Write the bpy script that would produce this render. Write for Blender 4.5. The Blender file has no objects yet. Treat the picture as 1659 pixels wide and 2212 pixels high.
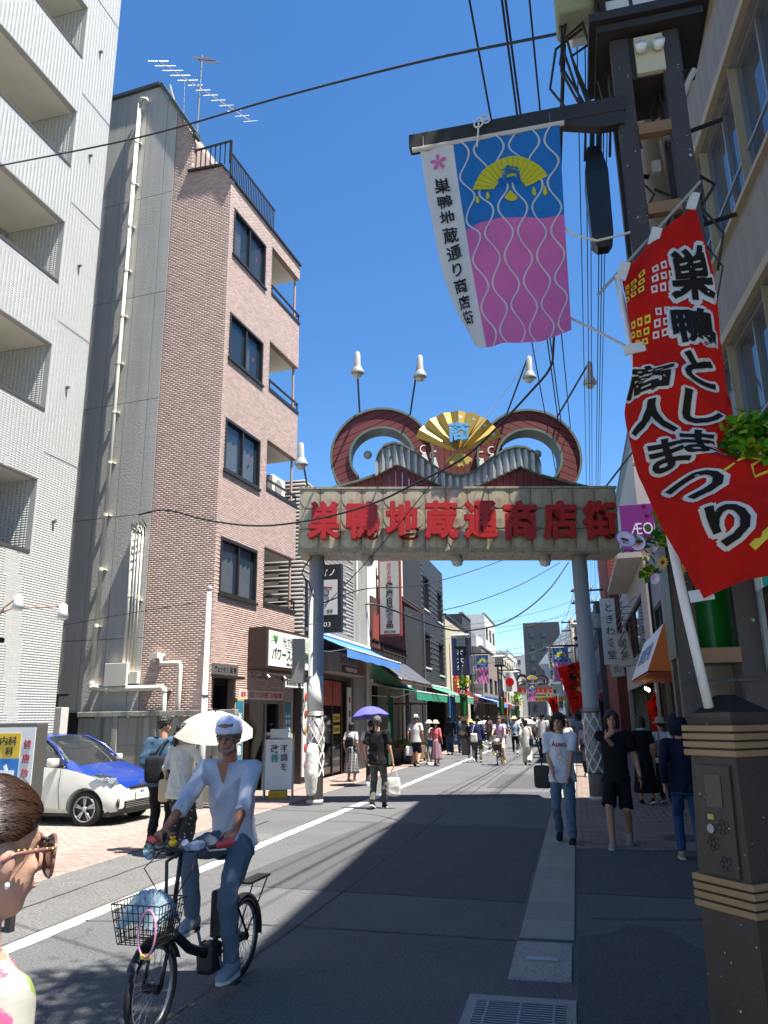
import bpy, bmesh, math, random
import numpy as np
from mathutils import Vector, Matrix
random.seed(7); RNG = np.random.default_rng(7)
PI = math.pi; R_ = math.radians
SC = bpy.context.scene; COL = SC.collection
# ---------------------------------------------------------------- camera
IMW, IMH, FPX, HC = 1659.0, 2212.0, 1662.0, 1.72
_roll, _pitch = R_(0.836), R_(14.95)
_up = np.array([-math.sin(_roll)*math.cos(_pitch), -math.cos(_roll)*math.cos(_pitch), math.sin(_pitch)])
_f = np.array([1245-IMW/2, 1543-IMH/2, FPX]); _f /= np.linalg.norm(_f)
_f = _f-_up*_f.dot(_up); _f /= np.linalg.norm(_f)
RW = np.array([np.cross(_f, _up), _f, _up])
cam = bpy.data.cameras.new('camera'); camo = bpy.data.objects.new('camera', cam); COL.objects.link(camo)
cam.sensor_fit = 'HORIZONTAL'; cam.sensor_width = 36.0; cam.lens = 36.0*FPX/IMW; cam.clip_end = 3000; cam.clip_start = .05
_m = Matrix.Identity(4)
for i in range(3):
    _m[i][0] = RW[i, 0]; _m[i][1] = -RW[i, 1]; _m[i][2] = -RW[i, 2]
_m[2][3] = HC
camo.matrix_world = _m; SC.camera = camo
def at(x, y, Y):
    d = RW @ np.array([x-IMW/2, y-IMH/2, FPX]); return Vector((d[0]*Y/d[1], Y, HC+d[2]*Y/d[1]))
# ---------------------------------------------------------------- sky, sun, exposure
SUN_EL, SUN_AZ = R_(68.5), R_(14)          # azimuth measured from +X towards -Y
sd = Vector((math.cos(SUN_EL)*math.cos(SUN_AZ), -math.cos(SUN_EL)*math.sin(SUN_AZ), math.sin(SUN_EL)))
w = bpy.data.worlds.new('World'); SC.world = w; w.use_nodes = True
nt = w.node_tree; sky = nt.nodes.new('ShaderNodeTexSky'); sky.sky_type = 'NISHITA'; sky.sun_disc = False
sky.sun_elevation = SUN_EL; sky.sun_rotation = math.atan2(sd.x, sd.y)
sky.air_density = 1.0; sky.dust_density = 0.0; sky.ozone_density = 5.0; sky.altitude = 500
_hs = nt.nodes.new('ShaderNodeHueSaturation'); _hs.inputs['Saturation'].default_value = 1.18; nt.links.new(sky.outputs[0], _hs.inputs['Color']); nt.links.new(_hs.outputs[0], nt.nodes['Background'].inputs[0]); nt.nodes['Background'].inputs[1].default_value = 0.076
sl = bpy.data.lights.new('sun', 'SUN'); sl.energy = 5.0; sl.angle = R_(0.53); sl.color = (1, .955, .88)
so = bpy.data.objects.new('sun', sl); COL.objects.link(so); so.rotation_euler = (-sd).to_track_quat('-Z', 'Y').to_euler(); so.location = (20, -8, 40)
SC.view_settings.view_transform = 'Standard'; SC.view_settings.look = 'None'; SC.view_settings.exposure = 1.58; SC.view_settings.gamma = 1.0
SC.view_settings.use_curve_mapping = False
SC.render.engine = 'CYCLES'; SC.cycles.max_bounces = 6; SC.cycles.diffuse_bounces = 3; SC.cycles.glossy_bounces = 3; SC.cycles.transparent_max_bounces = 6
SC.cycles.use_denoising = True
# ---------------------------------------------------------------- materials
def lin(h):
    h = h.lstrip('#'); o = []
    for i in (0, 2, 4):
        c = int(h[i:i+2], 16)/255; o.append(c/12.92 if c <= .04045 else ((c+.055)/1.055)**2.4)
    return tuple(o)
MATS = {}
def mat(name, col, rough=.65, metal=0., var=.12, scale=5., bump=0., bscale=40., rnd=0., attr=False, emit=0., grime=0., alpha=1., spec=.5, coat=0., trans=0., stretch=(1, 1, 1)):
    if name in MATS: return MATS[name]
    if isinstance(col, str): col = lin(col)
    m = bpy.data.materials.new(name); m.use_nodes = True; t = m.node_tree; N = t.nodes; L = t.links
    b = N['Principled BSDF']; b.inputs['Roughness'].default_value = rough; b.inputs['Metallic'].default_value = metal
    b.inputs['Specular IOR Level'].default_value = spec
    if coat: b.inputs['Coat Weight'].default_value = coat; b.inputs['Coat Roughness'].default_value = .06
    if trans: b.inputs['Transmission Weight'].default_value = trans
    if alpha < 1: b.inputs['Alpha'].default_value = alpha
    tc = N.new('ShaderNodeTexCoord'); mp = N.new('ShaderNodeMapping'); mp.inputs['Scale'].default_value = stretch
    L.new(tc.outputs['Object'], mp.inputs[0])
    out = None
    base = N.new('ShaderNodeRGB'); base.outputs[0].default_value = (*col, 1); out = base.outputs[0]
    def mul(fac_sock, lo, hi, prev):
        mr = N.new('ShaderNodeMapRange'); mr.inputs[3].default_value = lo; mr.inputs[4].default_value = hi; L.new(fac_sock, mr.inputs[0])
        v = N.new('ShaderNodeVectorMath'); v.operation = 'SCALE'; L.new(prev, v.inputs[0]); L.new(mr.outputs[0], v.inputs['Scale']); return v.outputs[0]
    if var:
        n = N.new('ShaderNodeTexNoise'); n.inputs['Scale'].default_value = scale; n.inputs['Detail'].default_value = 5; n.inputs['Roughness'].default_value = .65
        L.new(mp.outputs[0], n.inputs['Vector']); out = mul(n.outputs[0], 1-var*2, 1+var*2, out)
    if rnd:
        oi = N.new('ShaderNodeObjectInfo'); out = mul(oi.outputs['Random'], 1-rnd, 1+rnd, out)
    if attr:
        at = N.new('ShaderNodeAttribute'); at.attribute_name = 'tone'; out = mul(at.outputs['Fac'], 1-attr, 1+attr, out)
    if grime:
        mp2 = N.new('ShaderNodeMapping'); mp2.inputs['Scale'].default_value = (7, 7, .35); L.new(tc.outputs['Object'], mp2.inputs[0])
        n2 = N.new('ShaderNodeTexNoise'); n2.inputs['Scale'].default_value = 1.0; n2.inputs['Detail'].default_value = 4; L.new(mp2.outputs[0], n2.inputs['Vector'])
        mr = N.new('ShaderNodeMapRange'); mr.inputs[1].default_value = .42; mr.inputs[2].default_value = .72; mr.inputs[3].default_value = 1; mr.inputs[4].default_value = 1-grime
        L.new(n2.outputs[0], mr.inputs[0]); v = N.new('ShaderNodeVectorMath'); v.operation = 'SCALE'; L.new(out, v.inputs[0]); L.new(mr.outputs[0], v.inputs['Scale']); out = v.outputs[0]
    L.new(out, b.inputs['Base Color'])
    if emit: L.new(out, b.inputs['Emission Color']); b.inputs['Emission Strength'].default_value = emit
    if bump:
        n3 = N.new('ShaderNodeTexNoise'); n3.inputs['Scale'].default_value = bscale; n3.inputs['Detail'].default_value = 4; L.new(mp.outputs[0], n3.inputs['Vector'])
        bp = N.new('ShaderNodeBump'); bp.inputs['Strength'].default_value = bump; bp.inputs['Distance'].default_value = .02; L.new(n3.outputs[0], bp.inputs['Height']); L.new(bp.outputs[0], b.inputs['Normal'])
    MATS[name] = m; return m
def cloth(hexcol, key=None, rough=.9): return mat('cloth_'+(key or hexcol.strip('#')), hexcol, rough, 0, .07, 9, .25, 14, spec=.2)
def tcloth(hexcol, key, tr=.35):
    m = cloth(hexcol, key)
    if 'tl' not in m:
        m['tl'] = 1; t = m.node_tree; b = t.nodes['Principled BSDF']; o = t.nodes['Material Output']; tl = t.nodes.new('ShaderNodeBsdfTranslucent'); mx = t.nodes.new('ShaderNodeMixShader'); mx.inputs[0].default_value = tr
        t.links.new(b.inputs['Base Color'].links[0].from_socket, tl.inputs[0]); t.links.new(b.outputs[0], mx.inputs[1]); t.links.new(tl.outputs[0], mx.inputs[2]); t.links.new(mx.outputs[0], o.inputs['Surface'])
    return m
def paint(hexcol, rough=.45, metal=0., var=.06): return mat('paint_%s_%d_%d' % (hexcol.strip('#'), rough*100, metal*100), hexcol, rough, metal, var, 3.)
GLASS = mat('window_glass', '#1b242b', .04, 0, .1, .6, spec=.9)
GLASS_D = mat('dark_glass', '#0c0f12', .06, 0, .1, .6, spec=.6)
# ---------------------------------------------------------------- mesh helpers
PEND = []          # objects are linked to the scene together at the end
def LINK(o): PEND.append(o)
class MB:
    def __init__(s): s.v = []; s.f = []
    def add(s, vs, fs, M=None):
        o = len(s.v)
        s.v += [tuple(M @ Vector(p)) for p in vs] if M is not None else [tuple(p) for p in vs]
        s.f += [tuple(i+o for i in f) for f in fs]; return s
    def box(s, x0, x1, y0, y1, z0, z1, M=None, c=0.):
        if not c:
            vs = [(x, y, z) for x in (x0, x1) for y in (y0, y1) for z in (z0, z1)]
            return s.add(vs, [(0, 1, 3, 2), (4, 6, 7, 5), (0, 4, 5, 1), (2, 3, 7, 6), (0, 2, 6, 4), (1, 5, 7, 3)], M)
        b = bmesh.new(); bmesh.ops.create_cube(b, size=1)
        for v in b.verts: v.co = ((x0+x1)/2+v.co.x*(x1-x0), (y0+y1)/2+v.co.y*(y1-y0), (z0+z1)/2+v.co.z*(z1-z0))
        bmesh.ops.bevel(b, geom=b.edges[:], offset=c, segments=2, affect='EDGES', profile=.5); b.verts.index_update()
        s.add([v.co[:] for v in b.verts], [[v.index for v in f.verts] for f in b.faces], M); b.free(); return s
    def loft(s, rings, cap=True, closed=True, M=None):
        n = len(rings[0]); vs = [p for r in rings for p in r]; fs = []
        for i in range(len(rings)-1):
            for j in range(n if closed else n-1):
                a, b = i*n+j, i*n+(j+1) % n; fs.append((a, b, b+n, a+n))
        if cap and closed: fs.append(tuple(range(n))[::-1]); fs.append(tuple((len(rings)-1)*n+j for j in range(n)))
        return s.add(vs, fs, M)
    def cyl(s, p0, p1, r0, r1=None, n=10, M=None, cap=True):
        return s.tube([p0, p1], [r0, r0 if r1 is None else r1], n, M, cap)
    def tube(s, pts, r, n=8, M=None, cap=True, sq=None, up=None):
        pts = [Vector(p) for p in pts]; rs = r if isinstance(r, (list, tuple)) else [r]*len(pts); rings = []
        d0 = (pts[1]-pts[0]).normalized(); a = Vector((0, 0, 1)) if abs(d0.z) < .9 else Vector((1, 0, 0))
        if up is not None: a = Vector(up)
        u = (a-d0*a.dot(d0)).normalized()
        for i, p in enumerate(pts):
            d = (pts[min(i+1, len(pts)-1)]-pts[max(i-1, 0)]).normalized()
            u = (u-d*u.dot(d)).normalized(); v = d.cross(u); k = sq if sq else 1.
            rings.append([p+u*(rs[i]*math.cos(2*PI*j/n+PI/n))+v*(rs[i]*k*math.sin(2*PI*j/n+PI/n)) for j in range(n)])
        return s.loft(rings, cap, True, M)
    def cap_tube(s, p0, p1, r0, r1, n=10, sq=1., up=None):
        p0 = Vector(p0); p1 = Vector(p1); d = (p1-p0); L = d.length; d = d/L if L > 1e-6 else Vector((0, 0, 1)); P = []; Rr = []
        for a in (-.98, -.8, -.45, 0): P.append(p0+d*(a*r0)); Rr.append(r0*math.sqrt(max(1-a*a, .01)))
        for a in (0, .45, .8, .98): P.append(p1+d*(a*r1)); Rr.append(r1*math.sqrt(max(1-a*a, .01)))
        return s.tube(P, Rr, n, sq=sq, up=up)
    def ell(s, c, r, n=14, m=9, M=None):
        rings = [[(c[0]+r[0]*math.sin(PI*(i/m))*math.cos(2*PI*j/n), c[1]+r[1]*math.sin(PI*(i/m))*math.sin(2*PI*j/n), c[2]+r[2]*math.cos(PI*(i/m))) for j in range(n)] for i in range(1, m)]
        rings = [[(c[0], c[1], c[2]+r[2]*.999)]*n]+rings+[[(c[0], c[1], c[2]-r[2]*.999)]*n]
        rings[0] = [(c[0]+r[0]*.05*math.cos(2*PI*j/n), c[1]+r[1]*.05*math.sin(2*PI*j/n), c[2]+r[2]) for j in range(n)]
        rings[-1] = [(c[0]+r[0]*.05*math.cos(2*PI*j/n), c[1]+r[1]*.05*math.sin(2*PI*j/n), c[2]-r[2]) for j in range(n)]
        return s.loft(rings[::-1], True, True, M)
    def prism(s, poly, y0, y1, M=None):     # poly in (x,z), extruded along y
        n = len(poly); vs = [(p[0], y0, p[1]) for p in poly]+[(p[0], y1, p[1]) for p in poly]
        return s.add(vs, [tuple(range(n))[::-1], tuple(range(n, 2*n))]+[(i, (i+1) % n, (i+1) % n+n, i+n) for i in range(n)], M)
    def lathe(s, prof, n=20, c=(0, 0, 0), M=None, cap=True):
        rings = [[(c[0]+r*math.cos(2*PI*j/n), c[1]+r*math.sin(2*PI*j/n), c[2]+z) for j in range(n)] for r, z in prof]
        return s.loft(rings, cap, True, M)
    def torus(s, c, R0, r, ax=(0, 1, 0), n=32, k=8, a0=0, a1=2*PI):
        ax = Vector(ax).normalized(); u = ax.orthogonal().normalized(); v = ax.cross(u); c = Vector(c); full = abs(a1-a0-2*PI) < 1e-4; rings = []
        for i in range(n if full else n+1):
            a = a0+(a1-a0)*i/n; d = u*math.cos(a)+v*math.sin(a)
            rings.append([c+d*(R0+r*math.cos(2*PI*j/k))+ax*(r*math.sin(2*PI*j/k)) for j in range(k)])
        if full: rings.append(rings[0])
        return s.loft(rings, not full)
    def mesh(s, name='m', smooth=False):
        me = bpy.data.meshes.new(name); me.from_pydata(s.v, [], s.f); me.update()
        bm = bmesh.new(); bm.from_mesh(me); bmesh.ops.recalc_face_normals(bm, faces=bm.faces[:]); bm.to_mesh(me); bm.free()
        if smooth: me.polygons.foreach_set('use_smooth', [True]*len(me.polygons))
        return me
    def build(s, name, m, parent=None, smooth=False, **kw): return ob(name, s.mesh(name, smooth), m, parent, **kw)
def ob(name, me, m=None, parent=None, loc=None, rot=None, label=None, kind=None):
    o = bpy.data.objects.new(name, me); LINK(o)
    if m is not None and me is not None and len(me.materials) == 0:
        for q in (m if isinstance(m, (list, tuple)) else [m]): me.materials.append(q)
    if parent is not None: o.parent = parent
    if loc is not None: o.location = loc
    if rot is not None: o.rotation_euler = rot
    if label: o['label'] = label
    if kind: o['kind'] = kind
    return o
def thing(name, label, cat, loc=(0, 0, 0), rz=0., group=None, me=None, m=None):
    o = ob(name, me, m); o.location = loc; o.rotation_euler = (0, 0, rz); o['label'] = label; o['category'] = cat
    if group: o['group'] = group
    if me is None: o.empty_display_size = .1
    return o
def struct(name, mb, m, label=None): 
    o = mb.build(name, m); o['kind'] = 'structure'
    if label: o['label'] = label
    return o
def copy_tree(o, parent=None):
    c = o.copy(); LINK(c); c.parent = parent
    for ch in [q for q in PEND if q.parent == o]: copy_tree(ch, c)
    return c
def remesh(mb, vox, it=4, fac=.5):
    me = mb.mesh('r'); o = bpy.data.objects.new('r', me); COL.objects.link(o)
    r = o.modifiers.new('r', 'REMESH'); r.mode = 'VOXEL'; r.voxel_size = vox; r.use_smooth_shade = True
    if it: q = o.modifiers.new('s', 'SMOOTH'); q.factor = fac; q.iterations = it
    dg = bpy.context.evaluated_depsgraph_get(); out = bpy.data.meshes.new_from_object(o.evaluated_get(dg))
    bpy.data.objects.remove(o); bpy.data.meshes.remove(me); return out
def smooth_shade(me): me.polygons.foreach_set('use_smooth', [True]*len(me.polygons)); return me
_gl = {}
def glyphs(s, weight=0., ext=.01, res=3):
    k = (s, weight, ext)
    if k not in _gl:
        c = bpy.data.curves.new('t', 'FONT'); c.body = s; c.size = 1; c.extrude = ext; c.offset = weight; c.resolution_u = res
        o = bpy.data.objects.new('t', c); COL.objects.link(o)
        dg = bpy.context.evaluated_depsgraph_get(); me = bpy.data.meshes.new_from_object(o.evaluated_get(dg)); bpy.data.objects.remove(o)
        v = np.empty(len(me.vertices)*3); me.vertices.foreach_get('co', v); v = v.reshape(-1, 3); _gl[k] = (v, [tuple(p.vertices) for p in me.polygons])
    return _gl[k]
def text(parent, s, m, O, U, V, w=None, h=None, size=None, weight=0., ext=.006, vertical=False, gap=1.08, name='lettering', bend=None, fit=False):
    """lettering centred on O, running along U with up V; fitted in a w x h box."""
    U = np.array(U, float); V = np.array(V, float); O = np.array(O, float); Nn = np.cross(U, V); mb = MB()
    if vertical:
        n = len(s); cell = (h/(n-1+.92/1) if n > 1 else h) if h else size*gap; sz = size or min(cell/gap if not w else w, cell*.98); top = (n-1)*cell/2
        for i, ch in enumerate(s):
            if ch == ' ': continue
            v, f = glyphs(ch, weight, ext/sz); q = v.copy(); c = (q[:, :2].min(0)+q[:, :2].max(0))/2 if fit else np.array([.5, .38])
            if ch in 'ー～': q = np.stack([.5-(q[:, 1]-.38), .38+(q[:, 0]-.5), q[:, 2]], 1)
            q[:, :2] -= c; q *= sz; q[:, 1] += top-i*cell
            mb.add((O+q[:, :1]*U+q[:, 1:2]*V+q[:, 2:3]*Nn).tolist() if bend is None else bend(q), f)
    else:
        v, f = glyphs(s, weight, ext/(size or h or .1)); q = v.copy(); lo, hi = q[:, :2].min(0), q[:, :2].max(0); q[:, :2] -= (lo+hi)/2
        sx = w/(hi[0]-lo[0]) if w else (size or h/(hi[1]-lo[1])); sy = h/(hi[1]-lo[1]) if h else sx
        q[:, 0] *= sx; q[:, 1] *= sy; q[:, 2] *= sy
        mb.add((O+q[:, :1]*U+q[:, 1:2]*V+q[:, 2:3]*Nn).tolist() if bend is None else bend(q), f)
    me = bpy.data.meshes.new(name); me.from_pydata(mb.v, [], mb.f); me.update()
    return ob(name, me, m, parent)
def tiles(parent, O, U, V, w, h, tw, th, gap, dep, holes, mats, bond=0., single=300, name='tile', jit=0., clipfn=None):
    """real tiles on the rectangle O + a U + b V; the nearest `single` are objects, the rest one mesh."""
    O = np.array(O, float); U = np.array(U, float); V = np.array(V, float); Nn = np.cross(U, V); rs = []
    nv = int(h/(th+gap))+1
    for j in range(nv):
        v0 = j*(th+gap); v1 = min(v0+th, h)
        if v1-v0 < .008: continue
        off = -(j % 2)*bond*(tw+gap)
        for i in range(int(w/(tw+gap))+2):
            u0 = i*(tw+gap)+off; u1 = u0+tw; u0 = max(u0, 0); u1 = min(u1, w)
            if u1-u0 > .012: rs.append((u0, u1, v0, v1))
    A = np.array(rs)
    for (a0, a1, b0, b1) in holes:
        ou = np.minimum(A[:, 1], a1)-np.maximum(A[:, 0], a0); ov = np.minimum(A[:, 3], b1)-np.maximum(A[:, 2], b0); hit = (ou > .002) & (ov > .002)
        cu = (A[:, 0]+A[:, 1])/2; cv = (A[:, 2]+A[:, 3])/2; inu = (cu > a0) & (cu < a1); inv = (cv > b0) & (cv < b1); kill = hit & inu & inv
        p = hit & ~kill & inv; A[p & (cu <= a0), 1] = a0; A[p & (cu >= a1), 0] = a1
        p = hit & ~kill & inu; A[p & (cv <= b0), 3] = b0; A[p & (cv >= b1), 2] = b1
        A = A[~kill]
    A = A[(A[:, 1]-A[:, 0] > .012) & (A[:, 3]-A[:, 2] > .008)]
    C = O+np.outer((A[:, 0]+A[:, 1])/2, U)+np.outer((A[:, 2]+A[:, 3])/2, V)
    if clipfn is not None: k = clipfn(C); A = A[k]; C = C[k]
    full = (np.abs(A[:, 1]-A[:, 0]-tw) < 1e-4) & (np.abs(A[:, 3]-A[:, 2]-th) < 1e-4)
    if single:
        M = np.array(parent.matrix_basis); Wc = C @ M[:3, :3].T+M[:3, 3]; rel = Wc-np.array([0, 0, HC]); cc = rel @ RW
        px = IMW/2+FPX*cc[:, 0]/cc[:, 2]; py = IMH/2+FPX*cc[:, 1]/cc[:, 2]
        vis = (cc[:, 2] > .3) & (px > 10) & (px < IMW-10) & (py > 10) & (py < IMH-10) & full
        d = np.where(vis, np.linalg.norm(rel, axis=1), 1e9); idx = np.argsort(d)[:single]; idx = idx[d[idx] < 1e8]
    else: idx = np.array([], int)
    pick = np.zeros(len(A), bool); pick[idx] = True
    ch = min(.004, dep*.5, th*.12)
    def geo(B, J):
        n = len(B); vs = np.zeros((n, 8, 3))
        for k, (a, b, q) in enumerate(((0, 2, 0), (1, 2, 0), (1, 3, 0), (0, 3, 0), (0, 2, 1), (1, 2, 1), (1, 3, 1), (0, 3, 1))):
            uu = B[:, a]+(ch if a == 0 else -ch)*q; vv = B[:, b]+(ch if b == 2 else -ch)*q
            vs[:, k] = np.outer(uu, U)+np.outer(vv, V)+np.outer((dep+J)*q, Nn)
        return vs
    FQ = np.array([(4, 5, 6, 7), (0, 1, 5, 4), (1, 2, 6, 5), (2, 3, 7, 6), (3, 0, 4, 7)])
    if len(idx):
        g = geo(np.array([[-tw/2, tw/2, -th/2, th/2]]), np.zeros(1))[0]; me = bpy.data.meshes.new(name); me.from_pydata(g.tolist(), [], FQ.tolist()); me.materials.append(mats[0])
        for i in idx:
            o = bpy.data.objects.new(name, me); LINK(o); o.parent = parent; o.location = C[i]+Nn*(RNG.uniform(-jit, jit) if jit else 0)
    B = A[~pick]; n = len(B)
    if n:
        vs = geo(B, RNG.uniform(-jit, jit, n))+O; me = bpy.data.meshes.new(name+'s'); me.vertices.add(n*8); me.vertices.foreach_set('co', vs.ravel())
        fq = (FQ[None]+(np.arange(n)*8)[:, None, None]).reshape(-1); me.loops.add(len(fq)); me.loops.foreach_set('vertex_index', fq.astype(np.int32))
        me.polygons.add(n*5); me.polygons.foreach_set('loop_start', np.arange(n*5, dtype=np.int32)*4)
        at = me.attributes.new('tone', 'FLOAT', 'FACE'); at.data.foreach_set('value', np.repeat(RNG.random(n), 5)); me.update(calc_edges=True); me.validate(); me.materials.append(mats[1])
        o = ob(name+'s', me, None, parent); o['kind'] = 'stuff'
def wall_with_holes(parent, name, O, U, V, w, h, holes, m, thick=.1, reveal=.12):
    """flat wall split round openings, with reveals; holes (u0,u1,v0,v1)."""
    O = np.array(O, float); U = np.array(U, float); V = np.array(V, float); Nn = np.cross(U, V); mb = MB()
    us = sorted(set([0, w]+[x for q in holes for x in q[:2]])); vs = sorted(set([0, h]+[x for q in holes for x in q[2:]]))
    M = Matrix(((U[0], V[0], Nn[0], O[0]), (U[1], V[1], Nn[1], O[1]), (U[2], V[2], Nn[2], O[2]), (0, 0, 0, 1)))
    for a, b in zip(us, us[1:]):
        run = None
        for c, d in zip(vs, vs[1:]):
            inside = any(q[0] <= (a+b)/2 <= q[1] and q[2] <= (c+d)/2 <= q[3] for q in holes)
            if inside:
                if run: mb.box(a, b, run[0], run[1], -thick, 0, M); run = None
            else: run = (run[0], d) if run else (c, d)
        if run: mb.box(a, b, run[0], run[1], -thick, 0, M)
    return mb.build(name, m, parent)
def frame_mat(O, U, V):
    U = np.array(U, float); V = np.array(V, float); Nn = np.cross(U, V)
    return Matrix(((U[0], V[0], Nn[0], O[0]), (U[1], V[1], Nn[1], O[1]), (U[2], V[2], Nn[2], O[2]), (0, 0, 0, 1)))
def window(parent, O, U, V, w, h, fm, gm, fw=.05, dep=.06, cols=2, rows=1, name='window', inner=None):
    """framed window: frame mesh > panes"""
    M = frame_mat(O, U, V); mb = MB(); mb.box(0, w, 0, fw, -dep, dep*.4, M); mb.box(0, w, h-fw, h, -dep, dep*.4, M); mb.box(0, fw, fw, h-fw, -dep, dep*.4, M); mb.box(w-fw, w, fw, h-fw, -dep, dep*.4, M)
    for i in range(1, cols): x = w*i/cols; mb.box(x-fw*.5, x+fw*.5, fw, h-fw, -dep*.8, dep*.2, M)
    for j in range(1, rows): y = h*j/rows; mb.box(fw, w-fw, y-fw*.4, y+fw*.4, -dep*.7, dep*.1, M)
    f = mb.build(name, fm, parent)
    for i in range(cols):
        for j in range(rows):
            x0 = fw if i == 0 else w*i/cols+fw*.5; x1 = w-fw if i == cols-1 else w*(i+1)/cols-fw*.5; y0 = fw if j == 0 else h*j/rows+fw*.4; y1 = h-fw if j == rows-1 else h*(j+1)/rows-fw*.4
            MB().box(x0, x1, y0, y1, -dep*.55-.008*(i % 2), -dep*.45-.008*(i % 2), M).build('pane', gm, f)
    return f
# ================================================================ ground
def road_mat():
    m = mat('asphalt', '#565657', .9, 0, .19, .7, .5, 160); return m
ASPH = road_mat()
_t = ASPH.node_tree; _b = _t.nodes['Principled BSDF']; _src = _b.inputs['Base Color'].links[0].from_socket     # aggregate speckle on the asphalt
_tc = _t.nodes.new('ShaderNodeTexCoord'); _n = _t.nodes.new('ShaderNodeTexNoise'); _n.inputs['Scale'].default_value = 55; _n.inputs['Detail'].default_value = 6; _t.links.new(_tc.outputs['Object'], _n.inputs['Vector'])
_mr = _t.nodes.new('ShaderNodeMapRange'); _mr.inputs[1].default_value = .3; _mr.inputs[2].default_value = .7; _mr.inputs[3].default_value = .55; _mr.inputs[4].default_value = 1.45; _t.links.new(_n.outputs[0], _mr.inputs[0])
_v = _t.nodes.new('ShaderNodeVectorMath'); _v.operation = 'SCALE'; _t.links.new(_src, _v.inputs[0]); _t.links.new(_mr.outputs[0], _v.inputs['Scale']); _t.links.new(_v.outputs[0], _b.inputs['Base Color'])
_vo = _t.nodes.new('ShaderNodeTexVoronoi'); _vo.feature = 'DISTANCE_TO_EDGE'; _vo.inputs['Scale'].default_value = .42; _nw = _t.nodes.new('ShaderNodeTexNoise'); _nw.inputs['Scale'].default_value = 2.2; _nw.inputs['Detail'].default_value = 5; _t.links.new(_tc.outputs['Object'], _nw.inputs['Vector'])
_av = _t.nodes.new('ShaderNodeVectorMath'); _av.operation = 'MULTIPLY_ADD'; _av.inputs[1].default_value = (.7, .7, .7); _t.links.new(_nw.outputs['Color'], _av.inputs[0]); _t.links.new(_tc.outputs['Object'], _av.inputs[2]); _t.links.new(_av.outputs[0], _vo.inputs['Vector'])
_mc = _t.nodes.new('ShaderNodeMapRange'); _mc.inputs[1].default_value = .002; _mc.inputs[2].default_value = .007; _mc.inputs[3].default_value = .7; _mc.inputs[4].default_value = 1; _t.links.new(_vo.outputs['Distance'], _mc.inputs[0])
_v2 = _t.nodes.new('ShaderNodeVectorMath'); _v2.operation = 'SCALE'; _t.links.new(_v.outputs[0], _v2.inputs[0]); _t.links.new(_mc.outputs[0], _v2.inputs['Scale']); _t.links.new(_v2.outputs[0], _b.inputs['Base Color'])
ASPH2 = mat('asphalt_patch', '#454547', .92, 0, .14, 2.0, .5, 140); ASPH3 = mat('asphalt_old', '#605f5e', .92, 0, .16, 1.6, .6, 120)
CONC = mat('concrete', '#8d8b86', .85, 0, .12, 2.2, .25, 50, grime=.15); CONC_D = mat('concrete_stained', '#77756f', .9, 0, .16, 1.6, .3, 30, grime=.5)
WHITE_LINE = mat('road_paint', '#b4b3ac', .75, 0, .2, 9, .2, 90)
def sheet(pts, z, t=.03): 
    n = len(pts); mb = MB(); mb.add([(x, y, z) for x, y in pts]+[(x, y, z-t) for x, y in pts], [tuple(range(n)), tuple(range(n, 2*n))[::-1]]+[(i, (i+1) % n, (i+1) % n+n, i+n) for i in range(n)]); return mb
struct('ground', sheet([(-400, -300), (400, -300), (400, 900), (-400, 900)], -.04, .2), mat('ground_grey', '#6d6b68', .95, 0, .1, .4))
struct('road', sheet([(-6.7, -12), (2.9, -12), (2.9, 170), (-6.7, 170)], 0), ASPH)
_jr = random.Random(4); _ys = [-8+52*i/420 for i in range(421)]
ln = struct('road_line', MB().loft([[(-4.56+_jr.uniform(-.008, .008), y, .0045), (-4.38+_jr.uniform(-.008, .008), y, .0045)] for y in _ys], False, False), WHITE_LINE, 'worn solid white line along the left road edge')
def speckle(m, sc=60):
    t = m.node_tree; b = t.nodes['Principled BSDF']; s0 = b.inputs['Base Color'].links[0].from_socket; tc = t.nodes.new('ShaderNodeTexCoord'); n = t.nodes.new('ShaderNodeTexNoise'); n.inputs['Scale'].default_value = sc; n.inputs['Detail'].default_value = 6; t.links.new(tc.outputs['Object'], n.inputs['Vector'])
    r = t.nodes.new('ShaderNodeMapRange'); r.inputs[1].default_value = .3; r.inputs[2].default_value = .7; r.inputs[3].default_value = .5; r.inputs[4].default_value = 1.5; t.links.new(n.outputs[0], r.inputs[0]); v = t.nodes.new('ShaderNodeVectorMath'); v.operation = 'SCALE'; t.links.new(s0, v.inputs[0]); t.links.new(r.outputs[0], v.inputs['Scale']); t.links.new(v.outputs[0], b.inputs['Base Color'])
speckle(ASPH2); speckle(ASPH3, 45); speckle(CONC, 90)
def patch(pts, z=.004, m=ASPH2): return struct('road_patch', sheet(pts, z, .003), m)
patch([(-3.9, 8.4), (-.62, 8.1), (-.62, 13.2), (-3.5, 13.5)]); patch([(-3.2, 17.9), (-.7, 17.8), (-.7, 19.1), (-3.2, 19.2)], .005); patch([(-2.3, 20.2), (-.8, 20.1), (-.8, 24.6), (-2.3, 24.8)], .005)
patch([(-6.2, 5.0), (-4.6, 5.0), (-4.6, 12.0), (-6.0, 12.4)], .004, ASPH3)
_rag = [(.05, 4.6), (.5, 4.72), (.62, 5.1), (.8, 5.6), (.72, 6.1), (.86, 6.6), (.6, 7.3), (.3, 7.5), (.2, 7.2), (-.12, 7.0), (-.12, 4.6)]
SEAM = mat('tar_seam', '#2f2f30', .7, 0, .15, 6)
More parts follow.
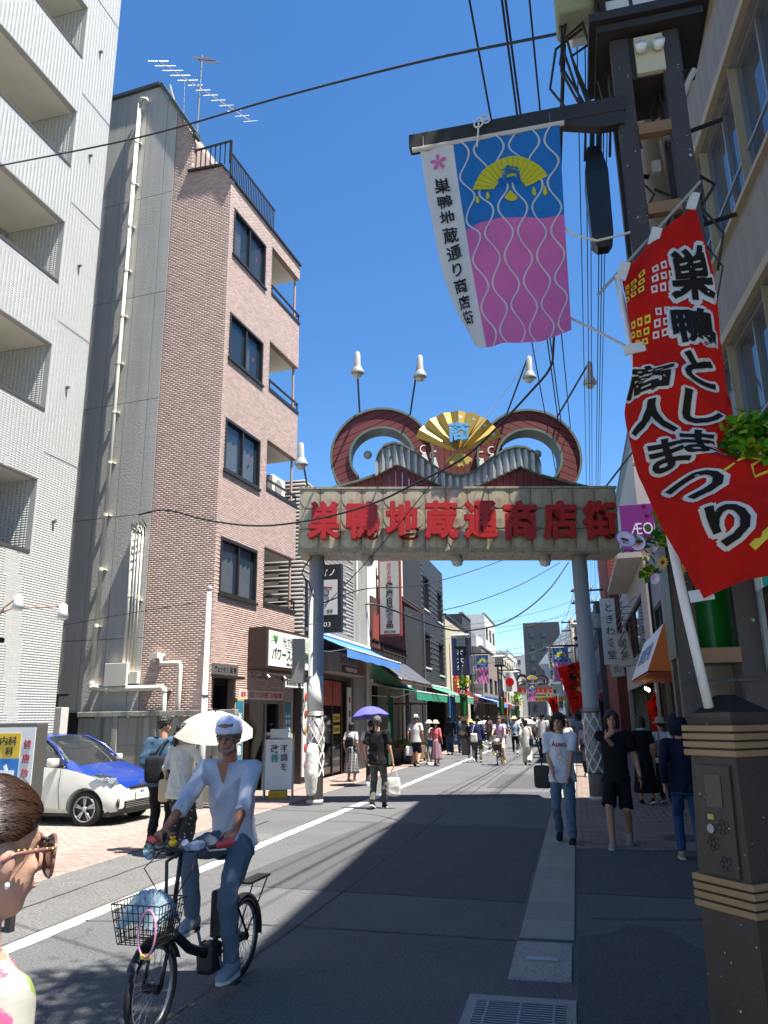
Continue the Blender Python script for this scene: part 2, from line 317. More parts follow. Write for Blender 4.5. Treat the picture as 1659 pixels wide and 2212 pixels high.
def seam(pts, w_=.03):
    P = np.array(pts, float); n = 60; L_, R__ = [], []; idx = np.linspace(0, len(P)-1, n+1)
    for i, t_ in enumerate(idx):
        k = min(int(t_), len(P)-2); c_ = P[k]+(P[k+1]-P[k])*(t_-k); d_ = P[k+1]-P[k]; d_ /= np.linalg.norm(d_); q = np.array([-d_[1], d_[0]]); c_ = c_+q*random.uniform(-.012, .012); ww = w_*random.uniform(.4, 1.1); L_.append(tuple(c_+q*ww/2)); R__.append(tuple(c_-q*ww/2))
    mb = MB(); mb.v = [(x, y, .0085) for x, y in L_]+[(x, y, .0085) for x, y in R__]; mb.f = [(i, i+1, n+2+i, n+1+i) for i in range(n)]; o = mb.build('tar_seam', SEAM); o['kind'] = 'structure'
seam([(-5.25, 4.2), (-5.3, 9), (-5.35, 13.5)]); seam([(-4.4, 6.75), (-2.5, 6.9), (-.6, 6.8)], .025); seam([(-2.5, 4.3), (-2.45, 9), (-2.5, 16), (-2.4, 30)], .02); seam([(-4.4, 13.6), (-.6, 13.4)], .03); seam([(.0, 7.6), (1.2, 7.75), (2.7, 7.6)], .03)
patch(_rag, .004, ASPH2); patch([(.95, 4.9), (2.8, 4.9), (2.8, 7.0), (1.3, 7.1), (1.0, 6.4)], .004, ASPH3); patch([(-.13, 8.6), (2.8, 8.4), (2.8, 11.26), (-.13, 11.26)], .006, ASPH2)
# pavements: pavers laid one by one
PV_R = [mat('paver_red_a', '#77685f', .85, 0, .10, 8, rnd=.16), mat('paver_red_b', '#77685f', .85, 0, .10, 8, attr=.16)]
PV_G = [mat('paver_grey_a', '#857f76', .85, 0, .10, 8, rnd=.12), mat('paver_grey_b', '#857f76', .85, 0, .10, 8, attr=.12)]
PV_P = [mat('paver_pink_a', '#8a786f', .85, 0, .10, 8, rnd=.12), mat('paver_pink_b', '#8a786f', .85, 0, .10, 8, attr=.12)]
JOINT = mat('paver_joint', '#5d564e', .95, 0, .1, 9)
def pavement(name, x0, x1, y0, y1, mats, single, tw=.2, th=.1, label=None):
    o = struct(name, MB().box(x0, x1, y0, y1, -.02, .006), JOINT, label)
    tiles(o, (x0, y0, .006), (1, 0, 0), (0, 1, 0), x1-x0, y1-y0, tw, th, .008, .012, [], mats, .5, single, 'paver', .002)
    return o
pavement('pavement', -.13, 2.78, 11.3, 36, PV_R, 300, label='dark red brick pavement on the right of the street')
pavement('forecourt', -14, -6.98, 3.0, 14.9, PV_G, 300, label='pale grey brick forecourt under the parked car')
pavement('footpath', -6.95, -5.95, 6.2, 44, PV_P, 300, label='pink brick strip between the forecourt and the road')
pavement('shop_forecourt', -7.9, -6.98, 15.6, 44, PV_P, 0, label='pink brick paving in front of the left shops')
g = struct('gutter', MB().box(-.58, -.14, 6.85, 44, -.02, .001), mat('gutter_joint', '#4e4d4b', .95, 0, .1), 'line of concrete gutter slabs on the right')
GS = mat('gutter_slab', '#807f7b', .88, 0, .12, 4, .3, 60, rnd=.1)
_sm = MB().box(-.215, .215, -.295, .295, 0, .012, c=.005).mesh('slab'); _sm.materials.append(GS)
for i in range(60): ob('slab', _sm, None, g, loc=(-.36, 7.16+i*.6, .001+random.uniform(0, .002)))
# drain grate in the foreground
STEEL = mat('galvanised_steel', '#8b8d8e', .42, .8, .12, 6); DSTEEL = mat('dark_steel', '#2b2a28', .5, .6, .12, 6); CAST = mat('cast_iron', '#47443f', .65, .5, .15, 12, .2, 60)
gr = thing('drain_grate', 'steel bar drain grate set in a concrete surround in the foreground', 'drain', (-.46, 4.98, .0))
mb = MB(); mb.box(-.33, .33, -.52, -.42, -.02, .012); mb.box(-.33, .33, .42, .52, -.02, .012); mb.box(-.33, -.27, -.42, .42, -.02, .012); mb.box(.27, .33, -.42, .42, -.02, .012); mb.build('surround', CONC, gr)
MB().box(-.27, .27, -.42, .42, -.01, .0045).build('pit', mat('pit_black', '#141413', .9), gr)
for i in range(22): MB().box(-.268, .268, -.40+i*.0375, -.388+i*.0375, .006, .02).build('bar', STEEL, gr)
mb = MB(); mb.box(-.266, .266, -.415, -.403, .007, .022); mb.box(-.266, .266, .405, .417, .007, .022); [mb.box(x-.006, x+.006, -.40, .405, .0065, .018) for x in (-.2, 0, .2)]; mb.build('grate_frame', STEEL, gr)
g2 = thing('drain_cover', 'second concrete drain cover beside the gutter near the camera', 'drain', (-.46, 6.3, .0)); MB().box(-.12, .3, -.45, .45, -.02, .014, c=.006).build('cover', CONC, g2); MB().box(-.02, .2, -.04, .04, .0142, .02).build('handle', STEEL, g2)
mh = thing('manhole_cover', 'small round manhole cover in the right pavement', 'manhole', (1.35, 12.3, .02)); MB().lathe([(.3, -.01), (.3, .004), (.27, .006)], 28).build('rim', CAST, mh); mb = MB()
mb.lathe([(.26, 0), (.26, .007)], 28); [mb.box(-.2+.1*i-.015, -.2+.1*i+.015, -.16, .16, .007, .011) for i in range(5)]; mb.build('lid', CAST, mh)
# ================================================================ left: white tiled apartment block
WT = [mat('white_tile_a', '#b2b2ad', .4, 0, .04, 3, rnd=.05), mat('white_tile_b', '#b2b2ad', .4, 0, .05, .8, attr=.05)]
GROUT = mat('grout_grey', '#a2a29d', .9, 0, .08, 6); SOFFIT = mat('soffit_paint', '#cfccbf', .85, 0, .08, 1.2, .15, 30)
wb = thing('apartment_block', 'white tiled apartment block with recessed balconies at the left edge', 'building', (-10.6, 0, 0), R_(-1.5))
YE, Y0, H0 = 14.05, 3.0, 22.6
ops = [(z, z+1.54) for z in (16.93+3.0, 16.93, 13.9, 10.94, 7.95, 4.95)]
holes = [(0, 9.85, a, b) for a, b in ops]
wall_with_holes(wb, 'wall', (0, Y0, 0), (0, 1, 0), (0, 0, 1), YE-Y0, H0, holes, GROUT, .14)
tiles(wb, (.0, Y0, 0), (0, 1, 0), (0, 0, 1), YE-Y0, H0, .095, .045, .005, .002, holes+[(0, 5.2, 0, H0)], WT, 0, 300)
mb = MB(); mb.box(-9, -.14, YE-.2, YE, 0, H0); mb.build('far_wall', GROUT, wb)
MB().box(-9, 0, Y0, YE-.21, H0, H0+.15).build('roof', CONC, wb)
for k, (a, b) in enumerate(ops):
    bal = MB().box(-1.5, -.141, Y0, YE-1.21, b+.001, b+.16).build('balcony', SOFFIT, wb)       # soffit slab
    MB().box(-1.6, -1.5, Y0, YE-1.2, a-1.4, b).build('back_wall', GROUT, bal); MB().box(-1.5, -.141, YE-1.2, YE-1.1, a-1.4, b).build('side_wall', GROUT, bal)
    tiles(wb, (-1.5, YE-1.2, a-1.3), (1, 0, 0), (0, 0, 1), 1.36, b-a+1.3, .095, .045, .006, .005, [], WT, 0, 0)
    tiles(wb, (-1.5, 8.4, a-1.0), (0, 1, 0), (0, 0, 1), 4.4, b-a+1.0, .095, .045, .006, .005, [], WT, 0, 0)
    MB().box(-.12, .012, Y0, YE-1.21, a+.0, a+.07).build('handrail', paint('#46423d', .5), bal)
    MB().cyl((.0, YE-.62, b-.75), (.07, YE-.62, b-.75), .035, n=10).build('vent_cap', paint('#5a5650'), wb)
    MB().box(.004, .012, YE-1.1, YE-.002, b+.62, b+.64).build('expansion_joint', GROUT, wb)
# ---------------------------------------------------------------- brown tile and grey panel building
BT = [mat('brown_tile_a', '#b39b8f', .6, 0, .06, 7, rnd=.15), mat('brown_tile_b', '#b39b8f', .6, 0, .06, 7, attr=.16)]
BGROUT = mat('brown_grout', '#988175', .95, 0, .06, 6); BLK = paint('#262320', .45); WPIPE = paint('#d6d1c2', .5, 0, .04)
STUCCO = mat('grey_stucco', '#bdb9af', .92, 0, .07, 1.1, .55, 34, grime=.12)
bb = thing('tiled_building', 'narrow brown tiled building with grey panel side wall and drainpipe', 'building', (-7.86, 16.1, 0), R_(-5))
FL = [(4.56, 5.9), (7.57, 8.91), (10.53, 11.8), (13.5, 14.86)]; BL = [(4.66, 6.1), (7.75, 9.1), (10.65, 12.06), (13.62, 15.1)]
XA, ZT, FY = -1.82, 15.58, 4.33
fh = [(.2, 2.02, a, b) for a, b in FL]+[(2.42, FY+.01, a, b) for a, b in BL]+[(.12, 1.06, 0, 2.62), (1.5, 3.66, 0, 2.42)]
wall_with_holes(bb, 'front_wall', (0, 0, 0), (0, 1, 0), (0, 0, 1), FY, ZT, fh, BGROUT, .16)
tiles(bb, (0, 0, 0), (0, 1, 0), (0, 0, 1), FY, ZT, .142, .045, .006, .004, fh, BT, .5, 150)
SP = [(XA, 0), (0, 0), (0, 15.6), (-.3, 16.1), (-1.3, 16.18), (-1.3, 17.4), (XA, 18.3)]
MB().prism(SP, 0, .15).build('side_wall', BGROUT, bb)
def clipS(C): return (C[:, 2] < np.where(C[:, 0] > -.3, 15.58-(C[:, 0])*1.6, np.where(C[:, 0] > -1.3, 16.13, 17.42+(-1.3-C[:, 0])*1.7)))
tiles(bb, (XA, 0, 0), (1, 0, 0), (0, 0, 1), -XA, 18.4, .142, .045, .006, .004, [], BT, .5, 150, clipfn=clipS)
# volume behind, terrace, roof
MB().box(-9, -1.3, .16, 4.3, 0, 16.1).build('core', BGROUT, bb); mb = MB(); mb.prism([(-9, 16.11), (-1.3, 16.11), (-1.3, 17.3), (-2.5, 19.3), (-9, 19.3)], .16, 4.2); mb.build('upper_storey', BGROUT, bb)
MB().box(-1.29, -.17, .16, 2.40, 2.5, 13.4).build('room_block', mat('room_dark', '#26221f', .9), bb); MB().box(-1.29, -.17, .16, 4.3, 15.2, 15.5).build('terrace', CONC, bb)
mb = MB(); cp = [(-9, 19.42), (-2.47, 19.42), (-1.25, 17.4), (-1.25, 17.3)]
for p, q in zip(cp, cp[1:]):
    d = Vector((q[0]-p[0], q[1]-p[1])).normalized(); n_ = Vector((-d.y, d.x))*.1
    mb.prism([(p[0], p[1]), (q[0], q[1]), (q[0]+n_.x, q[1]+n_.y), (p[0]+n_.x, p[1]+n_.y)], -.08, .2)
mb.build('roof_coping', paint('#3f463f', .5), bb)
mb = MB(); [mb.prism([(p[0], p[1]), (q[0], q[1]), (q[0], q[1]+.07), (p[0], p[1]+.07)], -.06, .2) for p, q in (((-1.36, 16.18), (-.3, 16.1)), ((-.3, 16.1), (.06, 15.6)))]; mb.box(-.2, .06, .2, FY, ZT, ZT+.07); mb.build('parapet_coping', BLK, bb)
# grey panels
xs = [-7.4, -6.3, -5.3, -4.16, -3.54, -2.84, -2.16, XA]; zs = [0, .5, 3.6, 6.6, 9.62, 12.66, 15.72, 19.4]
MB().prism([(-9, 0), (XA-.001, 0), (XA-.001, 18.3), (-2.5, 19.35), (-9, 19.35)], .03, .15).build('panel_backing', mat('panel_joint', '#a19c90', .9), bb)
for a, b in zip(xs, xs[1:]):
    for c, d in zip(zs, zs[1:]):
        g_ = .008
        if d > 19 and b > -2.5: MB().prism([(a+g_, c+g_), (b-g_, c+g_), (b-g_, 19.38-(b+2.47)*1.65 if b > -2.47 else 19.38), (max(a+g_, -2.47) if b > -2.47 else a+g_, 19.38), (a+g_, 19.38 if a < -2.47 else 19.38-(a+2.47)*1.65)], -.012, .029).build('panel', STUCCO, bb)
        else: MB().prism([(a+g_, c+g_), (b-g_, c+g_), (b-g_, d-g_), (a+g_, d-g_)], -.012, .029).build('panel', STUCCO, bb)
def pipe(parent, pts, r, name='pipe', m=WPIPE, joints=True):
    mb = MB(); mb.tube(pts, r, 10)
    o = mb.build(name, m, parent, True)
    if joints:
        mb = MB()
        for p, q in zip(pts, pts[1:]):
            p, q = Vector(p), Vector(q); n = max(1, int((q-p).length/1.35))
            for i in range(n+1):
                c = p.lerp(q, i/n); d = (q-p).normalized(); mb.cyl(c-d*.03, c+d*.03, r*1.22, n=10)
                if i and abs(d.z) > .5: mb.box(c.x-.012, c.x+r+.05, c.y, c.y+.12, c.z-.012, c.z+.012)
        mb.build('pipe_collar', m, o)
    return o
pipe(bb, [(-2.86, .06, 18.95), (-2.86, -.12, 18.98), (-2.96, -.15, 19.0), (-3.04, -.13, 18.85)], .06, 'downpipe', joints=False)
pipe(bb, [(-3.04, -.12, 18.9), (-3.08, -.12, 2.55)], .055, 'downpipe'); pipe(bb, [(-3.08, -.12, 2.58), (-3.06, -.12, 2.5), (-2.6, -.12, 2.44), (-1.15, -.12, 2.44), (-1.08, -.12, 2.38), (-1.07, -.12, 1.2)], .065, 'downpipe')
pipe(bb, [(-1.23, -.02, 3.16), (-1.23, -.12, 3.14), (-1.22, -.12, 2.97), (-.72, -.12, 2.97), (-.70, -.12, 2.9), (-.71, -.12, 1.0)], .05, 'downpipe', joints=False)
for x, r, z0 in ((-2.24, .045, 3.0), (-2.13, .028, 2.9), (-2.05, .03, 2.8), (-1.97, .022, 2.75)): pipe(bb, [(x, -.08, 6.3-abs(x+2.1)*.8), (x, -.08, z0)], r, 'conduit')
MB().box(-2.68, -2.07, -.2, -.013, 2.5, 3.02, c=.008).build('meter_box', WPIPE, bb); MB().box(-2.05, -1.82, -.14, -.013, 2.55, 2.82, c=.006).build('junction_box', WPIPE, bb)
mb = MB(); [mb.tube([(-2.2+.1*i, -.05, 6.25), (-2.25+.1*i, -.16, 6.33+.03*i), (-2.2+.12*i, -.22, 6.2), (-2.05+.05*i, -.12, 6.1-.04*i)], .014, 6) for i in range(4)]; mb.build('cable_loop', BLK, bb)
mb = MB(); mb.box(-1.5, -1.3, -.16, -.01, 3.1, 3.22); mb.cyl((-1.42, -.1, 3.1), (-1.42, -.1, 3.02), .03); mb.build('security_camera', WPIPE, bb)
MB().box(-4.5, -3.0, -.03, .02, 1.0, 1.93).build('low_window', GLASS_D, bb)
# windows, curtains, balconies
CURT = mat('curtain_white', '#b8bab6', .9, 0, .08, 4, .2, 20)
for k, (a, b) in enumerate(FL):
    f = window(bb, (-.02, .2, a), (0, 1, 0), (0, 0, 1), 1.82, b-a, BLK, mat('clear_pane', '#2c3d4d', .04, 0, .15, .5, alpha=.42, spec=1.), .06, .1, 2)
    MB().box(-.05, .06, .16, 2.06, a-.06, a-.001).build('sill', BLK, f)
    mb = MB(); n = 22; y0, y1 = ((.3, 1.9), (.3, 1.9), (1.1, 1.5), (.35, .8))[k]
    mb.loft([[(-.14-.02*math.sin(i*1.9), y0+(y1-y0)*i/n, z) for i in range(n+1)] for z in (a+.1, b-.08)], False, False); mb.build('curtain', CURT, f)
    if k: MB().add([(-.075, 1.56, b-.62), (-.075, 1.7, b-.62), (-.075, 1.63, b-.76)], [(0, 1, 2)]).build('fire_access_mark', paint('#c21f1c'), f)
for k, (a, b) in enumerate(BL):
    s = MB().box(-1.29, -.161, 2.42, FY-.01, b+.001, b+.05).build('balcony', SOFFIT, bb)
    MB().box(-1.29, .03, 2.41, FY+.03, a-.09, a-.001).build('coping', BLK, s); mb = MB(); mb.box(-.03, .02, 2.43, FY, a+.2, a+.25); mb.box(-.02, .01, FY-.06, FY-.02, a, a+.2); mb.box(-.02, .01, 2.44, 2.48, a, a+.2); mb.box(-1.2, -.03, FY-.04, FY, a+.2, a+.25); mb.build('railing', BLK, s)
    MB().box(-1.29, -.165, 2.425, FY-.02, a-.6, a-.1).build('floor_slab', CONC, s); MB().box(-1.31, -1.295, 2.5, FY-.1, a, b).build('back_wall', SOFFIT, s)
    MB().box(-1.28, -1.24, 2.7, 3.8, a, b-.1).build('glass_door', GLASS_D, s)
    MB().cyl((-.12, FY-.1, a-.1), (-.12, FY-.1, b), .035, n=8).build('drainpipe', paint('#a98f80'), s)
    if k == 1: mb = MB(); mb.box(-.9, -.2, 3.2, 4.0, a+.02, a+.62, c=.02); ac = mb.build('air_conditioner', WPIPE, s); MB().cyl((-.199, 3.55, a+.32), (-.18, 3.55, a+.32), .22, n=20).build('fan_grille', paint('#8c8a84'), ac)
# shop front
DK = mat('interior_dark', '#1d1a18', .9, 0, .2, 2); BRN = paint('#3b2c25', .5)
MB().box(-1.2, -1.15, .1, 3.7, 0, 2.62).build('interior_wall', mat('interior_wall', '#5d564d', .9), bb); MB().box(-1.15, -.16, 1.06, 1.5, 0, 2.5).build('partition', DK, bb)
d = MB().box(-.1, -.04, 2.78, 2.86, 0, 2.1).box(-.1, -.04, 3.58, 3.65, 0, 2.1).box(-.1, -.04, 1.5, 1.56, 0, 2.1).box(-.12, -.03, 1.5, 3.66, 2.1, 2.17).build('shop_door', paint('#8a8986', .4, .5), bb)
MB().box(-.08, -.07, 2.86, 3.58, .05, 2.1).build('pane', GLASS_D, d); MB().box(-.062, -.055, 2.9, 3.55, .1, .9).build('poster', mat('poster_blue', '#274a9c', .6, 0, .3, 4), d); MB().box(-.062, -.055, 2.95, 3.5, 1.0, 1.3).build('poster', mat('poster_dark', '#2c2c2a', .6, 0, .3, 6), d)
text(d, '光 治癒は', paint('#e8e6dd'), (-.05, 3.2, .6), (0, 1, 0), (0, 0, 1), w=.5, ext=.002); text(d, '院長なら人工的に', paint('#e8e6dd'), (-.05, 3.22, 1.2), (0, 1, 0), (0, 0, 1), w=.5, ext=.002)
mb = MB(); [mb.cyl((-.8, y, .1), (-.8, y, 1.5), .015, n=6) for y in (1.8, 2.6)]; mb.cyl((-.8, 1.75, 1.5), (-.8, 2.65, 1.5), .015, n=6); [mb.box(-.86, -.74, 1.85+.12*i, 1.9+.12*i, .9, 1.48) for i in range(6)]; mb.build('clothes_rack', paint('#6d4a42'), bb)
bn = MB().box(-.005, .012, 1.3, 3.7, 2.19, 2.42).build('door_banner', paint('#c9b9ae', .7), bb); text(bn, '無料・光につつまれ感じる幸福の瞬', paint('#a02322'), (.014, 2.5, 2.305), (0, 1, 0), (0, 0, 1), w=2.2, h=.15, weight=.01, ext=.002)
en = MB().box(-1.1, -1.05, .15, 1.05, 0, 2.6).build('entrance_door', GLASS_D, bb); MB().box(-.6, .25, .06, 1.14, 2.62, 2.68).build('entrance_canopy', BLK, bb); MB().box(-.55, -.42, .55, .9, 1.75, 2.0, c=.02).build('mailbox', WPIPE, bb)
pq = MB().box(.001, .03, .02, 1.2, 2.72, 2.96).build('name_plate', paint('#8a857f', .35, .6), bb); text(pq, 'ヴェッセル 巣 鴨', BLK, (.033, .61, 2.84), (0, 1, 0), (0, 0, 1), w=.98, h=.13, ext=.004)
sg = thing('shop_sign', 'white lightbox sign with green leaf reading パワースポット巣鴨', 'sign', (-7.86, 16.1, 0), R_(-5))
MB().box(.02, .52, 1.68, 4.62, 2.9, 3.92, c=.015).build('sign_box', BRN, sg); MB().box(.521, .535, 1.76, 4.56, 2.98, 3.84).build('face', mat('lightbox_white', '#d9dbd2', .4, 0, .03, 2), sg)
tx = lambda s, y, z, w_, h_, m, wt=.012: text(sg, s, m, (.537, y, z), (0, 1, 0), (0, 0, 1), w=w_, h=h_, weight=wt, ext=.003)
DG = paint('#3c4038'); tx('光で健康', 3.0, 3.62, .95, .24, DG, .006); tx('パワースポット巣鴨', 3.18, 3.29, 2.5, .32, mat('sign_green', '#31473a', .5), .03); tx('ネイチャーヒーリング', 3.0, 3.46, .62, .045, DG, 0); tx('細胞＆生命フォトン', 3.15, 3.06, .78, .07, DG, .005)
mb = MB(); [mb.box(.536, .539, a, b, z, z+.012) for i, z in enumerate((3.50, 3.55, 3.60, 3.65, 3.70)) for a, b in ((3.86+.02*i, 4.44),)]; mb.box(.536, .539, 1.84, 2.1, 3.6, 3.612); mb.box(.536, .539, 1.84, 2.1, 3.68, 3.692); mb.build('stripes', paint('#6f9a5a'), sg)
mb = MB(); leaf = [(0, 0), (.05, .05), (.07, .13), (.03, .22), (0, .27), (-.05, .2), (-.06, .1)]
for a, c in ((-.5, (2.1, 3.53)), (.6, (2.16, 3.55))): mb.add([(.54, c[0]+x*math.cos(a)-y*math.sin(a), c[1]+x*math.sin(a)+y*math.cos(a)) for x, y in leaf], [tuple(range(7))])
mb.build('leaf_logo', paint('#3f8a35'), sg)
mb = MB(); mb.tube([(.3, 1.7, 2.72), (.5, 1.72, 2.76), (.5, 4.5, 2.74)], .045, 8); [mb.cyl((.5, 1.75+.9*i, 2.74), (.56, 1.75+.9*i, 2.66), .06, .08, n=10) for i in range(4)]; mb.build('spotlight_bar', BLK, sg)
ps = MB().box(.5, .53, 2.72, 3.9, 2.5, 2.76).build('lower_plate', paint('#c9cbc6', .5), sg); text(ps, '意識機能光療法', DG, (.533, 3.31, 2.63), (0, 1, 0), (0, 0, 1), w=1.05, h=.16, weight=.02, ext=.003)
for (y, s1, s2, nm) in ((1.28, '光で細胞', '', 'blue vertical poster reading 光で on the left of the shop door'), (3.9, '心身の疲れ！', '心身の不調！', 'blue vertical poster about tiredness on the right of the shop door')):
    t = thing('poster_board', nm, 'poster', (-7.86, 16.1, 0), R_(-5)); MB().box(.02, .05, y-.21, y+.21, .5, 2.2).build('frame', paint('#b89a52', .5), t); MB().box(.051, .056, y-.18, y+.18, .55, 2.15).build('print', mat('poster_teal', '#1f6d86', .6, 0, .35, 1.2), t)
    for i, s in enumerate((s1, s2)):
        if s: text(t, s, paint('#e9ece8'), (.058, y+(.08-.16*i if s2 else 0), 1.4), (0, 1, 0), (0, 0, 1), h=.95, w=.13 if s2 else .26, vertical=True, weight=.012, ext=.002)
t = thing('folding_signboard', 'white A-frame signboard reading 不調を改善 outside the shop door', 'signboard', (-6.62, 17.2, 0), R_(16))
for s in (-1, 1):
    M = Matrix.Translation((0, .16*s, 0)) @ Matrix.Rotation(R_(9*s), 4, 'X'); mb = MB(); mb.box(-.31, .31, -.012, .012, .2, 1.28, M); mb.build('board', paint('#d9dcd9', .5), t); mb = MB(); mb.box(-.33, -.30, -.016, .016, 0, 1.3, M); mb.box(.30, .33, -.016, .016, 0, 1.3, M); mb.box(-.3, .3, -.016, .016, 1.281, 1.3, M); mb.build('frame', STEEL, t)
MB().box(-.2, .2, -.02, .02, 1.3, 1.5).build('leaflet_holder', paint('#bfc3c1', .4), t)
_v = (0, math.sin(R_(9)), math.cos(R_(9)))
text(t, '不調を', paint('#27302f'), (.12, -.098, .88), (1, 0, 0), _v, h=.58, w=.17, vertical=True, weight=.012, ext=.002); text(t, '改', paint('#27302f'), (-.09, -.065, 1.07), (1, 0, 0), _v, h=.18, weight=.012, ext=.002); text(t, '善', paint('#1d8a86'), (-.09, -.098, .87), (1, 0, 0), _v, h=.18, weight=.012, ext=.002); text(t, '細胞を元から整える最新の', DG, (0, -.04, 1.21), (1, 0, 0), _v, w=.46, h=.04, ext=.001)
MB().box(-.2, .2, -.25, .1, .02, .18, c=.01).build('weight_bag', paint('#c8a21f', .6), t)
# block wall, white gate, slim pole
bw = thing('block_wall', 'weathered grey concrete panel wall behind the parked car', 'wall', (0, 15.25, 0), R_(-3))
CP = mat('precast_panel', '#98948a', .9, 0, .14, 1.4, .25, 26, grime=.55)
for i in range(4):
    x0 = -10.9+i*.98
    for j in range(3): MB().box(x0+.006, x0+.974, -.03+.004*(j % 2), .03, .06+j*.58, .06+j*.58+.573, c=.004).build('panel', CP, bw)
    if i: MB().box(x0-.07, x0+.07, -.07, .06, 0, 1.82, c=.008).build('post', CP, bw)
MB().box(-10.9, -6.98, -.09, .09, 1.82, 1.93, c=.01).build('coping', CP, bw); MB().box(-7.1, -6.97, -.08, .07, 0, 1.819, c=.008).build('post', CP, bw)
wg = thing('yard_gate', 'white panel gate and post beside the white tiled block', 'gate', (-10.75, 14.75, 0), R_(-3)); MB().box(-1.0, .0, -.02, .02, .1, 1.95).build('panel', paint('#cfd0cb', .4), wg); mb = MB(); mb.box(-1.0, .0, -.03, .03, 1.951, 2.0); mb.box(-.04, .0, -.035, .035, .05, 1.95); mb.build('frame', WPIPE, wg); MB().box(.04, .26, -.12, .12, 0, 2.02, c=.01).build('post', mat('post_tile', '#b9b8b2', .6, 0, .1, 12), wg); MB().box(-.06, -.03, -.08, -.03, 1.45, 1.7).build('hinge', paint('#7a5a44'), wg)
mb = MB(); mb.box(-1.1, .3, -.02, .02, 2.25, 2.3); mb.box(.02, .06, -.02, .02, 2.0, 2.3); mb.build('top_rail', BLK, wg)
sp = thing('slim_pole', 'slim grey steel pole in front of the brown tiled wall', 'pole', (-7.45, 15.05, 0)); MB().lathe([(.065, 0), (.062, 2.2), (.057, 2.2), (.052, 4.42)], 14).build('shaft', paint('#b4b3ad', .45), sp, True); MB().lathe([(.065, 4.42), (.068, 4.47), (.03, 4.5)], 14).build('cap', paint('#b4b3ad', .45), sp); MB().cyl((-.16, 0, 4.36), (.1, 0, 4.36), .012).build('hook', STEEL, sp); MB().cyl((0, 0, 2.19), (0, 0, 2.23), .075).build('collar', STEEL, sp)
# clinic sign board and spotlights at the left edge
cs = thing('clinic_sign', 'clinic lightbox sign with yellow and blue panels reading 院 at the left edge', 'sign', (-5.1, 6.35, 0), R_(-4))
MB().box(-.55, .43, -.12, .02, .66, 1.72, c=.012).build('case', paint('#5c5a55', .5, .3), cs); MB().box(-.54, .42, -.128, -.1205, .7, 1.68).build('face', paint('#d8d6cf', .4), cs)
[MB().box(x-.03, x+.03, -.08, -.02, 0, .66).build('leg', BLK, cs) for x in (-.4, .28)]
YL = mat('sign_yellow', '#d9b11f', .4, 0, .04, 2); BU = mat('sign_blue', '#1f6fb4', .4, 0, .04, 2)
MB().box(-.53, .27, -.133, -.1285, 1.42, 1.63).build('panel', YL, cs); MB().box(-.53, .27, -.133, -.1285, .97, 1.41).build('panel', BU, cs); MB().box(-.53, .27, -.133, -.1285, .74, .96).build('panel', YL, cs)
tt = lambda s, x, z, w_, h_, m, wt=.006: text(cs, s, m, (x+.06, -.1365, z), (1, 0, 0), (0, 0, 1), w=w_, h=h_, weight=wt, ext=.002)
KK = paint('#2b2a28'); tt('心療内科', -.02, 1.565, .38, .075, KK); tt('外　科', .01, 1.475, .26, .07, KK); tt('院', .04, 1.19, .28, .34, paint('#eceae4'), .012); tt('病', -.32, 1.19, .28, .34, paint('#eceae4'), .012); tt('9:00~14:00', -.02, .905, .4, .07, KK, .01); tt('15:00~18:00', -.02, .81, .4, .07, KK, .01)
text(cs, '健康診断受付', mat('sign_red', '#b3242f', .5), (.345, -.1305, 1.23), (1, 0, 0), (0, 0, 1), h=.72, w=.085, vertical=True, weight=.008, ext=.002)
sl2 = thing('spotlight_arm', 'pair of white spotlights on thin arms at the left edge', 'lamp', (-7.62, 9, 0)); MB().lathe([(.03, 0), (.03, 3.1)], 8, (0, 0, 0)).build('post', paint('#8c8a84', .5), sl2); MB().box(-.12, .1, -.1, .1, 2.78, 2.84).build('bracket', BLK, sl2)
for pts, hd in (([(0, 0, 3.1), (.12, 0, 3.25), (.32, 0, 3.38)], (.33, 0, 3.36)), ([(0, 0, 3.15), (.2, .05, 3.24), (.95, .1, 3.24)], (.97, .1, 3.22))):
    MB().tube(pts, .014, 6).build('arm', paint('#a88f82'), sl2); h = MB().lathe([(.03, .05), (.055, .03), (.06, -.06), (.085, -.14), (.06, -.145)], 14, hd).build('lamp_head', paint('#c9c9c6', .4), sl2, True); MB().lathe([(.065, -.135), (.07, -.15), (.03, -.17)], 12, hd).build('bulb', mat('bulb_glass', '#dcdcd8', .15), h)
MB().box(-.3, -.02, -.03, .0, 1.6, 2.72).build('sign_panel', BU, sl2)
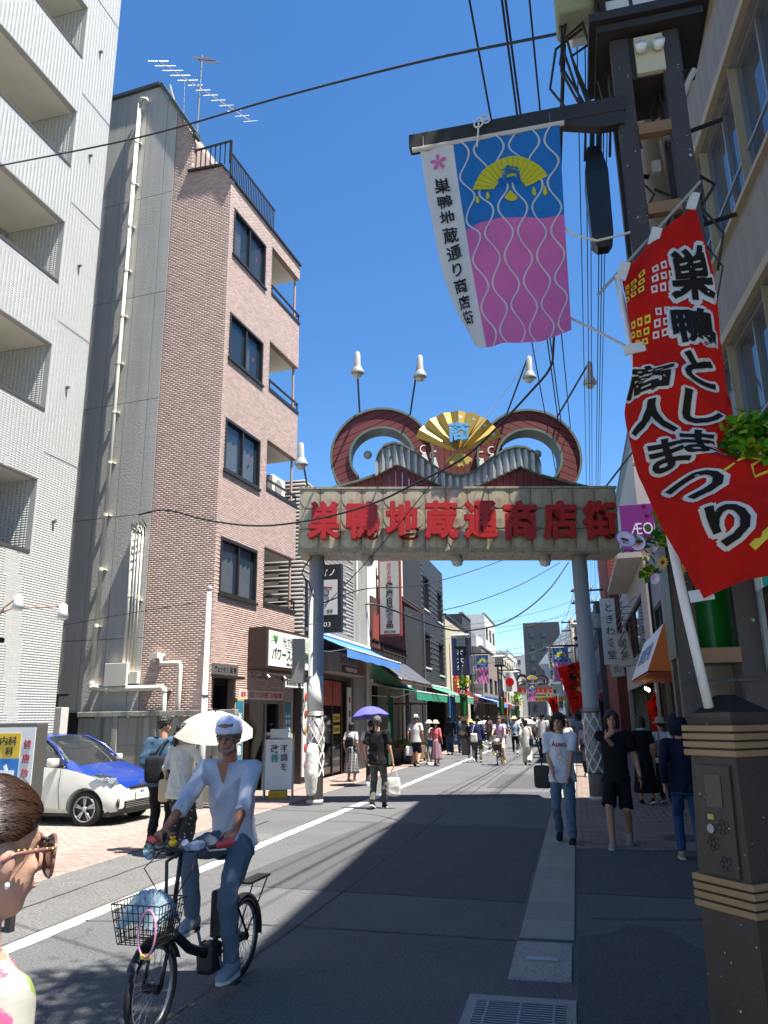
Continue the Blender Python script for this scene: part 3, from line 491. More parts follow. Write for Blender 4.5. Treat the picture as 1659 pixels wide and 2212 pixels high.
# ================================================================ shopping street gate
GA = math.atan2(17.35-16.15, 5.72)
def gate(loc, rz, label, k=1., full=True):
    g = thing('shopping_street_gate', label, 'gate', loc, rz, None)
    g.scale = (k, k, k)
    GP = mat('gate_pillar', '#a6a7a5', .55, .1, .10, 2.2, grime=.18); RED = mat('gate_maroon', '#6b2a28', .55, 0, .10, 1.6, grime=.12); TRIM = mat('gate_trim', '#5f6b62', .55, .2, .2, 3)
    PANEL = mat('gate_panel', '#a89d82', .5, .1, .10, 2.5, grime=.45); BODY = mat('gate_body', '#9f977f', .55, .1, .15, 2, grime=.4); LET = mat('gate_letter', '#a81812', .4, 0, .05, 2)
    SILV = mat('gate_silver', '#a7abac', .35, .45, .08, 4); GOLD = mat('gate_gold', '#c4a552', .5, .3, .08, 4); LB = mat('gate_lightblue', '#5aa3d6', .5, 0, .03, 2); WH = paint('#d9d9d4', .5)
    for x in (0, 5.85):
        p = MB().lathe([(.175, 0), (.175, .1), (.165, .1), (.165, 5.3)], 20, (x, .45, 0)).build('pillar', GP, g, True)
        MB().lathe([(.172, 0), (.172, 1.85)], 20, (x, .45, .02)).build('sleeve', mat('pillar_steel' if x == 0 else 'pillar_rust', '#7f7d78' if x == 0 else '#8a837a', .45, .3 if x == 0 else .0, .15, 3, grime=.3), p, True)
        if full:
            mb = MB()
            for s in (-1, 1):
                for i in range(6):
                    pts = [(x+.18*math.cos(a0), .45+.18*math.sin(a0), .55+1.2*t/8) for t in range(9) for a0 in (i*PI/3+s*t*PI/3/2.2,)]; mb.tube(pts, .022, 4, sq=.3)
            mb.build('lattice', paint('#d9d8d2', .5), p); mb = MB(); [mb.lathe([(.185, z), (.185, z+.02)], 20, (x, .45, 0)) for z in (.54, 1.76)]; mb.build('band', BLK, p)
            if x == 0:
                mb = MB(); mb.tube([(x-.05, .24, .2), (x-.05, .2, .6), (x-.03, .22, 1.05), (x-.02, .26, 1.2)], [.1, .15, .14, .1], 14, sq=1.2); me = remesh(mb, .03, 3); ob('paper_wrap', me, mat('crumpled_paper', '#c9c7c0', .8, 0, .08, 6, .9, 9), p)
                MB().lathe([(.168, 1.77), (.168, 2.6)], 20, (x, .45, 0)).build('white_wrap', paint('#c4c4bf', .6), p, True); MB().lathe([(.169, 3.7), (.169, 3.72)], 20, (x, .45, 0)).build('seam', GP, p)
                mb = MB(); mb.box(x-.5, x-.24, .3, .5, 2.45, 3.4, c=.01); mb.build('cable_box', paint('#777672', .55), p)
                mb = MB(); mb.tube([(x-.35, .4, 2.45), (x-.2, .28, 2.0), (x-.3, .28, 1.7), (x-.22, .3, 1.4)], .012, 5); mb.build('cable', BLK, p)
                mb = MB(); mb.tube([(x-.1, .3, 5.2), (x-.25, .2, 4.95), (x-.3, .2, 4.8), (x-.15, .28, 4.62), (x-.05, .28, 4.3)], .015, 5); mb.tube([(x+.15, .3, 5.2), (x+.22, .25, 4.9), (x+.17, .28, 4.7)], .018, 5); mb.build('cable', BLK, p)
    up = bpy.data.objects.new('sign_assembly', None); LINK(up); up.parent = g; up.rotation_euler = (0, R_(1.1), 0); up.location = (0, 0, .04)
    X0, X1, Z0, Z1 = -.47, 6.55, 5.26, 6.64
    MB().box(X0, X1, .04, .95, Z0, Z1).build('sign_box', BODY, up)
    mb = MB(); [mb.box(X0-.02, X1+.02, a, b, z0, z1) for a, b, z0, z1 in ((-.02, .97, Z1+.001, Z1+.05), (-.02, .97, Z0-.05, Z0-.001))]; mb.build('edge_trim', BODY, up)
    n = 34; mb = MB()
    for i in range(n): a = X0+(X1-X0)*i/n; mb.box(a+.008, a+(X1-X0)/n-.008, .0, .93, Z0-.062, Z0-.051)
    mb.build('soffit_boards', BODY, up)
    if full:
        dm = MB(); cw = (X1-X0)/15
        dm.box(-cw/2+.006, cw/2-.006, .0, .0399, -.225, .225); dm.build; pm = dm.mesh('panel'); pm.materials.append(PANEL)
        lm = MB().lathe([(.215, 0), (.21, .007), (.12, .009), (.0, .016)], 24, M=Matrix.Rotation(PI/2, 4, 'X')).mesh('disc'); lm.materials.append(mat('gate_disc', '#b7ab8d', .38, .3, .06, 3, grime=.4))
        for i in range(15):
            for j in range(3): p = ob('panel', pm, None, up, loc=(X0+cw*(i+.5), 0, Z0+.23+.46*j)); ob('disc', lm, None, p, loc=(0, -.001, 0))
    def letter(ch, x):
        v, f = glyphs(ch, .02, .06); q = v.copy(); lo, hi = q[:, :2].min(0), q[:, :2].max(0); q[:, :2] = (q[:, :2]-(lo+hi)/2)*np.array([.70/(hi[0]-lo[0]), .83/(hi[1]-lo[1])]); mb = MB()
        for k, (dx, dz) in enumerate(((0, 0), (.02, 0), (-.02, 0), (0, .016), (0, -.016))): mb.add([(x+a[0]+dx, -.16-a[2]+.0018*k, 5.88+a[1]+dz) for a in q.tolist()], f)
        me = bpy.data.meshes.new('letter'); me.from_pydata(mb.v, [], mb.f); ob('letter', me, LET, up)
    xs_ = [.13+.857*i for i in range(8)]
    for ch, x in zip('巣鴨地蔵通商店街', xs_): letter(ch, x-.02)
    # loops with slanted boards
    def loop(cx, cz, sgn):
        ro, ri = 1.17, .70; a0, a1 = (R_(-33), R_(222)) if sgn < 0 else (R_(-42), R_(213)); N_ = 44
        pt = lambda r, a, y: (cx+r*math.cos(a)*(1. if r > 1 else 1.05), y, cz+r*math.sin(a))
        for (r, nm, w_) in ((ro, 'outer_rim', .05), (ri, 'inner_rim', .05)):
            mb = MB(); rings = []
            for i in range(N_+1):
                a = a0+(a1-a0)*i/N_; rings.append([pt(r-w_*.5, a, -.03+.25), pt(r+w_*.5, a, -.03+.25), pt(r+w_*.5, a, .75), pt(r-w_*.5, a, .75)])
            mb.loft(rings); mb.build(nm, TRIM, up)
        # boards: slanted strips clipped to the ring
        def clip(poly, f):
            out = []
            for p, q in zip(poly, poly[1:]+poly[:1]):
                fp, fq = f(p), f(q)
                if fp >= 0: out.append(p)
                if fp*fq < 0: t = fp/(fp-fq); out.append((p[0]+(q[0]-p[0])*t, p[1]+(q[1]-p[1])*t))
            return out
        arc = [(a0+(a1-a0)*i/36) for i in range(37)]
        d = Vector((math.cos(R_(-24*(-sgn)*-1)), math.sin(R_(-24*(-sgn)*-1)))); nn = Vector((-d.y, d.x))
        B = .155
        for k_ in range(-9, 10):
            lo, hi = k_*B+.006, (k_+1)*B-.006; mb = MB()
            for b0, b1 in zip(arc, arc[1:]):
                q = [((ri+.02)*math.cos(b0)*1.05, (ri+.02)*math.sin(b0)), ((ro-.02)*math.cos(b0), (ro-.02)*math.sin(b0)), ((ro-.02)*math.cos(b1), (ro-.02)*math.sin(b1)), ((ri+.02)*math.cos(b1)*1.05, (ri+.02)*math.sin(b1))]
                q = clip(q, lambda p: p[0]*nn.x+p[1]*nn.y-lo); q = clip(q, lambda p: hi-p[0]*nn.x-p[1]*nn.y) if len(q) > 2 else q
                if len(q) > 2: mb.prism([(cx+x, cz+z) for x, z in q], .26, .7)
                elif mb.f: mb.build('board', RED, up); mb = MB()
            if mb.f: mb.build('board', RED, up)
    loop(1.36, 7.5, -1); loop(4.72, 7.44, 1)
    # maroon gable boards, silver band
    base = [(.15, 6.66), (.8, 6.84), (1.3, 7.02), (1.72, 7.25), (2.85, 6.64), (3.35, 6.64), (4.5, 7.18), (5.0, 6.95), (5.5, 6.8), (6.1, 6.66)]
    def zline(x, L):
        for p, q in zip(L, L[1:]):
            if p[0] <= x <= q[0]: return p[1]+(q[1]-p[1])*(x-p[0])/(q[0]-p[0])
        return 6.65
    for i in range(39):
        a = .16+i*.152; b = a+.142
        if 2.78 < a < 3.3: continue
        MB().prism([(a, 6.652), (b, 6.652), (b, max(zline(b, base), 6.66)), (a, max(zline(a, base), 6.66))], .2, .5).build('board', RED, up)
    mb = MB()
    for p, q in zip(base, base[1:]): mb.prism([p, q, (q[0], q[1]+.05), (p[0], p[1]+.05)], .1, .52)
    mb.build('gable_trim', TRIM, up)
    # wall of boards behind the fan between the loops
    vee = [(2.0, 7.75), (2.35, 7.45), (2.75, 7.1), (3.1, 6.98), (3.45, 7.06), (3.8, 7.4), (4.15, 7.68)]
    for i in range(14): a = 2.05+i*.15; MB().prism([(a, zline(a, vee)), (a+.14, zline(a+.14, vee)), (a+.14, 7.95-abs(a+.07-3.1)*.15), (a, 7.95-abs(a-3.1)*.15)], .4, .6).build('board', RED, up)
    top = [(1.22, 7.3), (1.28, 7.5), (1.4, 7.66), (1.6, 7.74), (1.8, 7.7), (2.05, 7.56), (2.4, 7.28), (2.75, 7.03), (3.0, 6.95), (3.2, 6.95), (3.45, 7.04), (3.8, 7.33), (4.15, 7.56), (4.4, 7.63), (4.62, 7.61), (4.8, 7.5), (4.92, 7.3), (4.95, 7.15)]
    bot = [(1.22, 6.98), (1.72, 7.26), (2.85, 6.66), (3.35, 6.66), (4.5, 7.2), (4.95, 6.98)]
    x = 1.22; k_ = 0
    while x < 4.93:
        xe = min(x+.078, 4.95); y0, y1 = (.06, .12) if k_ % 2 == 0 else (.12, .06)
        mb = MB(); zt0, zt1, zb0, zb1 = zline(x, top), zline(xe, top), zline(x, bot), zline(xe, bot)
        mb.add([(x, y0, zb0), (xe, y1, zb1), (xe, y1, zt1), (x, y0, zt0), (x, .45, zb0), (xe, .45, zb1), (xe, .45, zt1), (x, .45, zt0)], [(0, 1, 2, 3), (4, 7, 6, 5), (3, 2, 6, 7), (0, 4, 5, 1), (0, 3, 7, 4), (1, 5, 6, 2)]); mb.build('fluted_strip', SILV, up); x = xe; k_ += 1
    mb = MB()
    for p, q in zip(top, top[1:]): mb.prism([p, q, (q[0], q[1]+.05), (p[0], p[1]+.05)], .04, .5)
    mb.build('band_trim', TRIM, up)
    # fan
    fc = (3.1, 7.47); Rf = 1.05; spread = R_(67); nb = 14
    fan = MB().lathe([(.05, -.02), (.05, .02)], 12, (fc[0], -.12, fc[1]), M=None).build('fan', GOLD, up)
    for i in range(nb):
        a, b = PI/2+spread-2*spread*i/nb, PI/2+spread-2*spread*(i+1)/nb; ya, yb = (-.06, -.14) if i % 2 == 0 else (-.14, -.06)
        P = lambda r, an, y: (fc[0]+r*math.cos(an), y, fc[1]+r*math.sin(an)*.94)
        mb = MB(); mb.add([P(.12, a, ya), P(Rf, a, ya), P(Rf, b, yb), P(.12, b, yb), P(.12, a, ya+.05), P(Rf, a, ya+.05), P(Rf, b, yb+.05), P(.12, b, yb+.05)], [(0, 1, 2, 3), (4, 7, 6, 5), (1, 5, 6, 2), (0, 3, 7, 4), (0, 4, 5, 1), (2, 6, 7, 3)]); mb.build('blade', GOLD, fan)
        if full and i % 2:
            for r0, r1 in ((.86, .93), (.72, .78)): MB().add([P(r0, a+(b-a)*.15, ya+(yb-ya)*.15-.006), P(r1, a+(b-a)*.15, ya+(yb-ya)*.15-.006), P(r1, a+(b-a)*.85, ya+(yb-ya)*.85-.006), P(r0, a+(b-a)*.85, ya+(yb-ya)*.85-.006)], [(0, 1, 2, 3)]).build('inlay', WH, fan)
    mb = MB()
    for i in range(7): a = R_(-90-52+17.3*i); mb.prism([(fc[0], fc[1]+.02), (fc[0]+.33*math.cos(a-.15), fc[1]+.33*math.sin(a-.15)), (fc[0]+.36*math.cos(a), fc[1]+.36*math.sin(a)), (fc[0]+.33*math.cos(a+.15), fc[1]+.33*math.sin(a+.15))], -.13-.012*(i % 2), -.05)
    mb.build('fan_handle', GOLD, fan)
    text(fan, '商', LB, (3.1, -.2, 7.92), (1, 0, 0), (0, 0, 1), w=.48, h=.5, weight=.03, ext=.025, name='emblem')
    if full:
        for x, z in ((2.33, 7.52), (2.56, 7.38), (3.64, 7.36), (3.88, 7.48)):
            bl = MB().prism([(x-.105, z-.17), (x+.105, z-.17), (x+.06, z-.02), (x+.03, z+.06), (x-.03, z+.06), (x-.06, z-.02)], .24, .3).build('bell', WH, up); MB().torus((x, .27, z+.15), .09, .02, (0, 1, 0), 14, 6, PI*.6, PI*1.9).build('ring', WH, bl)
        LM = paint('#a3a39d', .5); PL = paint('#3e4347', .5, .3)
        for (bx, bz, tx_, tz_, dy) in ((.83, 8.55, .8, 9.6, -.75), (2.0, 8.5, 2.2, 9.5, -.75), (4.2, 8.4, 4.62, 9.45, -.75), (5.35, 8.35, 5.95, 9.3, -.75), (-.33, 6.68, -.42, 7.5, -.6), (6.35, 6.68, 6.95, 7.45, -.6)):
            l = MB().tube([(bx, .4, bz), (tx_, dy*.85, tz_), (tx_+.02, dy*.95, tz_+.06), (tx_+.03, dy, tz_+.02)], .022, 6).build('lamp', PL, up)
            M = Matrix.Translation((tx_+.03, dy, tz_)) @ Matrix.Rotation(R_(12), 4, 'X'); mb = MB(); mb.lathe([(.03, .03), (.06, 0), (.075, -.28), (.1, -.33), (.15, -.42), (.155, -.47), (.12, -.47)], 14, M=M); mb.build('lamp_head', LM, l, True); MB().lathe([(.11, -.46), (.1, -.53), (.05, -.57)], 12, M=M).build('lamp_glass', mat('lamp_glass', '#b9bbb6', .15), l, True)
        for x in (1.05, 3.05, 5.0): l = MB().lathe([(.11, 0), (.11, -.05), (.14, -.07), (.14, -.12), (.12, -.13)], 14, (x, .45, Z0-.06)).build('underside_lamp', LM, up); MB().lathe([(.12, -.12), (.11, -.2), (.04, -.23)], 12, (x, .45, Z0-.06)).build('lamp_glass', mat('lamp_glass', '#b9bbb6', .15), l)
        for x in (1.02, 4.95): MB().ell((x, .5, 7.62), (.1, .1, .1)).build('globe_lamp', LM, up, True)
    return g
gate((-5.32, 15.72, 0), GA, 'big shopping street gate with gold fan, maroon loops and red lettering')
# ================================================================ right: near concrete building
RC = mat('right_concrete', '#807e79', .85, 0, .10, 1.2, .15, 30, grime=.22); BEI = mat('beige_frame', '#9c8f74', .6, 0, .08, 3); ALU = paint('#9a9b99', .35, .6)
RB_L, RB_Y1 = 13.6, 16.2
rb = thing('office_building', 'grey concrete office building with bands of windows at the right edge', 'building', (2.3, RB_Y1, 0), PI+R_(4.2))
bands = [(5.1, 7.1), (8.55, 10.55), (12.0, 13.6)]
rh = [(2.9, 13.3, a, b) for a, b in bands]+[(.4, 13.2, .1, 3.0)]
wall_with_holes(rb, 'wall', (0, 0, 0), (0, 1, 0), (0, 0, 1), RB_L, 15.0, rh, RC, .25)
MB().box(-9, -.251, 0, .25, 0, 15.0).build('end_wall', RC, rb); MB().box(-8.8, -.251, RB_L-.25, RB_L, 0, 14.1).build('end_wall', RC, rb); MB().box(-9, -.251, .26, RB_L-.26, 14.2, 14.5).build('roof', RC, rb); MB().box(-9, -8.8, .26, RB_L, 0, 14.1).build('rear_wall', RC, rb)
MB().box(-6, -2.5, .4, 6.0, 14.6, 17.6).build('added_shadow_block', RC, rb)  # unseen roof block, added to lengthen the building's shadow
REFL = mat('sky_glass', '#39424b', .03, 0, .08, .5, spec=1.0)
for a, b in bands:
    fr = MB().box(-.02, .09, 2.75, 13.4, b+.001, b+.14).box(-.02, .09, 2.75, 2.899, a-.05, b).box(-.02, .09, 2.75, 13.4, a-.12, a-.051).build('band_frame', BEI, rb)
    for k in range(6):
        y = 2.95+k*1.715
        f = window(rb, (-.12, y, a+.02), (0, 1, 0), (0, 0, 1), 1.7, b-a-.04, ALU, REFL, .045, .08, 2, 1)
        MB().box(-.1, .02, y+1.7, y+1.714, a+.02, b-.02).build('mullion', BEI, f); MB().box(-.09, -.05, y+.05, y+1.65, a+.55, a+.59).build('transom', ALU, f)
    MB().box(-1.6, -1.5, 2.9, 13.3, a-.3, b+.3).build('interior_wall', mat('interior_grey', '#3c3f42', .9), rb)
sh = MB().box(-.3, -.2, .5, 13.1, .1, 2.9).build('shop_front', GLASS_D, rb)
for i in range(9): MB().box(-.2, -.12, .5+1.45*i, .58+1.45*i, .1, 2.9).build('shutter_post', paint('#3d2320', .5), sh)
MB().box(.005, .6, .8, 13.4, 2.95, 3.04).build('canopy', paint('#6c5b49', .6), rb)
aw = thing('teal_awning', 'teal striped awning on the right building behind the lamp post', 'awning', (2.5, 13.3, 0), PI+R_(4.2))
for i in range(8):
    y = .6+i*.75
    MB().add([(.06, y, 3.75), (.06, y+.74, 3.75), (1.0, y+.74, 3.1), (1.0, y, 3.1), (1.0, y, 2.9), (1.0, y+.74, 2.9), (.06, y, 3.73), (.06, y+.74, 3.73), (.98, y+.74, 3.07), (.98, y, 3.07)], [(0, 1, 2, 3), (3, 2, 5, 4), (6, 9, 8, 7)]).build('canvas_strip', cloth('#1d8f86') if i % 2 == 0 else cloth('#c7cbc4'), aw)
mb = MB(); mb.cyl((.06, .6, 3.76), (.06, 6.6, 3.76), .04); mb.cyl((1.0, .6, 3.09), (1.0, 6.6, 3.09), .02); mb.build('rod', ALU, aw)
# ---------------------------------------------------------------- street lamp posts with lattice frame
LBR = mat('lamp_brown', '#40362e', .55, .2, .16, 5, .15, 40); LBD = mat('lamp_dark', '#2f2a26', .55, .2, .1, 4); BAND = mat('lamp_band', '#8f7350', .5, .2, .12, 5); PAPER = mat('lantern_paper', '#c3c6c3', .6, 0, .06, 3); GRN = mat('green_vinyl', '#0f6b22', .25, 0, .25, 2.5, .3, 7, alpha=.93)
def chips(m, thr=.715, col=(.42, .40, .36, 1), sc=38):
    t = m.node_tree; b = t.nodes['Principled BSDF']; s0 = b.inputs['Base Color'].links[0].from_socket; tc = t.nodes.new('ShaderNodeTexCoord'); n = t.nodes.new('ShaderNodeTexNoise'); n.inputs['Scale'].default_value = sc; n.inputs['Detail'].default_value = 3; t.links.new(tc.outputs['Object'], n.inputs['Vector'])
    r = t.nodes.new('ShaderNodeMapRange'); r.inputs[1].default_value = thr; r.inputs[2].default_value = thr+.015; t.links.new(n.outputs[0], r.inputs[0]); mx = t.nodes.new('ShaderNodeMix'); mx.data_type = 'RGBA'; mx.inputs[7].default_value = col; t.links.new(r.outputs[0], mx.inputs[0]); t.links.new(s0, mx.inputs[6]); t.links.new(mx.outputs[2], b.inputs['Base Color'])
chips(LBR); chips(BAND, .72, (.18, .14, .10, 1), 30)
def bandstack(o, z, hw, n=4):
    for i in range(n): MB().box(-hw, hw, -hw, hw, z-.036*i-.028, z-.036*i, c=.004).build('trim_band', BAND, o)
def lamp_base(o, yaw, detail=True):
    b = MB(); hw = .14
    b.loft([[(s*w_, t*w_, z) for s, t in ((-1, -1), (1, -1), (1, 1), (-1, 1))] for z, w_ in ((0, .165), (.84, .15), (1.0, .145), (1.66, .125), (1.70, .135), (1.72, .135))])
    c = b.build('cabinet', LBR, o, rot=(0, 0, yaw)); bandstack(c, 1.02, .166); bandstack(c, 1.665, .15)
    MB().loft([[(s*w_, t*w_, z) for s, t in ((-1, -1), (1, -1), (1, 1), (-1, 1))] for z, w_ in ((1.721, .13), (1.80, .03))]).build('cap', LBD, c)
    if detail:
        M = Matrix.Translation((-.1425, 0, 1.25)) @ Matrix.Rotation(R_(1.7), 4, 'Y')
        d = MB().box(-.008, .004, -.095, .095, -.22, .24, M, c=.002).build('door', LBR, c); MB().box(-.011, -.0085, -.045, .045, .06, .2, M).build('meter_window', GLASS_D, d); MB().cyl((-.018, .03, -.03), (-.005, .03, -.03), .02, M=M).build('lock', STEEL, d)
        mb = MB()
        for cx_, cz_ in ((-.035, -.02), (.03, -.09), (-.03, -.17)):
            for i in range(5): a = i*2*PI/5; mb.torus((M @ Vector((-.0095, cx_+.022*math.cos(a), cz_+.022*math.sin(a)))), .0115, .0016, (1, 0, 0), 10, 4)
        mb.build('flower_relief', LBD, d)
        MB().box(-.0125, -.009, .012, .045, .008, .03, M).build('sticker', paint('#a89a4c'), d)
    return c
def frame_legs(o, z0, z1, x0, x1, y0, y1, w_=.055):
    for x in (x0, x1):
        for y in (y0, y1): MB().box(x-w_, x+w_*.9, y-w_*.6, y+w_*.6, z0, z1, c=.004).build('leg', LBR, o)
def lantern(o, x, y, z, s=1.):
    l = MB().box(x-.30*s, x+.30*s, y-.28*s, y+.28*s, z, z+.05*s).box(x-.34*s, x+.34*s, y-.31*s, y+.31*s, z+.06*s, z+.12*s).build('lantern', LBD, o)
    MB().box(x-.23*s, x+.23*s, y-.22*s, y+.22*s, z+.121*s, z+.6*s).build('paper', PAPER, l)
    mb = MB()
    for i in range(4):
        a = x-.24*s+.16*s*i
        for yy in (y-.225*s, y+.215*s): mb.box(a-.01*s, a+.01*s, yy, yy+.012*s, z+.12*s, z+.6*s)
    for i in range(4):
        a = y-.23*s+.153*s*i
        for xx in (x-.237*s, x+.228*s): mb.box(xx, xx+.01*s, a-.01*s, a+.01*s, z+.12*s, z+.6*s)
    for i in range(1, 3): zz = z+.12*s+.16*s*i; mb.box(x-.238*s, x+.238*s, y-.228*s, y-.22*s, zz, zz+.016*s); mb.box(x-.238*s, x-.23*s, y-.22*s, y+.22*s, zz, zz+.016*s)
    mb.build('lattice', LBD, l)
    MB().loft([[(x+a*w_, y+b*w_, zz) for a, b in ((-1, -1), (1, -1), (1, 1), (-1, 1))] for zz, w_ in ((z+.601*s, .40*s), (z+.68*s, .44*s), (z+.72*s, .40*s))]).build('cap', paint('#cfd0cc', .5), l)
nl = thing('street_lamp', 'tall brown lamp post with bronze bands and green wrap at the right foreground', 'street lamp', (.69, 4.0, 0), 0)
c = lamp_base(nl, R_(38))
frame_legs(nl, 1.70, 5.65, -.14, .14, .02, .27)
for z in (1.95, 4.42, 4.95): MB().box(-.09, .09, -.02, .03, z, z+.07).build('rung', mat('wood_rung', '#7d5f42', .75, 0, .15, 9), nl)
lantern(nl, .03, .2, 5.66, 1.)
hd = MB().box(-.15, .2, .0, .35, 5.35, 5.655).build('head_box', LBD, nl); MB().box(-.06, .1, -.03, -.001, 5.36, 5.62).build('lamp_plate', paint('#b7ae8f', .6), hd)
for x in (-.03, .07): MB().lathe([(.01, 0), (.03, .02), (.034, .06)], 12, M=Matrix.Translation((x, -.03, 5.5)) @ Matrix.Rotation(R_(70), 4, 'X')).build('bulb', mat('bulb_glass', '#dcdcd8', .15), hd, True)
arm = MB().box(-1.44, -.15, -.035, .035, 5.13, 5.23, c=.004).build('banner_arm', LBD, nl); MB().prism([(-.6, 5.129), (-.16, 5.129), (-.16, 5.04), (-.3, 5.04)], -.03, .03).build('gusset', LBD, arm)
mb = MB(); mb.lathe([(.115, 1.95), (.12, 3.0)], 8, (-.0, .2, 0)); mb.build('green_wrap', GRN, nl)
w2 = MB(); w2.box(-.2, -.195, -.02, .30, 1.98, 3.25); w2.build('side_wrap', mat('green_vinyl_dark', '#0a2f1b', .4, 0, .4, 4, .4, 9, spec=.3), nl); MB().box(.19, .21, -.06, .0, 1.9, 3.3).build('tape', mat('clear_tape', '#9aa39d', .2, 0, .2, 5, alpha=.45), nl)
MB().box(-.2, .2, -.06, -.055, 1.86, 1.872).build('wire_tie', BLK, nl)
cv = MB().loft([[(-.34+.06*k*.0+dx*w_, .12+dy*w_*1.3, z) for dx, dy in ((-.06, -.06), (.06, -.06), (.06, .06), (-.06, .06))] for k, (z, w_) in enumerate(((4.32, .5), (4.38, 1), (4.8, 1.1), (5.0, .6)))]).build('black_cover', mat('black_vinyl', '#141416', .35, 0, .2, 4, .3, 12), nl)
# concrete utility pole behind the lamp
up_ = thing('utility_pole', 'thick concrete utility pole behind the foreground lamp post', 'utility pole', (.83, 4.5, 0), 0)
MB().lathe([(.17, 0), (.135, 9.5)], 20).build('shaft', mat('pole_concrete', '#8a8073', .9, 0, .12, 3, .2, 30, grime=.2), up_, True)
for z in (4.5, 4.72, 5.35, 5.4): MB().lathe([(.153, z), (.153, z+.025)], 20).build('strap', STEEL, up_)
for z, a in ((5.28, .3), (5.0, 2.8), (4.6, .3), (5.7, 2.9)): MB().cyl((.12*math.cos(a), -.05, z), (.34*math.cos(a), -.12, z), .014, n=8).build('step_bolt', DSTEEL, up_)
mb = MB()
for i in range(7):
    x = -.5+random.uniform(-.08, .1); mb.tube([(x+.1, -.2, 6.0+.1*i), (x-.08, -.25, 5.85+.08*i), (x-.05+random.uniform(-.1, .1), -.22, 5.6+.06*i), (x+.06, -.2, 5.3), (x+.04, -.18, 5.1)], .009, 5)
for i in range(16):
    x = random.uniform(-.28, .12); z = random.uniform(4.4, 5.6); mb.tube([(x, -.3, z), (x+random.uniform(-.1, .1), -.36, z-.12), (x+random.uniform(-.12, .12), -.34, z-.3), (x+random.uniform(-.05, .05), -.28, z-.5)], random.uniform(.005, .011), 5)
mb.build('cable_tangle', BLK, up_)
for x, y, z, w_, h_, c_ in ((-.02, -.27, 5.05, .09, .14, '#8d8a80'), (.08, -.26, 4.72, .07, .1, '#5d4a3a'), (-.12, -.25, 4.85, .05, .08, '#b9b7ae'), (.03, -.28, 5.42, .1, .09, '#3a3a3a')): MB().box(x-w_/2, x+w_/2, y-.05, y, z, z+h_, c=.006).build('fitting', paint(c_, .6), up_)
mb = MB(); mb.tube([(-.05, -.2, 5.2), (.05, -.26, 5.3), (.12, -.3, 5.45), (.16, -.3, 5.52)], .02, 6); mb.tube([(.0, -.2, 4.9), (.02, -.22, 4.7), (.1, -.2, 4.5)], .012, 6); mb.build('conduit', paint('#b9b7ae'), up_)
MB().box(-.62, -.38, -.35, -.1, 6.12, 6.6, c=.02).build('transformer_cover', mat('cream_rust', '#8f957a', .7, 0, .25, 6), up_)
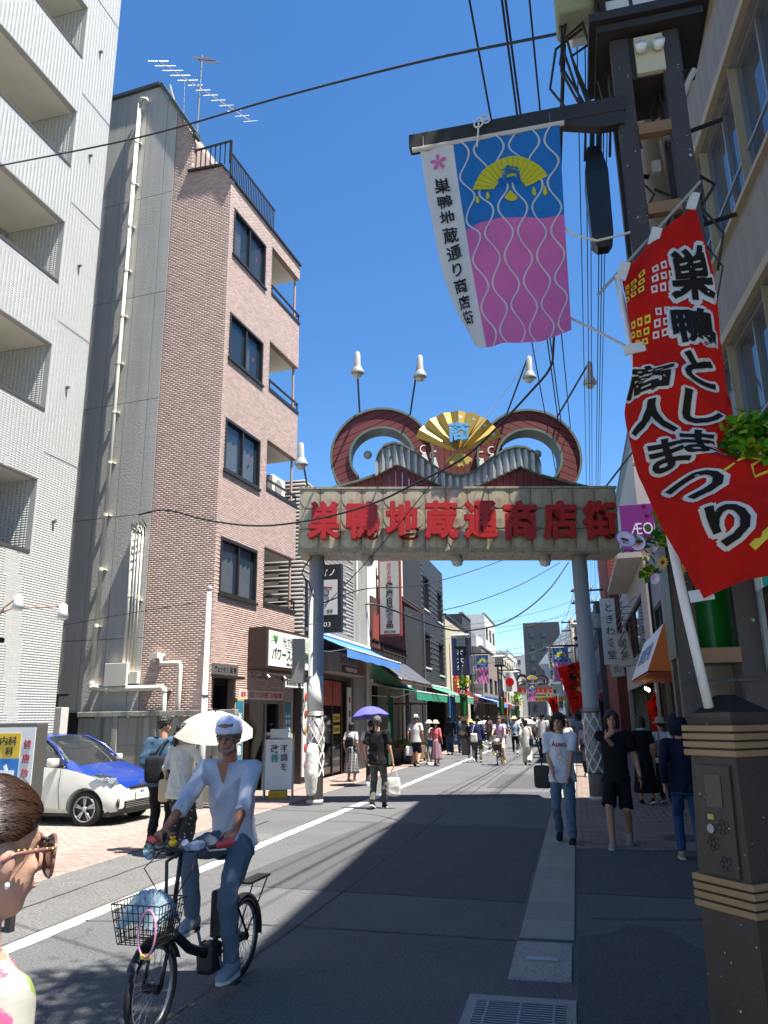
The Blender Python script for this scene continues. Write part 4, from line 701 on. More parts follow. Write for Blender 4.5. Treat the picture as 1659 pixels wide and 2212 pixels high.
# ---------------------------------------------------------------- hanging banner
def banner(loc, rz, label, W=.86, H=1.34, curl=False, lod=0):
    """street banner: white strip with lettering, blue and pink fields with wavy lines, yellow fan"""
    t = thing('street_banner', label, 'banner', loc, rz, 'blue and pink banners hung along the street')
    def S(u, v, o=0.):
        x = u*W; z = -v*H; y = .035*math.sin(u*7+v*3)*min(1, v*3)+.022*math.sin(v*9+u*2)*v+.007*math.sin(v*23+u*11+2*math.sin(u*9))+.005*math.sin(u*31-v*14)
        if curl:
            x += .20*v**1.2*(1-u)*.95-.03*v*u; k = max(0, (v-.55)/.45)*max(0, 1-u*4.5); y -= .10*k*math.sin(k*2.2); x += .10*k*k; z += -.03*v*(1-u)
            y += .03*math.sin(v*11+u*13)*v*(1-u)
        return Vector((x, y-o, z))
    def patchm(u0, u1, v0, v1, nu, nv, o): return MB().loft([[S(u0+(u1-u0)*i/nu, v0+(v1-v0)*j/nv, o) for i in range(nu+1)] for j in range(nv+1)], False, False)
    su = .245; Wc = tcloth('#d3d2ce', 'banner_white'); Bc = tcloth('#2a72b5', 'banner_blue'); Pc = tcloth('#cf6ea6', 'banner_pink'); Yc = tcloth('#dccd35', 'banner_yellow')
    patchm(0, su, 0, 1, 5, 24, 0).build('white_strip', Wc, t, True); f1 = patchm(su, 1, 0, .43, 16, 12, 0).build('blue_field', Bc, t, True); f2 = patchm(su, 1, .43, 1, 16, 16, 0).build('pink_field', Pc, t, True)
    mb = MB(); nw = 6
    for k in range(nw):
        uc = su+(1-su)*(k+.5)/nw; row = []
        for j in range(57):
            v = j/56; uu = uc+.045*math.sin(v*2*PI*4.5+(PI if k % 2 else 0)); wd = .0075
            row.append([S(uu-wd, v, .004), S(uu+wd, v, .004)])
        mb.loft(row, False, False)
    mb.build('wave_lines', Wc, t)
    def pl(uv): return [S(u, v, .007) for u, v in uv]
    cu, cv_ = .62, .215; mb = MB(); N_ = 16
    ang = [R_(158-136*i/N_) for i in range(N_+1)]; fp = lambda r, a: (cu+.30*r*math.cos(a), cv_+.105-.20*r*math.sin(a))
    for i in range(0, N_): mb.add(pl([fp(.42, ang[i]-.008), fp(1, ang[i]-.005), fp(1, ang[i+1]+.005), fp(.42, ang[i+1]+.008)]), [(0, 1, 2, 3)])
    mb.add(pl([(cu, cv_+.085), (cu-.05, cv_+.125), (cu-.03, cv_+.135), (cu, cv_+.138), (cu+.03, cv_+.135), (cu+.05, cv_+.125)]), [(0, 1, 2, 3, 4, 5)])
    for du in (-.25, -.17, .17, .25): mb.add(pl([(cu+du-.006, cv_+.075), (cu+du+.006, cv_+.075), (cu+du+.016, cv_+.105), (cu+du, cv_+.118), (cu+du-.016, cv_+.105)]), [(0, 1, 2, 3, 4)])
    mb.build('fan_print', Yc, t)
    bend = lambda c0, w0: (lambda q: [tuple(S(c0[0]+p[0]/W, c0[1]-p[1]/H, .010)) for p in q])
    text(t, '商', Bc, (0, 0, 0), (1, 0, 0), (0, 0, 1), w=.16*W/.86, h=.15, weight=.03, ext=0.0, bend=bend((cu, cv_+.01), 1), name='fan_character')
    def tv(): return text(t, '巣鴨地蔵通り商店街', cloth('#2a2a2c', 'banner_ink'), (0, 0, 0), (1, 0, 0), (0, 0, 1), h=.76*H, w=.105*W/.86, vertical=True, weight=.02, ext=0.0, bend=bend((su/2, .53), 1))
    tv(); mb = MB()
    for i in range(5): a = i*2*PI/5+PI/2; c0 = (su/2, .075); mb.add(pl([c0, (c0[0]+.035*math.cos(a-.4), c0[1]-.022*math.sin(a-.4)), (c0[0]+.06*math.cos(a-.22), c0[1]-.038*math.sin(a-.22)), (c0[0]+.06*math.cos(a+.22), c0[1]-.038*math.sin(a+.22)), (c0[0]+.035*math.cos(a+.4), c0[1]-.022*math.sin(a+.4))]), [(0, 1, 2, 3, 4)])
    mb.build('blossom_print', Pc, t)
    r = MB().cyl((-.05, 0, .015), (W+.03, 0, .015), .016, n=8).build('top_rod', paint('#b7b2a6', .5), t)
    if lod == 0:
        mb = MB(); [mb.cyl((x, 0, .02), (x, 0, .1), .006, n=6) for x in (.02, W-.05)]; mb.build('hook', STEEL, t)
        mb = MB(); mb.torus((W*.44, -.03, .1), .03, .006, (.3, 1, 0), 12, 5); mb.torus((W*.44+.04, -.03, .12), .028, .006, (-.3, 1, 0), 12, 5); mb.tube([(W*.44, -.03, .1), (W*.44-.01, -.03, 0), (W*.44-.02, -.02, -.06)], .006, 5); mb.build('rope_knot', paint('#c9c8c2', .8), t)
    return t
p_ = at(910, 335, 4.0); q_ = at(1208, 278, 4.0)
banner((p_.x, 3.97, (p_.z+q_.z)/2), 0, 'large blue and pink street banner with yellow fan hanging from the foreground lamp arm', W=(q_.x-p_.x), H=1.36, curl=True)
mb = MB(); a = at(1205, 480, 4.0); b = at(1385, 495, 4.0); m1 = at(1290, 520, 4.0); mb.tube([a, at(1240, 508, 4.0), m1, at(1350, 505, 4.0), b], .007, 6); a = at(1222, 682, 4.0); mb.tube([a, at(1290, 715, 4.0), at(1365, 755, 4.0)], .007, 6)
thing('tie_rope', 'white ropes tying the large banner edge to the lamp post', 'rope', me=mb.mesh('tie_rope'), m=paint('#c9c8c2', .8))
# ---------------------------------------------------------------- red festival flag
fl = thing('festival_flag', 'red vertical festival flag with black lettering on a white pole', 'flag')
_z8 = lambda x, y: ((1900+x/1.843)*.6636, (800+y/1.843)*.6636)
rows = [((228, 165), (446, -58), (664, -280)), ((250, 300), (525, 150), (765, 150)), ((285, 560), (560, 480), (828, 540)), ((290, 760), (600, 720), (848, 790)), ((248, 1000), (580, 960), (892, 1030)), ((300, 1290), (590, 1200), (860, 1230)), ((400, 1545), (730, 1400), (1230, 1310)), ((540, 1800), (890, 1660), (1360, 1560)), ((700, 2130), (960, 2010), (1300, 1960))]
dep = [(3.62, 3.70, 3.78), (3.60, 3.58, 3.74), (3.58, 3.52, 3.68), (3.60, 3.48, 3.62), (3.66, 3.50, 3.58), (3.62, 3.48, 3.52), (3.56, 3.44, 3.46), (3.54, 3.40, 3.38), (3.56, 3.46, 3.40)]
GP_ = np.array([[at(*_z8(*p), d) for p, d in zip(r, dd)] for r, dd in zip(rows, dep)])
def cr(P, t):
    n = len(P)-1; x = min(max(t, 0), 1)*n; i = min(int(x), n-1); f = x-i; p0, p1, p2, p3 = P[max(i-1, 0)], P[i], P[i+1], P[min(i+2, n)]
    return .5*((2*p1)+(-p0+p2)*f+(2*p0-5*p1+4*p2-p3)*f*f+(-p0+3*p1-3*p2+p3)*f**3)
def FS(u, v, o=0.):
    v2 = v; P = [cr(GP_[:, k], v2) for k in range(3)]; p = cr(np.array(P), u); p = p+np.array([0, .022*math.sin(u*9+v*17)+.014*math.sin(v*31-u*6)+.016*(1-abs(math.sin(v*19+u*5+1.2*math.sin(u*6))))**2-.010*(1-abs(math.sin(v*27-u*9)))**3-o, 0]); return Vector(p)
RF = tcloth('#cc2018', 'flag_red', .4); FKK = cloth('#1c1713', 'flag_ink'); FW = tcloth('#d8d5ce', 'flag_white', .3); FY_ = cloth('#c9b23a', 'flag_yellow')
MB().loft([[FS(i/40, j/120) for i in range(41)] for j in range(121)], False, False).build('cloth', RF, fl, True)
FWd, FHt = .62, 2.75
def ftext(s, u, v0, v1, sz, lean=0.):
    n = len(s); wts = ((.03, .006, FW, 'letter_outline'), (.03, .014, FKK, 'letter'))
    for i, ch in enumerate(s):
        vc = v0+(v1-v0)*i/max(n-1, 1); uc = u(vc) if callable(u) else u
        for wt, o, m, nm in wts:
            v, f = glyphs(ch, wt, 0.0); q = v.copy(); q[:, :2] -= np.array([.5, .38]); q[:, :2] *= sz
            bm = bmesh.new(); vs = [bm.verts.new((a[0], a[1], 0)) for a in q]
            for ff in f:
                try: bm.faces.new([vs[k] for k in ff])
                except ValueError: pass
            bmesh.ops.triangulate(bm, faces=bm.faces[:]); long = [e for e in bm.edges if e.calc_length() > sz*.12]; bmesh.ops.subdivide_edges(bm, edges=long, cuts=2); bmesh.ops.triangulate(bm, faces=bm.faces[:])
            if nm == 'letter_outline':
                src = [(x.co.x, x.co.y) for x in bm.verts]; fs = [[x.index for x in ff.verts] for ff in bm.faces if not bm.verts.index_update()]; mb = MB()
                for k in range(9): a = k*2*PI/9; mb.add([FS(uc+(x+.085*sz*math.cos(a))/FWd, vc-(y+.085*sz*math.sin(a))/FHt, o+.0004*k) for x, y in src], fs)
                me = bpy.data.meshes.new(nm); me.from_pydata(mb.v, [], mb.f); ob(nm, me, m, fl); bm.free(); continue
            for vv in bm.verts: vv.co = FS(uc+vv.co.x/FWd, vc-vv.co.y/FHt, o)
            me = bpy.data.meshes.new(nm); bm.to_mesh(me); bm.free(); ob(nm, me, m, fl)
ftext('巣鴨としま', lambda v: .72 if v < .2 else .66, .135, .615, .29); ftext('商人まつり', lambda v: .19+(v-.4)*.62, .41, .87, .275)
mb = MB()
for cu, cv_ in ((.13, .115), (.12, .245), (.42, .13), (.40, .235)):
    for i in range(3):
        for j in range(3):
            u0, v0 = cu+.085*(i-1)+.02*(1-j), cv_+.026*(j-1)*1.0
            if u0 < .02: continue
            mb = MB(); r0 = [(-.03, -.009), (.03, -.009), (.03, .009), (-.03, .009)]; mb.add([FS(u0+a, v0+b, .006) for a, b in r0]+[FS(u0+a*.45, v0+b*.45, .006) for a, b in r0], [(k, (k+1) % 4, (k+1) % 4+4, k+4) for k in range(4)]).build('diamond_print', FY_ if cu < .3 else FW, fl)
pass
mb = MB(); pts = [(.62, .74), (.8, .70), (.95, .68), (.93, .71), (.78, .735), (.75, .77), (.9, .755), (.97, .75)]; mb.tube([FS(u, v, .008) for u, v in pts], .006, 5).build('cloud_print', FY_, fl); mb = MB(); pts = [(.6, .93), (.75, .9), (.9, .885), (1., .88)]; mb.tube([FS(u, v, .01) for u, v in pts], .02, 6, sq=.3); mb.build('cloud_print', FY_, fl)
mb = MB(); mb.tube([at(1531, 1528, 3.9), at(1478, 1300, 3.8), at(1415, 1000, 3.72), at(1375, 800, 3.68), at(1332, 595, 3.63)], [.022, .022, .02, .017, .014], 12); mb.build('pole', paint('#d9d9d6', .35), fl, True)
mb = MB(); mb.cyl(at(1292, 637, 3.6), at(1512, 393, 3.8), .008, n=8); mb.build('crossbar', paint('#8f8c80', .5), fl)
for u, v, du in ((.03, .0, 1), (.97, 0, 1), (.45, .0, 1), (.02, .29, 0), (.02, .985, 0)):
    p = FS(u, v, .006); mb = MB(); mb.box(-.025, .025, -.006, .004, -.045, .055, Matrix.Translation(p) @ Matrix.Rotation(.35 if du else 1.45, 4, 'Y')); mb.build('tab', FW, fl)
# ---------------------------------------------------------------- artificial flowers
LEAF = [tcloth('#5f9a1e', 'leaf_bright', .4), tcloth('#a3ad2c', 'leaf_yellow', .4), tcloth('#2f6a1c', 'leaf_dark', .4)]
def leafm(l=.09, w=.055):
    mb = MB(); n = 6; mb.loft([[(-w*math.sin(PI*(i/n)**.8)*.5, l*i/n, .012*math.sin(PI*i/n)-.01), (0, l*i/n, .0+.01*math.sin(PI*i/n)), (w*math.sin(PI*(i/n)**.8)*.5, l*i/n, .012*math.sin(PI*i/n)-.01)] for i in range(n+1)], False, False); return mb.mesh('leaf', True)
LM_ = []
for k in range(3): q = leafm(); q.materials.append(LEAF[k]); LM_.append(q)
def rnd_rot(): return (random.uniform(-1.2, 1.2), random.uniform(-1.2, 1.2), random.uniform(0, 6.28))
def spray(o, n, c, r, s=1., cols=(0, 1, 2)):
    for i in range(n):
        d = Vector((random.gauss(0, 1), random.gauss(0, 1), random.gauss(0, 1))).normalized()*random.uniform(.35, 1); l = ob('leaf', LM_[random.choice(cols)], None, o, loc=(c[0]+d.x*r[0], c[1]+d.y*r[1], c[2]+d.z*r[2]), rot=rnd_rot()); l.scale = (s, s, s)
def flower(o, c, r, m, kind='trumpet', tilt=(1.3, 0, 0)):
    M = Matrix.Translation(c) @ Matrix.Rotation(tilt[2], 4, 'Z') @ Matrix.Rotation(tilt[0], 4, 'X')
    if kind == 'trumpet': f = MB().lathe([(r*.1, -r*1.1), (r*.2, -r*.4), (r*.6, 0), (r, r*.12), (r*1.02, r*.1)], 14, M=M, cap=False).build('flower', m, o, True); MB().lathe([(r*.95, r*.13), (r*1.0, r*.14), (r*1.03, r*.11), (r*.97, r*.1)], 14, M=M, cap=False).build('rim', mat('petal_violet', '#7d63b5', .6), f, True)
    else:
        mb = MB()
        for i in range(13): a = i*2*PI/13; mb.add([(r*.25*math.cos(a-.2), r*.25*math.sin(a-.2), 0), (r*.8*math.cos(a-.14), r*.8*math.sin(a-.14), r*.1), (r*math.cos(a), r*math.sin(a), r*.05), (r*.8*math.cos(a+.14), r*.8*math.sin(a+.14), r*.1), (r*.25*math.cos(a+.2), r*.25*math.sin(a+.2), 0)], [(0, 1, 2, 3, 4)], M)
        f = mb.build('flower', m, o); MB().lathe([(r*.3, 0), (r*.28, r*.12), (r*.1, r*.16)], 12, M=M).build('flower_centre', paint('#4a2d12', .9), f)
nf = thing('artificial_flowers', 'spray of artificial leaves, morning glories and sunflowers on the foreground lamp post', 'flowers', (.69, 4.0, 0))
PW = mat('petal_white', '#cfc6dc', .6, 0, .1, 20); SY = mat('petal_sun', '#d9a21a', .6, 0, .15, 20); PK = mat('petal_pink', '#c2326b', .6, 0, .1, 20)
def rel(p): return (p.x-.69, p.y-4.0, p.z)
spray(nf, 190, rel(at(1632, 945, 3.5)), (.15, .1, .15), .72, (0, 0, 1, 1, 2)); spray(nf, 50, rel(at(1435, 1120, 3.85)), (.07, .08, .22), .5, (0, 2, 1)); spray(nf, 14, rel(at(1400, 1165, 3.85)), (.1, .06, .05), .6, (0, 2, 2)); spray(nf, 12, rel(at(1395, 1220, 3.9)), (.06, .06, .1), .6, (2, 0))
flower(nf, rel(at(1352, 1165, 3.8)), .048, PW, tilt=(1.2, 0, .3)); flower(nf, rel(at(1378, 1172, 3.85)), .04, PW, tilt=(1.9, 0, -.4)); flower(nf, rel(at(1408, 1180, 3.88)), .035, PW, tilt=(2.2, 0, .2)); flower(nf, rel(at(1415, 1250, 3.88)), .03, PW, tilt=(2.0, 0, .6))
for px, py in ((1398, 1190), (1432, 1215), (1398, 1232), (1470, 1230)): flower(nf, rel(at(px, py, 3.9)), .035, SY, 'sun', (1.5, 0, random.uniform(-1, 1)))
for px, py in ((1390, 1095), (1397, 1115), (1402, 1065)): flower(nf, rel(at(px, py, 3.88)), .018, PK, 'sun', (1.4, 0, .3))
mb = MB(); mb.tube([rel(at(1330, 1160, 3.8)), rel(at(1360, 1168, 3.82)), rel(at(1400, 1170, 3.85)), rel(at(1440, 1180, 3.92)), (0, .1, 2.6)], .005, 5); mb.tube([rel(at(1640, 960, 4.05)), rel(at(1600, 1050, 4.05)), (.05, .1, 2.5)], .008, 5); mb.build('stem', LEAF[2], nf)
# ================================================================ buildings along the street
def bldg(name, label, xf, y0, y1, h, m, side=-1, depth=9., holes=(), win=None, trim=None, group=None, z0=0.):
    """facade along the street; local +x is out towards the road, local y runs along the facade"""
    t = thing(name, label, 'building', (xf, y0 if side < 0 else y1, 0), 0 if side < 0 else PI, group); W = y1-y0
    wall_with_holes(t, 'wall', (0, 0, z0), (0, 1, 0), (0, 0, 1), W, h-z0, [(a, b, c-z0, d-z0) for a, b, c, d in holes], m, .2)
    MB().box(-depth, -.201, 0, .2, 0, h).build('side_wall', m, t); MB().box(-depth, -.201, W-.2, W, 0, h).build('side_wall', m, t); MB().box(-depth, -.201, .201, W-.201, h-.3, h-.1).build('roof', CONC, t)
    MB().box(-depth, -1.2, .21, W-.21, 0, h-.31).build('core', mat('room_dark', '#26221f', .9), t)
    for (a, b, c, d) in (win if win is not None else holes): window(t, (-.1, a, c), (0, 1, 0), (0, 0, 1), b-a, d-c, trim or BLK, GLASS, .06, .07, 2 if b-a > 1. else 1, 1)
    return t
def awning(name, label, xf, y0, y1, side, zt, zb, out, m, val=.22, m2=None):
    t = thing(name, label, 'awning', (xf, y0 if side < 0 else y1, 0), 0 if side < 0 else PI); W = y1-y0
    n = 10; MB().loft([[(.06+(out-.06)*k/4, W*i/n, zt+(zb-zt)*k/4-.03*math.sin(PI*k/4)+.012*math.sin(i*2.3)*k/4) for i in range(n+1)] for k in range(5)], False, False).build('canvas', m, t, True)
    MB().loft([[(out+.01, W*i/n, zb-.01+.012*math.sin(i*2.3)), (out+.02+.02*math.sin(i*1.7), W*i/n, zb-val-.02*math.sin(i*2.9))] for i in range(n+1)], False, False).build('valance', m2 or m, t, True)
    mb = MB(); mb.cyl((.08, 0, zt+.04), (.08, W, zt+.04), .06, n=8); mb.build('roller', paint('#d0d0cb', .5), t)
    for y in (.15, W-.15): MB().tube([(.06, y, zt-.5), (out*.55, y, zt-.45+(zb-zt)*.3), (out-.03, y, zb-.02)], .018, 6).build('arm', paint('#c4c4c0', .5), t)
    MB().cyl((out, 0, zb), (out, W, zb), .025, n=8).build('front_bar', paint('#d0d0cb', .5), t); return t
# --- grey siding building with the kitchen
SID = [mat('siding_a', '#8d8781', .7, 0, .05, 3, rnd=.06), mat('siding_b', '#8d8781', .7, 0, .05, 3, attr=.06)]
kb = bldg('siding_building', 'grey siding building with green window beside the gate pillar', -7.35, 20.75, 26.0, 8.6, mat('siding_joint', '#57534f', .9), -1, holes=[(1.9, 3.6, 4.6, 6.2), (.9, 4.9, 0, 3.0)], win=[(1.9, 3.6, 4.6, 6.2)])
tiles(kb, (.0, 0, 3.6), (0, 1, 0), (0, 0, 1), 5.25, 5.0, 1.74, .105, .012, .014, [(1.86, 3.64, .96, 2.64)], SID, .5, 200, 'siding_board')
tiles(kb, (-6, 0, 3.6), (1, 0, 0), (0, 0, 1), 6, 5.0, 1.74, .105, .012, .014, [], SID, .5, 60, 'siding_board')
MB().box(-.12, -.04, 2.0, 3.5, 4.7, 6.1).build('green_blind', mat('green_blind', '#2f5a46', .3), kb)
MB().box(-1.19, -1.1, .9, 4.9, 0, 3).build('shop_interior', mat('shop_interior', '#6b5a45', .8, 0, .5, 2), kb)
d = MB().box(-.1, -.02, 1.9, 1.98, 0, 2.9).box(-.1, -.02, 3.9, 3.98, 0, 2.9).box(-.1, -.02, 2.9, 2.97, 0, 2.9).box(-.1, -.02, .9, 4.9, 2.9, 2.98).build('shop_front', paint('#3a3430'), kb)
MB().box(-.07, -.05, 1.98, 3.9, .1, 2.0).build('pane', GLASS_D, d)
for i in range(3): MB().box(-.045, -.03, 2.0+.63*i, 2.6+.63*i, 2.1, 2.85).build('menu_photo', mat('menu_red', '#9c4638', .5, 0, .6, 6), d)
for i in range(2): mp_ = MB().box(-.045, -.03, 3.05, 3.75, 1.25+.35*i, 1.5+.35*i).build('menu_board', paint('#c8b53a', .5), d); text(mp_, '定食880円', paint('#7d2217'), (-.027, 3.4, 1.375+.35*i), (0, 1, 0), (0, 0, 1), w=.6, h=.14, ext=.002)
for y, nm in ((-.05, 'tall white menu column with food photos left of the kitchen door'), (4.35, 'tall white menu column with food photos right of the kitchen door')):
    mc = thing('menu_column', nm, 'menu board', (-7.35, 20.75, 0)); MB().box(.02, .06, y, y+.42, .2, 2.7).build('panel', paint('#c9c9c6', .5), mc)
    for i in range(5): MB().lathe([(.11, 0), (.09, .02), (.02, .03)], 14, M=Matrix.Translation((.061, y+.2, .5+.45*i)) @ Matrix.Rotation(PI/2, 4, 'Y')).build('dish_photo', mat('dish_%d' % (i % 3), ('#8a4a2a', '#b3382a', '#b98a3a')[i % 3], .5, 0, .4, 14), mc)
ks = thing('kitchen_sign', 'long grey fascia sign reading ライノ キッチン under the blue awning', 'sign', (-7.35, 20.75, 0)); MB().box(.02, .5, 1.1, 4.95, 3.05, 3.66, c=.01).build('fascia', mat('fascia_grey', '#8d8580', .5), ks); MB().box(.501, .51, 2.2, 4.0, 3.08, 3.3).build('brown_strip', paint('#4a322a'), ks)
text(ks, 'ライノ キッチン', paint('#2a2523'), (.505, 3.0, 3.47), (0, 1, 0), (0, 0, 1), w=2.0, h=.24, weight=.02, ext=.004); text(ks, '多国籍料理＆軽食', paint('#d9d5cc'), (.513, 3.2, 3.19), (0, 1, 0), (0, 0, 1), w=1.3, h=.14, weight=.02, ext=.003); MB().box(.501, .506, 4.05, 4.9, 3.08, 3.63).build('food_photo', mat('food_photo', '#7d5236', .5, 0, .5, 7), ks)
awning('blue_awning', 'faded light blue awning over the kitchen beside the gate pillar', -7.35, 20.9, 27.9, -1, 4.15, 3.62, 1.25, cloth('#4a78b5'), .26)
bs = thing('projecting_sign', 'tall black projecting sign with white rhino panel behind the gate pillar', 'sign', (-7.2, 20.95, 0)); MB().box(.0, .95, -.12, .12, 4.05, 6.0, c=.01).build('case', paint('#1d1d1f', .35), bs); MB().box(.1, .85, -.132, -.121, 4.55, 5.55).build('face', paint('#d8d8d6', .4), bs)
text(bs, 'ライノ', paint('#e5e5e2'), (.47, -.125, 5.76), (1, 0, 0), (0, 0, 1), w=.6, h=.2, weight=.03, ext=.003); text(bs, '多国籍・軽食', paint('#3a3a3a'), (.45, -.135, 4.66), (1, 0, 0), (0, 0, 1), w=.55, h=.1, ext=.002); text(bs, '☎03', paint('#e5e5e2'), (.4, -.125, 4.28), (1, 0, 0), (0, 0, 1), w=.5, h=.18, ext=.003)
mb = MB(); mb.torus((.42, -.134, 5.0), .17, .012, (0, 1, 0), 20, 5); mb.torus((.5, -.134, 5.2), .1, .012, (0, 1, 0), 16, 5); mb.build('rhino_drawing', paint('#2a2a2c'), bs); MB().prism([(.3, 5.38), (.7, 5.34), (.7, 5.3), (.3, 5.34)], -.138, -.133).build('red_stroke', paint('#a5211d'), bs)
cc_ = bldg('concrete_pier_building', 'bare weathered concrete end wall between siding and timber shops', -7.35, 26.05, 27.75, 8.6, mat('green_concrete', '#8f9086', .9, 0, .14, 1.5, .25, 20, grime=.35)); MB().cyl((.06, .2, 6.0), (.06, .2, 8.5), .05, n=8).build('downpipe', WPIPE, cc_)
# --- timber shop
PLW = mat('plaster_white', '#d6d0c2', .85, 0, .05, 2); TIM = mat('dark_timber', '#4a2f28', .7, 0, .15, 6); RSL = mat('red_slat', '#8f4238', .7, 0, .15, 8, rnd=.15); KAW = mat('roof_tile', '#4c4d50', .5, .1, .12, 5, rnd=.12)
tb = bldg('timber_shop', 'traditional shop with red timber slats and grey tiled eaves', -7.3, 27.8, 34.2, 8.8, PLW, -1, holes=[(2.2, 5.8, 6.75, 8.3), (.5, 6.1, 0, 2.9)], win=[])
w_ = window(tb, (-.05, 2.2, 6.75), (0, 1, 0), (0, 0, 1), 3.6, 1.55, TIM, mat('shoji', '#cfc9b4', .7), .12, .08, 2)
MB().box(.01, .06, .3, 6.3, 4.3, 6.2).build('timber_panel', TIM, tb); 
for i in range(46): MB().box(.061, .10, .5+.125*i, .585+.125*i, 4.62-.03*(i % 3), 5.55+.06*math.sin(i*1.3)).build('slat', RSL, tb)
mb = MB(); mb.box(.05, .16, .3, 6.3, 4.25, 4.4); mb.box(.05, .14, .3, 6.3, 4.55, 4.6); mb.build('beam', TIM, tb)
for i in range(9): MB().box(.1, .14, .5+.7*i, .58+.7*i, 3.9, 4.6).build('baluster', TIM, tb)
for i in range(4): MB().box(.061, .075, 3.4+.6*i, 3.85+.6*i, 5.75, 6.0).build('small_pane', mat('frosted', '#b9bdb8', .4), tb)
def eave(o, y0, y1, zt, zb, out, nm='eave'):
    e = MB().add([(0, y0, zt), (0, y1, zt), (out, y1, zb), (out, y0, zb), (0, y0, zt-.08), (0, y1, zt-.08), (out, y1, zb-.08), (out, y0, zb-.08)], [(0, 1, 2, 3), (4, 7, 6, 5), (0, 3, 7, 4), (1, 5, 6, 2), (2, 6, 7, 3), (0, 4, 5, 1)]).build(nm, TIM, o)
    L = math.hypot(out, zt-zb); nr = int(L/.22); nc = int((y1-y0)/.2); dx, dz = out/nr, (zb-zt)/nr
    tm = MB().loft([[(x*1.06, .1*math.cos(a)+0, dz/dx*x*1.06+.05*math.sin(a)+.02) for a in [PI*k/4 for k in range(5)]] for x in (0, dx)], False, False).mesh('roof_tile', True); tm.materials.append(KAW)
    for i in range(nr):
        for j in range(nc): ob('roof_tile', tm, None, e, loc=(i*dx, y0+.1+j*(y1-y0)/nc, zt+i*dz+.02*(1)))
eave(tb, 0, 6.4, 3.95, 3.0, 1.25); eave(tb, 1.6, 6.6, 6.72, 6.3, .9)
vs = thing('vertical_shop_sign', 'tall vertical sign reading 健康自然食品 in a red frame', 'sign', (-7.25, 29.2, 0)); MB().box(.05, .95, -.1, .1, 4.75, 7.75).build('frame', paint('#8a3a34', .6), vs); MB().box(.12, .88, -.112, -.101, 4.82, 7.68).build('face', mat('sign_pale', '#a8a59c', .5, 0, .06, 2), vs)
text(vs, '近江の物産', mat('sign_red', '#b3242f', .5), (.5, -.115, 7.2), (1, 0, 0), (0, 0, 1), h=.85, w=.17, vertical=True, ext=.003); text(vs, '健康自然食品', paint('#232326'), (.5, -.115, 5.95), (1, 0, 0), (0, 0, 1), h=1.75, w=.34, vertical=True, weight=.03, ext=.003); text(vs, '近江の館', paint('#232326'), (.5, -.115, 4.92), (1, 0, 0), (0, 0, 1), w=.45, h=.1, ext=.002)
MB().box(-.05, .05, -.05, .05, 5.2, 5.35).box(-.05, .05, -.05, .05, 7.0, 7.15).build('bracket', TIM, vs)
awning('green_awning', 'green awning sloping out over the timber shop stall', -7.3, 28.0, 35.0, -1, 3.0, 2.62, 1.75, cloth('#2f7d62'), .3)
ds = thing('green_drape', 'dark green hanging drape at the left of the timber shop', 'drape', (-6.6, 27.9, 0)); MB().loft([[(.05*math.sin(i*1.7), .16*i*.9, z) for i in range(8)] for z in (.1, 1.2, 2.5)], False, False).build('cloth', cloth('#1e4a3b'), ds, True)
st = thing('produce_stall', 'wooden produce stall with packed goods under the green awning', 'stall', (-6.5, 29.3, 0)); mb = MB(); mb.box(-.5, .5, 0, 2.6, .55, .62); mb.build('table', mat('stall_wood', '#7a5a36', .7, 0, .15, 6), st)
for x in (-.45, .45):
    for y in (.05, 2.55): MB().box(x-.04, x+.04, y-.04, y+.04, 0, .55).build('leg', TIM, st)
MB().box(.42, .5, .02, 2.58, .15, .549).build('front_board', mat('stall_wood', '#7a5a36', .7, 0, .15, 6), st); mb = MB(); [mb.box(-.04+x, .0+x, y-.02, y+.02, .62, 2.2) for x in (-.4, .45) for y in (.1, 2.5)]; mb.box(-.5, .6, -.05, 2.7, 2.2, 2.25); mb.build('canopy_frame', TIM, st)
pc_ = ['#3f7a2c', '#a33a25', '#c49a35', '#d1cfc6', '#7d3f23', '#2e5a30', '#c7c2b5']
for i in range(34): x, y = random.uniform(-.4, .4), random.uniform(.1, 2.5); h = random.uniform(.08, .28); thing_ = MB().box(x-.08, x+.08, y-.1, y+.1, .625, .625+h, c=.015).build('packet', paint(random.choice(pc_), .6), st)
# --- black building
BLS = [mat('black_siding_a', '#34363b', .6, 0, .06, 3, rnd=.08), mat('black_siding_b', '#34363b', .6, 0, .06, 3, attr=.08)]
kw = bldg('black_building', 'black siding building with tall narrow windows', -7.3, 34.3, 45.6, 10.1, mat('black_joint', '#1f2023', .8), -1, holes=[(5.0, 6.6, 4.2, 5.9), (5.0, 6.6, 7.2, 8.9), (9.3, 10.8, 4.0, 5.7), (9.3, 10.8, 7.0, 8.7), (4.8, 11.0, 0, 2.9)], win=[(5.0, 6.6, 4.2, 5.9), (5.0, 6.6, 7.2, 8.9), (9.3, 10.8, 4.0, 5.7), (9.3, 10.8, 7.0, 8.7)])
tiles(kw, (0, 4.5, 3.0), (0, 1, 0), (0, 0, 1), 6.8, 7.1, 1.6, .13, .012, .014, [(.45, 2.15, 1.15, 2.95), (.45, 2.15, 4.15, 5.95), (4.75, 6.35, .95, 2.75), (4.75, 6.35, 3.95, 5.75)], BLS, .5, 260, 'siding_board')
for a, z in ((5.0, 4.2), (5.0, 7.2), (9.3, 4.0), (9.3, 7.0)): MB().box(-.02, .06, a-.05, a+1.65, z-.09, z-.01).build('white_sill', paint('#c6c7c3', .5), kw)
